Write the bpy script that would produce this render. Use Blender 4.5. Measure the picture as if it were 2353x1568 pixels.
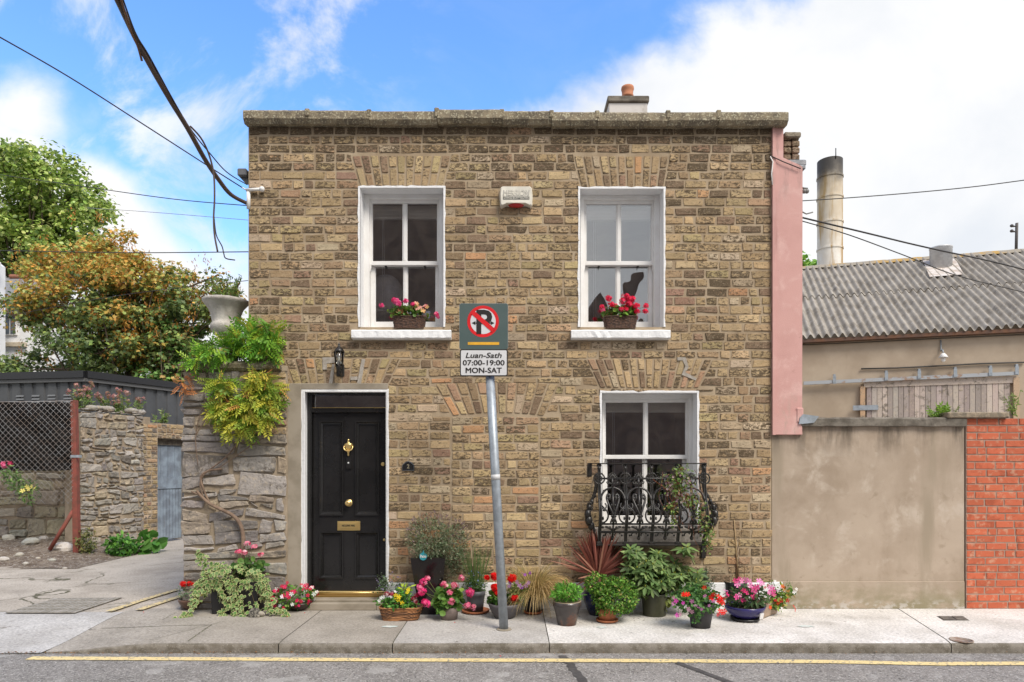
import bpy, math, random
import numpy as np
from mathutils import noise as mn, Vector
R = math.radians
scene = bpy.context.scene
for o in list(bpy.data.objects): bpy.data.objects.remove(o)
# ---------------------------------------------------------------- camera
D = 7.2; SC = 210.0; CH = 1.567; HV = 1070.0; CU = 1176.5; FP = D * SC   # survey numbers: facade distance, px per metre on it, eye height
cam = bpy.data.cameras.new('camera'); camo = bpy.data.objects.new('camera', cam); scene.collection.objects.link(camo)
camo.location = (0, -D, CH); camo.rotation_euler = (R(90), 0, 0)
cam.sensor_width = 36; cam.lens = FP / 2353 * 36; cam.shift_y = (HV - 784) / 2353
cam.clip_start = 0.1; cam.clip_end = 2000
scene.camera = camo
# ---------------------------------------------------------------- sky
SUN_EL, SUN_AZ = 50, 142      # azimuth measured from +y towards +x: behind the photographer, slightly to the right
world = bpy.data.worlds.new('World'); scene.world = world; world.use_nodes = True
nt = world.node_tree; nt.nodes.clear()
def N(t, typ, **kw):
    n = t.nodes.new(typ)
    for k, v in kw.items(): setattr(n, k, v)
    return n
def setin(n, **kw):
    for k, v in kw.items(): n.inputs[k].default_value = v
def math_(t, op, a, b=None, c=None, clamp=False):
    n = N(t, 'ShaderNodeMath', operation=op); n.use_clamp = clamp
    for i, q in enumerate((a, b, c)):
        if q is None: continue
        if isinstance(q, (int, float)): n.inputs[i].default_value = q
        else: t.links.new(q, n.inputs[i])
    return n.outputs[0]
def build_sky():
    t = nt; L = t.links
    out = N(t, 'ShaderNodeOutputWorld'); bg = N(t, 'ShaderNodeBackground')
    bg.inputs['Strength'].default_value = 0.13
    sky = N(t, 'ShaderNodeTexSky', sky_type='NISHITA'); sky.sun_disc = False
    sky.sun_elevation = R(SUN_EL); sky.sun_rotation = R(SUN_AZ); sky.ozone_density = 3.0; sky.dust_density = .3; sky.air_density = 1.0
    hs = N(t, 'ShaderNodeHueSaturation'); setin(hs, Saturation=1.18, Value=1.85, Hue=0.504)
    L.new(sky.outputs[0], hs.inputs['Color'])
    tc = N(t, 'ShaderNodeTexCoord'); sp = N(t, 'ShaderNodeSeparateXYZ'); L.new(tc.outputs['Generated'], sp.inputs[0])
    y = math_(t, 'MAXIMUM', math_(t, 'ABSOLUTE', sp.outputs[1]), .15)
    a = math_(t, 'DIVIDE', sp.outputs[0], y); b = math_(t, 'DIVIDE', sp.outputs[2], y)
    cb = N(t, 'ShaderNodeCombineXYZ'); L.new(a, cb.inputs[0]); L.new(b, cb.inputs[1])
    mp = N(t, 'ShaderNodeMapping'); mp.inputs['Location'].default_value = (3.1, 1.7, 0); L.new(cb.outputs[0], mp.inputs[0])
    def noise(scale, detail, rough, dist=0.0):
        n = N(t, 'ShaderNodeTexNoise'); setin(n, Scale=scale, Detail=detail, Roughness=rough, Distortion=dist)
        L.new(mp.outputs[0], n.inputs['Vector']); return n.outputs[0]
    n1 = math_(t, 'SUBTRACT', noise(3.2, 8, .55, .2), .5); n2 = math_(t, 'SUBTRACT', noise(9, 6, .6, .3), .5)
    nn = math_(t, 'ADD', math_(t, 'MULTIPLY', n1, .62), math_(t, 'MULTIPLY', n2, .20))
    # great cloud bank to the right
    f = math_(t, 'SUBTRACT', math_(t, 'ADD', a, .0), math_(t, 'MULTIPLY', math_(t, 'SUBTRACT', b, .54), 1.9))
    f1 = math_(t, 'ADD', f, nn)
    # low bank behind the trees on the left
    g = math_(t, 'SUBTRACT', math_(t, 'SUBTRACT', .485, math_(t, 'MULTIPLY', math_(t, 'ADD', a, .646), .62)), b)
    f2 = math_(t, 'ADD', math_(t, 'MULTIPLY', g, 1.6), math_(t, 'MULTIPLY', nn, .55))
    # wisps
    n3 = noise(4.1, 10, .62, .5)
    mr3 = N(t, 'ShaderNodeMapRange', interpolation_type='SMOOTHSTEP'); setin(mr3, **{'From Min': .45, 'From Max': .66, 'To Max': .80}); L.new(n3, mr3.inputs[0])
    left = N(t, 'ShaderNodeMapRange', interpolation_type='SMOOTHSTEP'); setin(left, **{'From Min': -.08, 'From Max': -.28}); L.new(a, left.inputs[0])
    wis = math_(t, 'MULTIPLY', mr3.outputs[0], math_(t, 'ADD', math_(t, 'MULTIPLY', left.outputs[0], .95), .05))
    def ss(v, lo, hi):
        m = N(t, 'ShaderNodeMapRange', interpolation_type='SMOOTHSTEP'); setin(m, **{'From Min': lo, 'From Max': hi}); L.new(v, m.inputs[0]); return m.outputs[0]
    m = math_(t, 'MAXIMUM', math_(t, 'MAXIMUM', ss(f1, -.05, .12), ss(f2, -.03, .10)), wis)
    # small puff high on the left
    d1 = math_(t, 'ADD', math_(t, 'POWER', math_(t, 'ABSOLUTE', math_(t, 'ADD', a, .75)), 2), math_(t, 'MULTIPLY', math_(t, 'POWER', math_(t, 'ABSOLUTE', math_(t, 'SUBTRACT', b, .53)), 2), 2.4))
    f4 = math_(t, 'ADD', math_(t, 'SUBTRACT', .10, math_(t, 'SQRT', d1)), math_(t, 'MULTIPLY', nn, .5))
    m = math_(t, 'MAXIMUM', m, ss(f4, -.04, .10))
    # unseen cloud cover added behind the photographer to warm and brighten the light
    m = math_(t, 'MAXIMUM', m, math_(t, 'MULTIPLY', ss(math_(t, 'ADD', math_(t, 'MULTIPLY', sp.outputs[1], -1.), n1), -.12, .2), .85))
    cr = N(t, 'ShaderNodeValToRGB'); cr.color_ramp.elements[0].position = .35; cr.color_ramp.elements[1].position = .62
    cr.color_ramp.elements[0].color = (4.35, 4.55, 4.85, 1); cr.color_ramp.elements[1].color = (5.6, 5.55, 5.5, 1)
    L.new(noise(2.3, 6, .55, .3), cr.inputs[0])
    mx = N(t, 'ShaderNodeMix', data_type='RGBA'); L.new(m, mx.inputs[0]); L.new(hs.outputs[0], mx.inputs[6]); L.new(cr.outputs[0], mx.inputs[7])
    L.new(mx.outputs[2], bg.inputs[0]); L.new(bg.outputs[0], out.inputs[0])
build_sky()
sun = bpy.data.lights.new('sun', 'SUN'); sun.energy = 2.5; sun.angle = R(24); sun.color = (1, .93, .83)
suno = bpy.data.objects.new('sun', sun); scene.collection.objects.link(suno)
_d = Vector((math.sin(R(SUN_AZ)) * math.cos(R(SUN_EL)), math.cos(R(SUN_AZ)) * math.cos(R(SUN_EL)), math.sin(R(SUN_EL))))
suno.rotation_euler = _d.to_track_quat('Z', 'Y').to_euler(); suno.location = _d * 40
scene.view_settings.view_transform = 'Standard'; scene.view_settings.look = 'None'; scene.view_settings.exposure = 0.58; scene.view_settings.gamma = 1
scene.render.engine = 'CYCLES'
# ---------------------------------------------------------------- helpers
rng = np.random.default_rng(7); rnd = random.Random(11)
def X(u, y=0.0): return (u - CU) * (D + y) / FP
def Z(v, y=0.0): return CH + (HV - v) * (D + y) / FP
def P(u, v, y=0.0): return np.array((X(u, y), y, Z(v, y)))
def yg(v, z=0.0): return FP * (CH - z) / (v - HV) - D       # depth of a ground point seen at row v
def G(u, v, z=0.0): y = yg(v, z); return np.array((X(u, y), y, z))

class Geo:
    """collects polygons with a material slot and a colour per vertex; becomes ONE mesh"""
    def __init__(s): s.V = []; s.C = []; s.F = []; s.n = 0
    def add(s, v, f, m=0, c=(1, 1, 1), smooth=False):
        v = np.asarray(v, float).reshape(-1, 3)
        c = np.asarray(c, float)
        if c.ndim == 1:
            if len(c) == 3: c = np.append(c, 0)
            c = np.tile(c, (len(v), 1))
        elif c.shape[1] == 3: c = np.hstack([c, np.zeros((len(c), 1))])
        s.V.append(v); s.C.append(c)
        if isinstance(f, np.ndarray): s.F.append((f + s.n, m, smooth))
        else:
            by = {}
            for q in f: by.setdefault(len(q), []).append(q)
            for q in by.values(): s.F.append((np.array(q, int) + s.n, m, smooth))
        s.n += len(v); return s
    def box(s, x0, x1, y0, y1, z0, z1, m=0, b=0.0, c=(1, 1, 1)):
        x0, x1 = sorted((x0, x1)); y0, y1 = sorted((y0, y1)); z0, z1 = sorted((z0, z1))
        b = min(b, (x1 - x0) * .45, (y1 - y0) * .45, (z1 - z0) * .45)
        if b <= 0:
            v = [(x, y, z) for x in (x0, x1) for y in (y0, y1) for z in (z0, z1)]
            return s.add(v, [(0, 1, 3, 2), (4, 6, 7, 5), (0, 4, 5, 1), (2, 3, 7, 6), (0, 2, 6, 4), (1, 5, 7, 3)], m, c)
        v = []; idx = {}
        lo = (x0, y0, z0); hi = (x1, y1, z1)
        for i in range(8):
            sg = (i >> 2 & 1, i >> 1 & 1, i & 1)
            for ax in range(3):
                p = []
                for k in range(3):
                    e = hi[k] if sg[k] else lo[k]
                    p.append(e if k == ax else e + (-b if sg[k] else b))
                idx[(sg, ax)] = len(v); v.append(p)
        f = []
        for ax in range(3):
            o = [k for k in range(3) if k != ax]
            for sd in (0, 1):
                q = []
                for (p, r) in ((0, 0), (1, 0), (1, 1), (0, 1)):
                    sg = [0, 0, 0]; sg[ax] = sd; sg[o[0]] = p; sg[o[1]] = r; q.append(idx[(tuple(sg), ax)])
                f.append(q)
            for p in (0, 1):
                for r in (0, 1):
                    s0 = [0, 0, 0]; s1 = [0, 0, 0]; s0[o[0]] = s1[o[0]] = p; s0[o[1]] = s1[o[1]] = r; s1[ax] = 1
                    f.append([idx[(tuple(s0), o[0])], idx[(tuple(s1), o[0])], idx[(tuple(s1), o[1])], idx[(tuple(s0), o[1])]])
        for i in range(8):
            sg = (i >> 2 & 1, i >> 1 & 1, i & 1); f.append([idx[(sg, a)] for a in range(3)])
        return s.add(v, f, m, c)
    def hexa(s, p, m=0, c=(1, 1, 1)):   # 8 corners: bottom ring 4, top ring 4
        return s.add(p, [(3, 2, 1, 0), (4, 5, 6, 7), (0, 1, 5, 4), (1, 2, 6, 5), (2, 3, 7, 6), (3, 0, 4, 7)], m, c)
    def prism(s, pts, y0, y1, m=0, c=(1, 1, 1)):   # polygon in xz, extruded in y
        n = len(pts); v = [(p[0], y0, p[1]) for p in pts] + [(p[0], y1, p[1]) for p in pts]
        f = [list(range(n)), list(range(2 * n - 1, n - 1, -1))] + [[i, (i + 1) % n + 0, (i + 1) % n + n, i + n] for i in range(n)]
        return s.add(v, f, m, c)
    def tube(s, pts, r, n=6, m=0, c=(1, 1, 1), closed=False):
        pts = np.asarray(pts, float); k = len(pts); r = np.broadcast_to(np.asarray(r, float), (k,))
        tg = np.gradient(pts, axis=0)
        if closed: tg = np.roll(pts, -1, 0) - np.roll(pts, 1, 0)
        tg /= np.linalg.norm(tg, axis=1)[:, None] + 1e-9
        a = np.array((0, 0, 1.)) if abs(tg[0][2]) < .9 else np.array((1., 0, 0))
        ang = np.arange(n) * 2 * math.pi / n; V = []
        for i in range(k):
            a = a - tg[i] * a.dot(tg[i]); a /= np.linalg.norm(a) + 1e-9; b = np.cross(tg[i], a)
            V.append(pts[i] + r[i] * (np.cos(ang)[:, None] * a + np.sin(ang)[:, None] * b))
        f = []; kk = k if closed else k - 1
        for i in range(kk):
            j = (i + 1) % k
            for q in range(n): f.append((i * n + q, i * n + (q + 1) % n, j * n + (q + 1) % n, j * n + q))
        fs = f if closed else f + [list(range(n))[::-1], list(range((k - 1) * n, k * n))]
        return s.add(np.vstack(V), fs, m, c, True)
    def lathe(s, prof, n=24, at=(0, 0, 0), m=0, c=(1, 1, 1), jag=0, sx=1, sy=1):
        k = len(prof); ang = np.arange(n) * 2 * math.pi / n; V = []
        for (r, z) in prof:
            for a in ang: V.append((at[0] + r * math.cos(a) * sx, at[1] + r * math.sin(a) * sy, at[2] + z))
        f = []
        for i in range(k - 1):
            for q in range(n): f.append((i * n + q, i * n + (q + 1) % n, (i + 1) * n + (q + 1) % n, (i + 1) * n + q))
        if prof[0][0] > 1e-4: f.append(list(range(n))[::-1])
        if prof[-1][0] > 1e-4: f.append(list(range((k - 1) * n, k * n)))
        return s.add(V, f, m, c, True)
    def ball(s, at, r, m=0, c=(1, 1, 1), n=10, k=6, sq=(1, 1, 1)):
        prof = [(math.sin(math.pi * i / k), -math.cos(math.pi * i / k)) for i in range(k + 1)]
        V = []
        for (a, b) in prof:
            for q in range(n):
                t = 2 * math.pi * q / n; V.append((at[0] + r * sq[0] * a * math.cos(t), at[1] + r * sq[1] * a * math.sin(t), at[2] + r * sq[2] * b))
        f = [(i * n + q, i * n + (q + 1) % n, (i + 1) * n + (q + 1) % n, (i + 1) * n + q) for i in range(k) for q in range(n)]
        return s.add(V, f, m, c, True)
    def text(s, txt, size, at, m=0, shear=0.0, offset=0.0, c=(1, 1, 1), width=None, bold=0.0):
        cu = bpy.data.curves.new('t', 'FONT'); cu.body = txt; cu.size = size; cu.align_x = 'CENTER'; cu.align_y = 'CENTER'
        cu.shear = shear; cu.offset = offset; cu.extrude = .0015; cu.resolution_u = 3
        ob = bpy.data.objects.new('t', cu); scene.collection.objects.link(ob); bpy.context.view_layer.update()
        me = bpy.data.meshes.new_from_object(ob)
        v = np.array([tuple(q.co) for q in me.vertices])
        if width: v[:, 0] *= width / (v[:, 0].max() - v[:, 0].min())
        v[:, 0] -= (v[:, 0].max() + v[:, 0].min()) / 2; v[:, 1] -= (v[:, 1].max() + v[:, 1].min()) / 2
        w = np.stack([v[:, 0] + at[0], -v[:, 2] + at[1], v[:, 1] + at[2]], 1)
        for kk in ((0,) if not bold else (-1, 0, 1)): s.add(w + np.array((kk * bold, -.00015 * (kk + 1), abs(kk) * bold * .4)), [tuple(p.vertices) for p in me.polygons], m, c)
        bpy.data.objects.remove(ob); bpy.data.curves.remove(cu); bpy.data.meshes.remove(me); return s

OFF = {}
def link(o): scene.collection.objects.link(o)
def thing(name, label, cat, loc=(0, 0, 0), group=None):
    o = bpy.data.objects.new(name, None); link(o); o.location = loc; o.empty_display_size = .1
    o['label'] = label; o['category'] = cat
    if group: o['group'] = group
    OFF[o.name] = np.array(loc, float); return o
def part(name, g, mats, parent=None, label=None):
    """one mesh object; geometry is given in world coordinates"""
    me = bpy.data.meshes.new(name)
    V = np.vstack(g.V); C = np.vstack(g.C)
    off = OFF[parent.name] if parent is not None else np.zeros(3)
    V = V - off
    me.vertices.add(len(V)); me.vertices.foreach_set('co', V.astype(np.float32).ravel())
    li = []; ls = []; mi = []; sm = []; st = 0
    for (f, m, smo) in g.F:
        k = f.shape[1]; li.append(f.ravel()); ls.append(st + np.arange(len(f)) * k); st += f.size
        mi.append(np.full(len(f), m)); sm.append(np.full(len(f), smo))
    li = np.concatenate(li); ls = np.concatenate(ls)
    me.loops.add(len(li)); me.loops.foreach_set('vertex_index', li.astype(np.int32))
    me.polygons.add(len(ls)); me.polygons.foreach_set('loop_start', ls.astype(np.int32))
    me.polygons.foreach_set('material_index', np.concatenate(mi).astype(np.int32))
    me.polygons.foreach_set('use_smooth', np.concatenate(sm))
    me.update(calc_edges=True)
    at = me.attributes.new('Col', 'FLOAT_COLOR', 'POINT'); at.data.foreach_set('color', C.astype(np.float32).ravel())
    me.validate()
    if not isinstance(mats, (list, tuple)): mats = [mats]
    for m in mats: me.materials.append(m)
    o = bpy.data.objects.new(name, me); link(o)
    if parent is not None: o.parent = parent; OFF[o.name] = off
    else: OFF[o.name] = np.zeros(3)
    if label: o['label'] = label
    return o
def tag(o, label, cat, group=None, kind=None):
    if label: o['label'] = label
    if cat: o['category'] = cat
    if group: o['group'] = group
    if kind: o['kind'] = kind
    return o
def struct(name, g, mats): o = part(name, g, mats); o['kind'] = 'structure'; return o
def dup(root, loc, label, group=None):
    r = root.copy(); link(r); r.location = loc; r['label'] = label
    if group: r['group'] = group
    for ch in root.children:
        c = ch.copy(); link(c); c.parent = r
        for gch in ch.children:
            d = gch.copy(); link(d); d.parent = c
    return r
# ---------------------------------------------------------------- materials
def M(name, col=(.5, .5, .5), rough=.7, col2=None, vs=6, vd=6, lo=.35, hi=.65, bump=0, bs=60, metal=0, attr=False, spec=.5, speck=None, trans=0, streak=None, coat=0, coords='Object', soot=None, bd=.01, blot=None, aniso=0):
    m = bpy.data.materials.new(name); m.use_nodes = True; t = m.node_tree; L = t.links; p = t.nodes['Principled BSDF']; outn = t.nodes['Material Output']
    tc = N(t, 'ShaderNodeTexCoord'); vec = tc.outputs[coords]
    def noise(scale, d=6, r=.6, v=None, dist=0):
        n = N(t, 'ShaderNodeTexNoise'); setin(n, Scale=scale, Detail=d, Roughness=r, Distortion=dist); L.new(v or vec, n.inputs['Vector']); return n.outputs[0]
    if aniso:
        mpa = N(t, 'ShaderNodeMapping'); mpa.inputs['Scale'].default_value = (1, 1, aniso); L.new(vec, mpa.inputs[0]); vec = mpa.outputs[0]
    def mapr(x, a, b, c=0., d=1.):
        n = N(t, 'ShaderNodeMapRange', interpolation_type='SMOOTHSTEP'); setin(n, **{'From Min': a, 'From Max': b, 'To Min': c, 'To Max': d}); L.new(x, n.inputs[0]); return n.outputs[0]
    def mix(f, a, b, mode='MIX'):
        n = N(t, 'ShaderNodeMix', data_type='RGBA', blend_type=mode)
        for i, q in ((0, f), (6, a), (7, b)):
            if isinstance(q, (int, float)): n.inputs[i].default_value = q
            elif isinstance(q, tuple): n.inputs[i].default_value = (*q, 1)
            else: L.new(q, n.inputs[i])
        return n.outputs[2]
    if attr:
        an = N(t, 'ShaderNodeAttribute', attribute_name='Col'); base = an.outputs['Color']
        if col != (.5, .5, .5): base = mix(1.0, base, col, 'MULTIPLY')
    else: base = col
    if col2 is not None: base = mix(mapr(noise(vs, vd), lo, hi), base, col2)
    if soot:      # per-brick sooty mottling: amount in the attribute's alpha
        f = math_(t, 'ADD', noise(soot[1], 7, .68, None, .6), math_(t, 'MULTIPLY', math_(t, 'SUBTRACT', an.outputs['Alpha'], .5), .32))
        base = mix(mapr(f, .47, .60), base, soot[0]); base = mix(mapr(noise(soot[1] * 2.4, 4, .6), .52, .70, 0, .40), base, (.60, .49, .34)); base = mix(mapr(noise(soot[1] * 3.1, 3, .6, None, 1.), .44, .30, 0, .55), base, soot[0])
    if blot:
        for (bc, bsc, blo, bhi) in blot: base = mix(mapr(noise(bsc, 7, .62, None, .4), blo, bhi), base, bc)
    if streak:    # vertical run marks: (colour, horizontal scale, lo, hi)
        mp = N(t, 'ShaderNodeMapping'); mp.inputs['Scale'].default_value = (streak[1], streak[1], streak[1] * .12); L.new(vec, mp.inputs[0])
        base = mix(mapr(noise(1, 6, .6, mp.outputs[0]), streak[2], streak[3]), base, streak[0])
    if speck: base = mix(mapr(noise(speck[1], 2, .5), speck[2], speck[2] + .06), base, speck[0])
    if isinstance(base, tuple): p.inputs['Base Color'].default_value = (*base, 1)
    else: L.new(base, p.inputs['Base Color'])
    setin(p, Roughness=rough, Metallic=metal); p.inputs['Specular IOR Level'].default_value = spec
    if coat: p.inputs['Coat Weight'].default_value = coat; p.inputs['Coat Roughness'].default_value = .1
    if bump:
        b = N(t, 'ShaderNodeBump'); setin(b, Strength=bump, Distance=bd); L.new(noise(bs, 8, .65), b.inputs['Height']); L.new(b.outputs[0], p.inputs['Normal'])
    if trans:
        tr = N(t, 'ShaderNodeBsdfTranslucent'); mxs = N(t, 'ShaderNodeMixShader'); mxs.inputs[0].default_value = trans
        if isinstance(base, tuple): tr.inputs[0].default_value = (*base, 1)
        else: L.new(base, tr.inputs[0])
        L.new(p.outputs[0], mxs.inputs[1]); L.new(tr.outputs[0], mxs.inputs[2]); L.new(mxs.outputs[0], outn.inputs[0])
    m['_'] = 0
    return m
def glass_mat(name, tint=(1, 1, 1), refl=.10, rough=.0, wav=.15):
    m = bpy.data.materials.new(name); m.use_nodes = True; t = m.node_tree; L = t.links; t.nodes.clear()
    o = N(t, 'ShaderNodeOutputMaterial'); tr = N(t, 'ShaderNodeBsdfTransparent'); gl = N(t, 'ShaderNodeBsdfGlossy'); gl.inputs['Roughness'].default_value = rough
    tr.inputs[0].default_value = (*tint, 1); fr = N(t, 'ShaderNodeFresnel'); fr.inputs[0].default_value = 1.5
    f = math_(t, 'ADD', math_(t, 'MULTIPLY', fr.outputs[0], 1.6), refl, clamp=True)
    tc = N(t, 'ShaderNodeTexCoord'); ns = N(t, 'ShaderNodeTexNoise'); setin(ns, Scale=2.5, Detail=1); L.new(tc.outputs['Object'], ns.inputs[0])
    b = N(t, 'ShaderNodeBump'); setin(b, Strength=wav, Distance=.02); L.new(ns.outputs[0], b.inputs['Height']); L.new(b.outputs[0], gl.inputs['Normal'])
    mx = N(t, 'ShaderNodeMixShader'); L.new(f, mx.inputs[0]); L.new(tr.outputs[0], mx.inputs[1]); L.new(gl.outputs[0], mx.inputs[2]); L.new(mx.outputs[0], o.inputs[0])
    return m
m_brick = M('stock_brick', rough=.9, attr=True, bump=.7, bs=70, soot=((.105, .075, .045), 27), aniso=1.9, spec=.25, col2=None)
m_mortar = M('mortar', (.43, .34, .235), .95, (.33, .25, .165), vs=3.5, bump=.6, bs=90, spec=.2)
m_stone = M('limestone_rubble', rough=.9, attr=True, bump=.9, bs=28, soot=((.16, .14, .12), 9), spec=.25, bd=.02)
m_lime = M('lime_mortar', (.42, .34, .25), .95, (.30, .24, .17), vs=5, bump=.6, bs=60, spec=.2)
m_cornice = M('lichened_granite', (.30, .25, .17), .95, (.16, .135, .10), vs=9, bump=1, bs=45, speck=((.46, .42, .30), 55, .56), spec=.2)
m_white = M('white_gloss_paint', (.80, .79, .77), .4, (.74, .72, .69), vs=5, bump=.05, bs=20)
m_whitewall = M('white_masonry_paint', (.82, .82, .82), .85, (.66, .65, .63), vs=14, lo=.55, hi=.8, bump=.8, bs=40)
m_render = M('cement_render', (.45, .365, .285), .95, (.36, .285, .215), vs=1.6, lo=.35, hi=.7, bump=.35, bs=130, blot=(((.32, .25, .185), 1.15, .50, .68), ((.51, .43, .35), 2.6, .52, .70), ((.34, .27, .20), 7, .56, .72)), streak=((.33, .27, .20), 2.6, .55, .72), spec=.2)
m_capconc = M('old_concrete', (.23, .205, .17), .95, (.12, .105, .085), vs=7, bump=.8, bs=60, spec=.2)
m_cement = M('grey_cement', (.34, .295, .235), .95, (.25, .215, .165), vs=4, bump=.4, bs=80, spec=.2)
m_pink = M('pink_masonry_paint', (.60, .345, .31), .85, (.50, .27, .24), vs=2.5, lo=.4, hi=.9, bump=.3, bs=110, blot=(((.66, .42, .38), 4, .5, .7), ((.40, .22, .19), 9, .64, .8)), streak=((.42, .23, .21), 5, .58, .78), spec=.3)
m_redbrick = M('red_pressed_brick', rough=.75, attr=True, bump=.3, bs=90, soot=((.36, .085, .04), 6), spec=.3)
m_redmortar = M('grey_mortar', (.37, .27, .215), .95, (.30, .2, .15), vs=9, bump=.3, bs=90)
m_black = M('black_gloss_paint', (.012, .0115, .0115), .2, (.018, .017, .017), vs=3, bump=.03, bs=25)
m_iron = M('black_iron_paint', (.014, .013, .012), .34, (.03, .026, .022), vs=20, bump=.15, bs=80)
m_brass = M('brass', (.90, .66, .28), .38, metal=1, bump=.05, bs=30)
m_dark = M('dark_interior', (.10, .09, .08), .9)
m_glass = glass_mat('window_glass', refl=.17, wav=.2)
m_galv = M('galvanised_steel', (.36, .40, .44), .45, (.27, .30, .33), vs=14, metal=.35, bump=.05, bs=60, streak=((.26, .28, .30), 9, .55, .8))
m_leaf = M('leaf', rough=.5, attr=True, trans=.32, spec=.35)
m_petal = M('petal', rough=.6, attr=True, trans=.25, spec=.2)
m_bark = M('bark', (.16, .12, .085), .9, (.09, .065, .045), vs=20, bump=.8, bs=40)
m_soil = M('soil', (.035, .025, .018), 1, (.09, .06, .04), vs=30, bump=1, bs=60)
def zstain(m, lo, hi, col, sx, sz, nlo, nhi):
    # dirt that starts at one height and runs along the wall: drips under a coping, splash marks at the foot
    t = m.node_tree; L = t.links; p = t.nodes['Principled BSDF']; src = p.inputs['Base Color'].links[0].from_socket
    tc = N(t, 'ShaderNodeTexCoord'); sp = N(t, 'ShaderNodeSeparateXYZ'); L.new(tc.outputs['Object'], sp.inputs[0]); mp = N(t, 'ShaderNodeMapping'); mp.inputs['Scale'].default_value = (sx, sx, sz); L.new(tc.outputs['Object'], mp.inputs[0])
    ns = N(t, 'ShaderNodeTexNoise'); setin(ns, Scale=1, Detail=6, Roughness=.65); L.new(mp.outputs[0], ns.inputs[0])
    r = N(t, 'ShaderNodeMapRange', interpolation_type='SMOOTHSTEP'); setin(r, **{'From Min': lo, 'From Max': hi}); L.new(sp.outputs[2], r.inputs[0])
    q = N(t, 'ShaderNodeMapRange', interpolation_type='SMOOTHSTEP'); setin(q, **{'From Min': nlo, 'From Max': nhi}); L.new(ns.outputs[0], q.inputs[0])
    mx = N(t, 'ShaderNodeMix', data_type='RGBA'); L.new(math_(t, 'MULTIPLY', r.outputs[0], q.outputs[0]), mx.inputs[0]); L.new(src, mx.inputs[6]); mx.inputs[7].default_value = (*col, 1); L.new(mx.outputs[2], p.inputs['Base Color'])
zstain(m_render, 1.55, 2.0, (.15, .12, .09), 3.5, .7, .42, .62)
zstain(m_render, .42, .0, (.27, .235, .15), 3, 5, .35, .6)
zstain(m_render, .14, .0, (.50, .46, .41), 9, 14, .48, .6)
zstain(m_pink, 4.3, 4.9, (.30, .20, .18), 8, 1.6, .46, .66)
zstain(m_pink, 2.6, 1.9, (.48, .33, .28), 7, 3, .52, .66)
def paint(name, c, rough=.5, **k): return M(name, c, rough, tuple(q * .8 for q in c), vs=8, bump=k.pop('bump', .05), bs=40, **k)
# ---------------------------------------------------------------- masonry generators
def tpar(n, w, e):
    e = min(.3, e / max(w, .01)); return [0] + [e + (1 - 2 * e) * i / (n - 2) for i in range(n - 1)] + [1]
def block(g, quad, mapf, depth, nx, nz, rough, col, m=0, jit=.003, rc=.3, alpha=0., smooth=True, eps=None):
    """one brick or stone face: quad = 4 (s,z) corners ccw; border sinks into the mortar, interior stands proud"""
    q = [(s + rnd.gauss(0, jit), z + rnd.gauss(0, jit)) for s, z in quad]
    sd = rnd.random() * 100; V = []
    cx = sum(p[0] for p in q) / 4; cz = sum(p[1] for p in q) / 4; eps = eps or depth * .55 + .002
    TX = tpar(nx, abs(q[1][0] - q[0][0]), eps); TZ = tpar(nz, abs(q[3][1] - q[0][1]), eps)
    for j in range(nz + 1):
        b = TZ[j]
        for i in range(nx + 1):
            a = TX[i]
            s_ = (q[0][0] * (1 - a) + q[1][0] * a) * (1 - b) + (q[3][0] * (1 - a) + q[2][0] * a) * b
            z_ = (q[0][1] * (1 - a) + q[1][1] * a) * (1 - b) + (q[3][1] * (1 - a) + q[2][1] * a) * b
            edge = i in (0, nx) or j in (0, nz); corner = i in (0, nx) and j in (0, nz)
            w = mn.noise((s_ * 14 + sd, z_ * 14, sd)); w2 = mn.noise((s_ * 14, z_ * 14 + sd, sd + 9))
            if corner: s_ += (cx - s_) * rc * .25; z_ += (cz - z_) * rc * .5
            s_ += w * rough * 1.2; z_ += w2 * rough * .8
            d = -.006 if edge else depth + w * rough
            V.append(mapf(s_, z_, d))
    f = [(j * (nx + 1) + i, j * (nx + 1) + i + 1, (j + 1) * (nx + 1) + i + 1, (j + 1) * (nx + 1) + i) for j in range(nz) for i in range(nx)]
    g.add(V, f, m, (*col, alpha), False)
def vary(c, a=.12):
    k = 1 + rnd.gauss(0, a); return tuple(max(.01, q * k * (1 + rnd.gauss(0, a * .12))) for q in c)
STOCK = [((.42, .30, .165), 6), ((.48, .355, .20), 4.5), ((.36, .25, .145), 3.5), ((.42, .27, .165), 1.2), ((.48, .375, .255), 1.8), ((.42, .325, .165), 1.1), ((.23, .155, .10), 2.4), ((.52, .29, .15), .35), ((.33, .20, .135), .8)]
def stock_col(z=3, top=5.27):
    c = rnd.choices([a for a, _ in STOCK], [b for _, b in STOCK])[0]
    al = rnd.gauss(.46, .12)
    if z > top - .45: al += .22
    if z > top - .10: al += .35
    if rnd.random() < .06: al += .35
    return vary(c), min(1, max(0, al))
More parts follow.
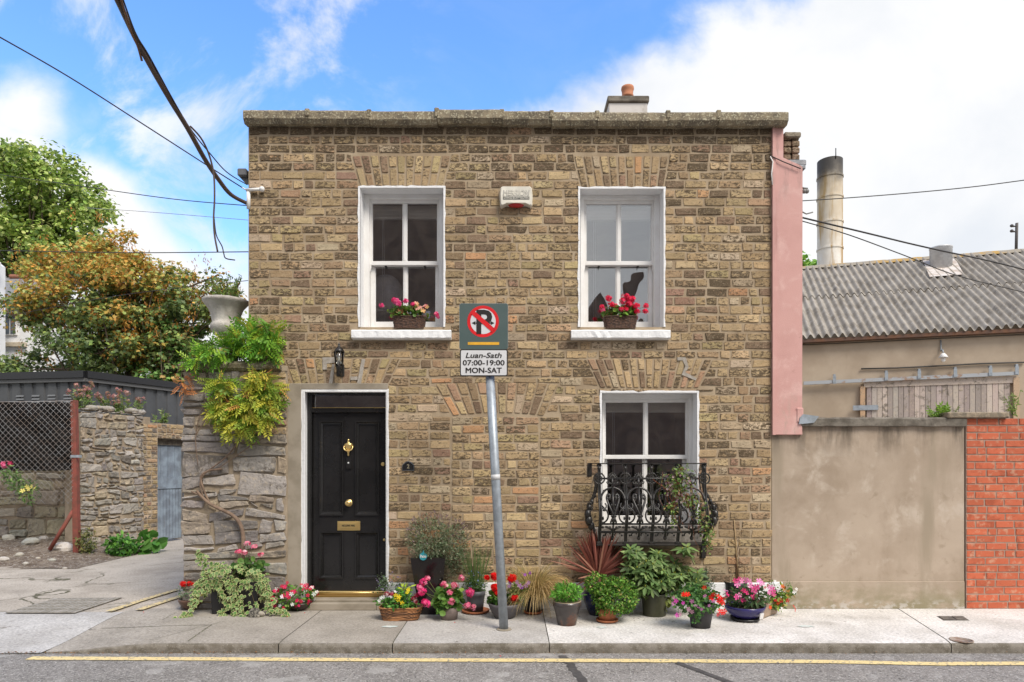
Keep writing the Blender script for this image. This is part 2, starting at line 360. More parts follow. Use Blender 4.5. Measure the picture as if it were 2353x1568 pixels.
def courses(g, mapf, s0, s1, z0, z1, ch, excl, joint=.017, L=.236, colf=stock_col, depth=.008, rough=.007, m=0, jit=.0042, nx=6, nz=4, wob=.004):
    """excl: (zlo, zhi, left_lo, left_hi, right_lo, right_hi) convex holes with slanted sides"""
    n = max(1, round((z1 - z0) / ch)); ch = (z1 - z0) / n
    for k in range(n):
        za = z0 + k * ch; zb = za + ch; zm = (za + zb) / 2
        iv = [((s0, s0), (s1, s1))]
        for e in excl:
            if not (e[0] < zm < e[1]): continue
            def at(z, lo, hi): t = (z - e[0]) / (e[1] - e[0]); t = min(1, max(0, t)); return lo + (hi - lo) * t
            el = (at(za, e[2], e[3]), at(zb, e[2], e[3])); er = (at(za, e[4], e[5]), at(zb, e[4], e[5])); new = []
            for (a, b) in iv:
                am, bm, lm, rm = (sum(q) / 2 for q in (a, b, el, er))
                if rm <= am or lm >= bm: new.append((a, b)); continue
                if lm > am: new.append((a, el))
                if rm < bm: new.append((er, b))
            iv = new
        for (a, b) in iv:
            am, bm = sum(a) / 2, sum(b) / 2
            if bm - am < .03: continue
            cuts = [am]; x = am; first = True
            flem = rnd.random() < .3
            while x < bm - .04:
                st = L * rnd.gauss(1, .06)
                if first: st = L * (.5 if k % 2 else 1) * rnd.uniform(.85, 1.1); first = False
                elif rnd.random() < (.45 if flem else .16): st = L * .5 * rnd.uniform(.9, 1.15)
                x += st; cuts.append(x)
            if len(cuts) > 2 and bm - cuts[-2] < .07: cuts.pop(-2)
            cuts[-1] = bm
            for i in range(len(cuts) - 1):
                la, ra = cuts[i], cuts[i + 1]; l = [la, la]; r = [ra, ra]
                if i == 0: l = list(a)
                if i == len(cuts) - 2: r = list(b)
                zA, zB = za, zb
                for e in excl:
                    if e[0] < zm < e[1]: continue
                    if max(r) > min(e[2], e[3]) + .01 and min(l) < max(e[4], e[5]) - .01:
                        if zb > e[0] > za: zB = min(zB, e[0])
                        if za < e[1] < zb: zA = max(zA, e[1])
                j = joint / 2
                if zB - zA < .03: continue
                c, al = colf((zA + zB) / 2)
                wv = mn.noise((la * .8, k * 3.1, 0)) * wob
                block(g, [(l[0] + j, zA + j + wv), (r[0] - j, zA + j + wv), (r[1] - j, zB - j + wv), (l[1] + j, zB - j + wv)], mapf, depth + rnd.gauss(0, .0015), nx if r[0] - l[0] > .15 else 4, nz, rough, c, m, jit, alpha=al)
def voussoirs(g, mapf, bl, br, tl, tr, zb, zt, n, rise=0., joint=.012, colf=stock_col, depth=.010):
    for i in range(n):
        t0, t1 = i / n, (i + 1) / n
        bow = lambda t: rise * 4 * t * (1 - t)
        f = .42 if i % 2 else .6
        def pt(t, h):
            b = bl + (br - bl) * t; tp = tl + (tr - tl) * t; return (b + (tp - b) * h, zb + bow(t) + (zt - zb - bow(t) * .3) * h)
        for (h0, h1) in ((0, f), (f, 1)):
            j = joint / 2; c, al = colf(3); j = .008
            p = [pt(t0, h0), pt(t1, h0), pt(t1, h1), pt(t0, h1)]
            block(g, [(p[0][0] + j, p[0][1] + j), (p[1][0] - j, p[1][1] + j), (p[2][0] - j, p[2][1] - j), (p[3][0] + j, p[3][1] - j)], mapf, depth, 3, 4, .003, c, 0, .002, alpha=al * .8)
STONES = [((.36, .33, .29), 4), ((.30, .275, .24), 3), ((.42, .39, .35), 2), ((.38, .32, .23), 2), ((.24, .22, .20), 1.2), ((.44, .36, .25), .8)]
def stone_col():
    c = rnd.choices([a for a, _ in STONES], [b for _, b in STONES])[0]; return vary(c, .10), min(1, max(0, rnd.gauss(.30, .15)))
def rubble(g, mapf, s0, s1, z0, z1, hmin, hmax, wmin, wmax, joint=.018, depth=.022, rough=.014, jit=.012, colf=stone_col, skip=None, topf=None):
    """coursed random rubble: wandering bed lines, uneven widths, some courses split in two"""
    z = z0; beds = [z0]
    while z < z1 - hmin * .6: z += rnd.uniform(hmin, hmax); beds.append(min(z, z1))
    beds[-1] = z1
    for k in range(len(beds) - 1):
        za, zb = beds[k], beds[k + 1]; s = s0
        bed = lambda q, kk: (beds[kk] + (0 if kk in (0, len(beds) - 1) else mn.noise((q * 1.9, kk * 7.3, 3)) * .085))
        while s < s1 - .001:
            w = rnd.uniform(wmin, wmax) * (1.3 if rnd.random() < .2 else 1); e = min(s1, s + w)
            if s1 - e < wmin * .6: e = s1
            A = [bed(s, k), bed(e, k), bed(e, k + 1), bed(s, k + 1)]
            if topf:
                t = topf((s + e) / 2)
                if A[0] > t - .02: s = e; continue
                A[2] = min(A[2], t); A[3] = min(A[3], t)
            subs = [(0, 1)]
            if zb - za > hmin * 1.25 and rnd.random() < .55: c = rnd.uniform(.35, .65); subs = [(0, c), (c, 1)]
            for (p, q) in subs:
                l0 = A[0] + (A[3] - A[0]) * p; l1 = A[0] + (A[3] - A[0]) * q; r0 = A[1] + (A[2] - A[1]) * p; r1 = A[1] + (A[2] - A[1]) * q
                if min(l1 - l0, r1 - r0) < .025: continue
                if skip and skip((s + e) / 2, (l0 + l1 + r0 + r1) / 4): continue
                j = joint / 2 * rnd.uniform(.6, 1.3); c, al = colf(); ww = e - s
                vs_ = [(s, e)]
                if len(subs) == 2 and ww > wmin * 1.4 and rnd.random() < .4: mm = s + ww * rnd.uniform(.35, .65); vs_ = [(s, mm), (mm, e)]
                for (a, b) in vs_:
                    block(g, [(a + j, l0 + j), (b - j, r0 + j), (b - j, r1 - j), (a + j, l1 - j)], mapf, depth * rnd.uniform(.5, 1.4), 7, 5, rough, c if (a, b) == vs_[0] else stone_col()[0], 0, min(jit, (b - a) * .1), .5, al, True)
            s = e
def cells(g, mapf, s0, s1, z0, z1, holes, m=0, d=0.0, c=(1, 1, 1)):
    xs = sorted({s0, s1, *[h[0] for h in holes], *[h[1] for h in holes]}); zs = sorted({z0, z1, *[h[2] for h in holes], *[h[3] for h in holes]})
    xs = [x for x in xs if s0 <= x <= s1]; zs = [z for z in zs if z0 <= z <= z1]
    for i in range(len(xs) - 1):
        for j in range(len(zs) - 1):
            cx, cz = (xs[i] + xs[i + 1]) / 2, (zs[j] + zs[j + 1]) / 2
            if any(h[0] < cx < h[1] and h[2] < cz < h[3] for h in holes): continue
            g.add([mapf(xs[i], zs[j], d), mapf(xs[i + 1], zs[j], d), mapf(xs[i + 1], zs[j + 1], d), mapf(xs[i], zs[j + 1], d)], [(0, 1, 2, 3)], m, c)
front = lambda s, z, d: (s, -d, z)
# ---------------------------------------------------------------- the house
FX0, FX1 = X(571), X(1773); FZ0, FZ1 = 0.0, Z(291)
DR = .215                                       # depth of the reveals
WIN = {'ul': (X(828), X(1019), Z(752), Z(432)), 'ur': (X(1333), X(1524), Z(752), Z(434)), 'lo': (X(1383), X(1601), Z(1212), Z(902))}
DOOR = (X(697), X(890), 0.0, Z(899))
house = thing('brick_house', 'small two-storey brown brick house with black door, white sash windows and flat parapet', 'house')
def facade():
    g = Geo()
    holes = list(WIN.values()) + [DOOR]
    cells(g, front, FX0, FX1, FZ0, FZ1, holes, 1)
    BR0 = Z(1340)
    ex = []
    for w in holes: ex.append((w[2] - .001, w[3], w[0], w[0], w[1], w[1]))
    ex.append((0, Z(885), X(655), X(655), X(890), X(890)))              # grey cement jamb left of the door
    ex.append((Z(778), Z(752), X(808), X(808), X(1035), X(1035))); ex.append((Z(778), Z(752), X(1314), X(1314), X(1540), X(1540)))
    ex.append((Z(1248), Z(1212), X(1362), X(1362), X(1625), X(1625)))
    arches = [(827, 1019, 808, 1036, 430, 357, 11), (1335, 1526, 1318, 1537, 432, 358, 11), (676, 892, 655, 921, 886, 823, 12), (1378, 1606, 1348, 1636, 893, 824, 15), (1040, 1250, 1000, 1283, 957, 882, 12)]
    for (bl, br, tl, tr, vb, vt, n) in arches:
        voussoirs(g, front, X(bl), X(br), X(tl), X(tr), Z(vb), Z(vt), n, .03 if bl == 1040 else 0)
        ex.append((Z(vb), Z(vt), X(bl), X(tl), X(br), X(tr)))
    ex.append((BR0, Z(957), X(1036), X(1036), X(1240), X(1240)))
    courses(g, front, FX0, FX1, BR0, FZ1, .0977, ex)
    courses(g, front, X(1036) + .004, X(1240) - .004, BR0, Z(957), .0985, [])
    # smeared pointing repairs
    wall = part('wall', g, [m_brick, m_mortar], house)
    mrep = M('pale_pointing', (.42, .385, .34), .9, (.31, .275, .23), vs=20, bump=.4)
    for pts in ([(742, 822), (772, 822), (772, 834), (752, 836), (752, 850), (742, 850)], [(764, 838), (770, 838), (764, 884), (756, 884)], [(832, 826), (840, 826), (830, 884), (821, 884)], [(1556, 822), (1575, 822), (1582, 845), (1574, 856), (1600, 870), (1597, 875), (1566, 862), (1574, 842), (1568, 829), (1556, 829)], [(806, 866), (822, 866), (822, 874), (806, 874)]):
        g2 = Geo(); g2.prism([(X(a), Z(b)) for a, b in pts[::-1]], -.016, .004, 0)
        part('pointing_repair', g2, [mrep], house, 'pale grey mortar repair in a flat arch')
    # body of the house behind the facade
    g3 = Geo(); mb = M('side_brick', (.33, .24, .15), .95, (.2, .15, .1), vs=9, bump=1, bs=30)
    g3.box(FX0 + .001, FX0 + .22, .24, 6, 0, 5.2); g3.box(FX1 - .22, FX1 - .001, .24, 6, 0, 5.2); g3.box(FX0 + .22, FX1 - .22, 5.8, 6, 0, 5.2); g3.box(FX0 + .22, FX1 - .22, .5, 5.8, 4.95, 5.05)
    # inner leaf of the front wall, with the openings
    hs = [(h[0] - .003, h[1] + .003, h[2] - .003, h[3] + .003) for h in holes]
    cells(g3, lambda s, z, d: (s, .24 - d, z), FX0, FX1, 0, 5.2, hs); g3.box(FX0, FX0 + .001, 0, .24, 0, 5.25); g3.box(FX1 - .001, FX1, 0, .24, 0, 5.25)
    part('rear_walls', g3, [mb], house)
    # ragged brick ends on the left edge
    # white plinth along the foot
    g4 = Geo(); g4.box(X(893), FX1 + .0, -.035, .0, 0, Z(1340, -.035), 0, .006)
    g4.box(FX1, X(1796), -.03, .0, .0, Z(1338, -.03), 0, .006)
    part('plinth', g4, [m_whitewall], house)
    # cornice stones
    xs = [X(557, -.13), X(706, -.13), X(848, -.13), X(1004, -.13), X(1154, -.13), X(1268, -.13), X(1373, -.13), X(1536, -.13), X(1652, -.13), X(1812, -.13)]
    g5 = Geo()
    for i in range(len(xs) - 1):
        a, b = xs[i] + .002, xs[i + 1] - .002; dz = rnd.gauss(0, .006); dy = rnd.gauss(0, .008); n = 14; k = [(.0, 0.012), (-.09, .0), (-.13, .04), (-.132, .115), (-.115, .135), (.25, .135)]
        V = []
        base = 5.265 - .033 * (i / 8.)
        for q in range(n + 1):
            x = a + (b - a) * q / n
            for (yy, zz) in k:
                w = mn.noise((x * 7, yy * 9 + i, zz * 9)) * .010 + mn.noise((x * 30, yy * 9 + i, zz * 40)) * .004
                V.append((x, yy + dy + w * (.0 if yy == .0 else 1), base + zz + dz + w))
        f = [(q * 6 + j, q * 6 + j + 1, (q + 1) * 6 + j + 1, (q + 1) * 6 + j) for q in range(n) for j in range(5)] + [list(range(6)), list(range(n * 6 + 5, n * 6 - 1, -1))]
        g5.add(V, f, 0, smooth=False)
        if i: g5.box(a - .03, a + .02, -.138 + dy, .1, base + .06, base + .149 + dz, 0, .008)
    part('cornice', g5, [m_cornice], house)
facade()
def sash_window(key, blind, mull, low_bot):
    x0, x1, z0, z1 = WIN[key]; ty = DR
    g = Geo()
    # painted reveal lining, standing slightly proud of the bricks as a ragged white edge
    e = .022; V = []
    def lining(pts_out, pts_in):
        pass
    for (a, b, c, d) in ((x0 - e, x0 + .004, z0, z1 + e * .6), (x1 - .004, x1 + e, z0, z1 + e * .6)):
        n = 26; vv = []
        outer = a if a < x0 else b
        for q in range(n + 1):
            z = c + (d - c) * q / n; w = rnd.gauss(0, .004)
            xo = outer + w; xi = x0 + .004 if outer < x0 else x1 - .004
            vv += [(xo, -.001, z), (xo, -.013, z), (xi, -.013, z)]
        f = [(q * 3 + j, q * 3 + j + 1, q * 3 + j + 4, q * 3 + j + 3) for q in range(n) for j in range(2)]
        g.add(vv, f, 0)
    n = 18; vv = []
    for q in range(n + 1):
        x = x0 - e + (x1 - x0 + 2 * e) * q / n; w = rnd.gauss(0, .004)
        vv += [(x, -.001, z1 + e * .75 + w), (x, -.014, z1 + e * .75 + w), (x, -.014, z1 - .004)]
    g.add(vv, [(q * 3 + j, q * 3 + j + 1, q * 3 + j + 4, q * 3 + j + 3) for q in range(n) for j in range(2)], 0)
    g.box(x0, x0 + .004, -.013, ty, z0, z1 - .004); g.box(x1 - .004, x1, -.013, ty, z0, z1 - .004); g.box(x0, x1, -.0135, ty, z1 - .004, z1)
    w = part('window', g, [m_whitewall], house)
    fr = Geo(); b = .003
    fw = .062 if key != 'lo' else .04
    ix0, ix1 = x0 + fw, x1 - fw; iz1 = z1 - .055; iz0 = z0 + .03
    fr.box(x0 + .004, ix0, ty - .06, ty + .06, z0, z1 - .004, 0, b); fr.box(ix1, x1 - .004, ty - .06, ty + .06, z0, z1 - .004, 0, b)
    fr.box(ix0, ix1, ty - .06, ty + .06, iz1, z1 - .004, 0, b); fr.box(ix0, ix1, ty - .06, ty + .06, z0, iz0, 0, b)
    # narrow dark gap above the box frame
    part('frame', fr, [m_white], w)
    def sash(sx0, sx1, sz0, sz1, y, top, bot, st, nm):
        s = Geo(); s.box(sx0, sx0 + st, y, y + .04, sz0, sz1, 0, b); s.box(sx1 - st, sx1, y, y + .04, sz0, sz1, 0, b)
        s.box(sx0 + st, sx1 - st, y + .001, y + .039, sz1 - top, sz1, 0, b); s.box(sx0 + st, sx1 - st, y + .001, y + .039, sz0, sz0 + bot, 0, b)
        mx = (sx0 + sx1) / 2; s.box(mx - .019, mx + .019, y + .004, y + .036, sz0 + bot, sz1 - top, 0, .006)
        # glazing putty bevels
        for (p, q) in ((sx0 + st, mx - .019), (mx + .019, sx1 - st)):
            s.box(p, p + .009, y + .012, y + .03, sz0 + bot, sz1 - top, 0, .003); s.box(q - .009, q, y + .012, y + .03, sz0 + bot, sz1 - top, 0, .003)
        if nm == 'u':      # horns
            for sx, sg in ((sx0, 1), (sx1, -1)): s.prism([(sx, sz0), (sx, sz0 - .07), (sx + sg * .012, sz0 - .075), (sx + sg * .022, sz0 - .05), (sx + sg * .03, sz0)], y + .002, y + .036)
        o = part('sash', s, [m_white], w)
        for (p, q) in ((sx0 + st, mx - .019), (mx + .019, sx1 - st)):
            gg = Geo(); gg.box(p + .001, q - .001, y + .018, y + .021, sz0 + bot + .001, sz1 - top - .001)
            pn = part('pane', gg, [m_glass], w)
    zm = Z(607, ty) if key != 'lo' else Z(1051, ty)
    sash(ix0 - .012, ix1 + .012, zm - .02, iz1 + .01, ty - .025, .048, .045, .035, 'u')
    sash(ix0 + .002, ix1 - .002, iz0 - .005, zm + .022, ty + .02, .042, .085, .045, 'l')
    for fx in (.22, .78):
        gg = Geo(); xx = ix0 + (ix1 - ix0) * fx; gg.box(xx - .012, xx + .012, ty + .005, ty + .02, zm - .03, zm - .018, 0, .002); gg.box(xx - .004, xx + .004, ty + .004, ty + .014, zm - .05, zm - .03, 0, .002); part('sash_lift', gg, [m_iron], w)
    if blind:
        gb = Geo(); n = 9; zt = iz1 - .03; hh = blind
        for i in range(n):
            z = zt - hh * i / n; gb.box(ix0 + .01, ix1 - .01, ty + .075, ty + .10, z - hh / n * .9, z, 0, .003)
        gb.box(ix0 + .01, ix1 - .01, ty + .07, ty + .105, zt - hh - .012, zt - hh + .008, 0, .004)
        part('blind', gb, [M('blind_slats', (.75, .72, .64), .6)], w)
        gc = Geo()
        for k in (0, .018): gc.tube([(ix0 + .12 + k, ty + .072, zt - hh), (ix0 + .125 + k, ty + .074, zt - hh - .5), (ix0 + .118 + k * 1.6, ty + .073, iz0 + .1)], .0025, 4)
        part('blind_cord', gc, [m_white], w)
    # room behind
    gr = Geo(); a0, a1, c0, c1, yb = x0 - .5, x1 + .5, z0 - .55, z1 + .12, 3.0
    a0 = max(a0, FX0 + .23); a1 = min(a1, FX1 - .23); ys = ty + .062
    for q in ([(a0, ys, c0), (a0, yb, c0), (a0, yb, c1), (a0, ys, c1)], [(a1, ys, c0), (a1, yb, c0), (a1, yb, c1), (a1, ys, c1)], [(a0, yb, c0), (a1, yb, c0), (a1, yb, c1), (a0, yb, c1)], [(a0, ys, c1), (a1, ys, c1), (a1, yb, c1), (a0, yb, c1)], [(a0, ys, c0), (a1, ys, c0), (a1, yb, c0), (a0, yb, c0)]):
        gr.add(q, [(0, 1, 2, 3)], 0)
    cells(gr, lambda s, z, d: (s, ys - d, z), a0, a1, c0, c1, [(x0, x1, z0, z1)])
    part('room', gr, [m_room], house)
    return w
m_room = M('room_plaster', (.40, .35, .30), .9, (.34, .29, .25), vs=2)
wUL = sash_window('ul', .14, 0, 0); wUR = sash_window('ur', .14, 0, 0); wLO = sash_window('lo', .10, 0, 0)
for (wn, a, b) in ((wUL, 807, 1036), (wUR, 1313, 1541)):
    g = Geo(); n = 22; x0, x1 = X(a, -.09), X(b, -.09); zt = Z(755, -.09); zb = Z(778.5, -.09); V = []
    k = [(.21, zt - .0), (-.07, zt - .012), (-.09, zt - .025), (-.09, zb + .012), (-.075, zb), (.0, zb + .0)]
    for q in range(n + 1):
        x = x0 + (x1 - x0) * q / n; ins = .008 if q in (0, n) else 0
        for j, (yy, zz) in enumerate(k):
            w = mn.noise((x * 22, yy * 20, zz * 22)) * .008 if 0 < j < 5 else 0
            V.append((x, yy + w, zz + w * .8))
    g.add(V, [(q * 6 + j, q * 6 + j + 1, (q + 1) * 6 + j + 1, (q + 1) * 6 + j) for q in range(n) for j in range(5)] + [list(range(6)), list(range(n * 6 + 5, n * 6 - 1, -1))], 0)
    part('sill', g, [m_whitewall], wn)
g = Geo(); g.box(X(1362, -.06), X(1626, -.06), -.06, .20, Z(1247, -.06), Z(1213, -.06), 0, .008)
part('sill', g, [M('granite_sill', (.52, .47, .41), .95, (.34, .30, .25), vs=30, bump=1, bs=80)], wLO, 'bare rough granite sill')
# room contents seen through the panes
bed = thing('bed', 'white pillows and duvet inside the upstairs window above the door', 'bed', (X(930), 1.3, 3.0))
g = Geo(); g.box(X(850, 1.0), X(1100, 1.0), .55, 2.2, 2.85, 3.28, 0, .03); part('mattress', g, [paint('bed_linen_grey', (.42, .42, .45), .9)], bed)
g = Geo(); n = 12; V = [(X(842, .5) + 1.5 * i / n, .38 + .9 * j / 6, 3.30 + .10 * math.sin(i * .9 + j) * .5 + .13 * math.sin(math.pi * j / 6)) for i in range(n + 1) for j in range(7)]
g.add(V, [(i * 7 + j, (i + 1) * 7 + j, (i + 1) * 7 + j + 1, i * 7 + j + 1) for i in range(n) for j in range(6)], 0, smooth=True); part('duvet', g, [paint('bed_linen', (.74, .74, .78), .9)], bed)
g = Geo(); g.ball((X(885, .5), .52, 3.60), .2, 0, n=14, k=8, sq=(1.0, .5, 1.05)); g.ball((X(850, .6), .7, 3.5), .2, 0, n=14, k=8, sq=(1.0, .5, .9)); part('pillow', g, [paint('pillow_cotton', (.70, .70, .74), .9)], bed)
# ---------------------------------------------------------------- door
def door_():
    x0, x1, z0, z1 = DOOR; y = .17
    g = Geo()   # white painted surround
    for (a, b) in ((x0 - .018, x0 + .02), (x1 - .012, x1 + .018)):
        n = 30; vv = []
        for q in range(n + 1):
            z = .05 + (z1 - .05) * q / n; w = rnd.gauss(0, .003); vv += [(a + (w if a < x0 else 0), -.001, z), (a + (w if a < x0 else 0), -.016, z), (b + (w if a > x0 else 0), -.016, z), (b + (w if a > x0 else 0), -.001, z)]
        g.add(vv, [(q * 4 + j, q * 4 + j + 1, q * 4 + j + 5, q * 4 + j + 4) for q in range(n) for j in range(3)], 0)
    g.box(x0 - .018, x1 + .018, -.0165, .0, z1 - .012, z1 + .022, 0, .003)
    g.box(x0, x0 + .004, -.016, y + .02, .05, z1); g.box(x1 - .004, x1, -.016, y + .02, .05, z1); g.box(x0, x1, -.0155, y + .02, z1 - .004, z1 + .0)
    part('door_surround', g, [m_whitewall], house)
    g = Geo(); g.box(X(655), X(697) - .018, -.022, .0, .02, Z(884), 0, .006); g.box(X(655), X(892), -.02, .0, Z(896), Z(884) + .012, 0, .005)
    part('cement_jamb', g, [m_cement], house)
    # frame
    L0, L1 = x0 + .05, x1 - .03; Lz0, Lz1 = Z(1357, y), Z(950, y)
    g = Geo(); g.box(x0 + .004, L0, y - .05, y + .06, .1, z1 - .004, 0, .003); g.box(L1, x1 - .004, y - .05, y + .06, .1, z1 - .004, 0, .003)
    g.box(L0, L1, y - .045, y + .06, Lz1 + .006, Lz1 + .055, 0, .004); g.box(L0, L1, y - .045, y + .06, z1 - .028, z1 - .004, 0, .003)
    g.box(L0, L1, y - .02, y + .0, Lz1 + .055, Lz1 + .065, 1, .002)
    part('door_frame', g, [m_black, m_brass], house)
    g = Geo(); g.box(L0, L1, y + .01, y + .014, Lz1 + .055, z1 - .028); fan = part('fanlight', g, [m_glass], house, 'dark glass fanlight above the door')
    # leaf
    g = Geo(); w = L1 - L0; st = .105; md = .105
    yy = y
    pz = [(Z(1329, y), Z(1222, y)), (Z(1184, y), Z(968, y))]; px = [(X(735, y), X(789, y)), (X(817, y), X(871, y))]
    g.box(L0 + .002, px[0][0], yy, yy + .05, Lz0, Lz1, 0, .002); g.box(px[1][1], L1 - .002, yy, yy + .05, Lz0, Lz1, 0, .002)
    g.box(px[0][0], px[1][1], yy, yy + .05, Lz0, pz[0][0], 0, 0); g.box(px[0][0], px[1][1], yy, yy + .05, pz[0][1], pz[1][0], 0, 0); g.box(px[0][0], px[1][1], yy, yy + .05, pz[1][1], Lz1, 0, 0)
    g.box(px[0][1], px[1][0], yy + .001, yy + .049, pz[0][0], pz[0][1], 0, 0); g.box(px[0][1], px[1][0], yy + .001, yy + .049, pz[1][0], pz[1][1], 0, 0)
    for (c, d) in pz:
        for (a, b) in px:
            # moulded frame: raised bolection then steps down to the panel
            prof = [(-.004, .0), (-.004, -.016), (.010, -.018), (.020, -.006), (.030, .004), (.036, .002), (.042, .016)]
            for i in range(len(prof) - 1):
                (o1, d1), (o2, d2) = prof[i], prof[i + 1]
                r1 = [(a + o1, yy + d1, c + o1), (b - o1, yy + d1, c + o1), (b - o1, yy + d1, d - o1), (a + o1, yy + d1, d - o1)]
                r2 = [(a + o2, yy + d2, c + o2), (b - o2, yy + d2, c + o2), (b - o2, yy + d2, d - o2), (a + o2, yy + d2, d - o2)]
                g.add(r1 + r2, [(k, (k + 1) % 4, (k + 1) % 4 + 4, k + 4) for k in range(4)], 0)
            g.add([(a + .042, yy + .016, c + .042), (b - .042, yy + .016, c + .042), (b - .042, yy + .016, d - .042), (a + .042, yy + .016, d - .042)], [(0, 1, 2, 3)], 0)
    dr = part('door', g, [m_black], house)
    cx = X(802, y)
    # urn knocker
    g = Geo(); kz = Z(1028, y); K = 1.75
    g.lathe([(r_ * K, z_ * K) for r_, z_ in ((0, .052), (.005, .050), (.006, .044), (.004, .040), (.009, .034), (.006, .030), (.017, .024), (.026, .019), (.026, .014), (.021, .008), (.020, -.004), (.014, -.016), (.006, -.022), (.010, -.028), (.005, -.038), (.006, -.050), (.003, -.056), (0, -.057))], 16, (cx, y - .03, kz), 0, sy=.6)
    g.tube([(cx - .040, y - .03, kz + .022), (cx - .050, y - .036, kz - .004), (cx - .040, y - .044, kz - .028), (cx - .016, y - .050, kz - .042), (cx + .016, y - .050, kz - .042), (cx + .040, y - .044, kz - .028), (cx + .050, y - .036, kz - .004), (cx + .040, y - .03, kz + .022)], .007, 6)
    part('knocker', g, [m_brass], dr)
    g = Geo(); g.box(X(795.5, y), X(808, y), y - .02, y, Z(1078, y), Z(1050, y), 0, .004); g.lathe([(0, 0), (.010, 0), (.010, .003), (.006, .004), (0, .004)], 12, (0, 0, 0), 0)
    V = g.V.pop(); V = np.stack([V[:, 0] + X(801.5, y), -V[:, 2] + y - .0205, V[:, 1] + Z(1064, y)], 1); g.V.append(V); c_ = g.C[-1]; c_[:] = (1, 1, 1, 0)
    f = g.F; g.F = [(q, (1 if q.min() >= 24 else 0), s) for q, m, s in f]
    part('doorbell', g, [m_black, paint('bell_ring', (.75, .75, .75), .3)], dr)
    def disc(prof, at, n=18):
        g = Geo(); g.lathe(prof, n, (0, 0, 0)); V = g.V[0]; g.V[0] = np.stack([V[:, 0] + at[0], -V[:, 2] + at[1], V[:, 1] + at[2]], 1); return g
    part('door_knob', disc([(.040, 0), (.042, .004), (.034, .010), (.020, .012), (.016, .03), (.028, .038), (.034, .052), (.026, .064), (.012, .068), (0, .068)], (cx, y, Z(1156, y))), [m_brass], dr)
    g = Geo(); a, b, c, d = X(775.5, y), X(828, y), Z(1219.5, y), Z(1198, y)
    g.box(a, b, y - .008, y, c, d, 0, .003); g.box(a + .018, b - .018, y - .014, y - .008, c + .018, d - .016, 0, .003); g.box(a + .03, b - .03, y - .0165, y - .014, c + .026, d - .024, 0, .001)
    g.text('NO JUNK MAIL', .03, ((a + b) / 2, y - .0175, (c + d) / 2 + .001), 1, width=(b - a) * .56, bold=.0007)
    part('letter_plate', g, [m_brass, m_black], dr)
    part('lock', disc([(.022, 0), (.022, .006), (.015, .010), (.010, .010), (0, .007)], (X(880, y), y, Z(1067, y))), [m_brass], dr)
    g = disc([(.015, 0), (.015, .004), (0, .005)], (X(883, y), y, Z(1241, y))); g.box(X(883, y) - .002, X(883, y) + .002, y - .006, y - .004, Z(1244, y), Z(1239, y), 1); part('keyhole', g, [m_brass, m_black], dr)
    g = Geo(); g.box(L0, L1, y - .03, y + .02, Lz0 - .045, Lz0 - .004, 0, .006); g.tube([(L0, y - .032, Lz0 - .02), (L1, y - .032, Lz0 - .02)], .008, 6); g.box(L0, L1, y - .045, y + .02, Lz0 - .085, Lz0 - .046, 1, .004)
    part('threshold', g, [m_brass, M('worn_brass', (.32, .2, .06), .45, metal=.7, bump=.2)], house)
    g = Geo(); g.box(x0 - .0, X(868), -.09, .3, 0, .075, 0, .006); g.box(x0 + .004, x1 - .004, -.005, .3, .0755, .10, 0, .004)
    g.box(X(868) + .003, x1 + .02, -.09, .3, 0, .072, 0, .006)
    part('doorstep', g, [m_cement], house)
    g = Geo(); g.box(x0, x1, .5, .52, 0, z1); part('hall', g, [m_dark], house)
door_()
# chimney on the house roof
g = Geo(); yc = 2.2; cx0, cx1 = X(1399, yc), X(1488, yc)
g.box(cx0, cx1, yc, yc + .6, 4.9, Z(236, yc), 0, .01)
ch = part('chimney', g, [M('chimney_render', (.62, .59, .56), .9, (.42, .38, .34), vs=6, lo=.5, hi=.8, bump=.3)], house)
g = Geo(); g.box(cx0 - .02, cx1 + .02, yc - .03, yc + .66, Z(236, yc), Z(222, yc), 0, .012); g.box(cx0 + .03, cx1 + .02, yc + .1, yc + .6, Z(222, yc), Z(219, yc) + .02, 0, .01); part('chimney_cap', g, [m_capconc], ch)
g = Geo(); g.lathe([(.085, 0), (.09, .03), (.08, .04), (.085, .10), (.095, .13), (.09, .16), (.075, .16), (.07, .05)], 18, (X(1442, yc + .3), yc + .3, Z(226, yc + .3))); part('chimney_pot', g, [paint('terracotta_pot', (.50, .20, .10), .8)], ch)
# pink rendered pilaster on the right edge
g = Geo()
g.prism([(X(1773), Z(1000)), (X(1840), Z(1000)), (X(1841), Z(388)), (X(1835), Z(383)), (X(1797), Z(366)), (X(1797), Z(296)), (X(1773), Z(296))], -.035, .22)
g.prism([(X(1772), Z(1000)), (X(1779), Z(1000)), (X(1779), Z(296)), (X(1772), Z(296))], -.045, -.035)
g.prism([(X(1773), Z(999)), (X(1840), Z(999)), (X(1836), Z(944)), (X(1773), Z(951))], -.043, -.035)
g.box(X(1826), X(1842), -.052, -.03, Z(972), Z(938), 0, .01)
part('pilaster', g, [m_pink], house, 'pale pink painted render strip down the right end of the house')
g = Geo(); mapc = lambda s, z, d: (s, .10 - d, z)
for k in range(4):
    z = Z(370, .1) + k * .075; xx = X(1799, .1)
    while xx < X(1828 + k * 2, .1): g.box(xx, xx + .085, .08 + rnd.uniform(-.01, .01), .4, z, z + .066, 0, .01, vary((.30, .22, .15)) + (.6,)); xx += .093
g.box(X(1799, .1), X(1837, .1), .05, .4, Z(320, .1), Z(308, .1), 0, .01, (.3, .26, .2, .5))
part('parapet_return', g, [m_brick], house, 'ragged brick parapet end beside the pink strip')
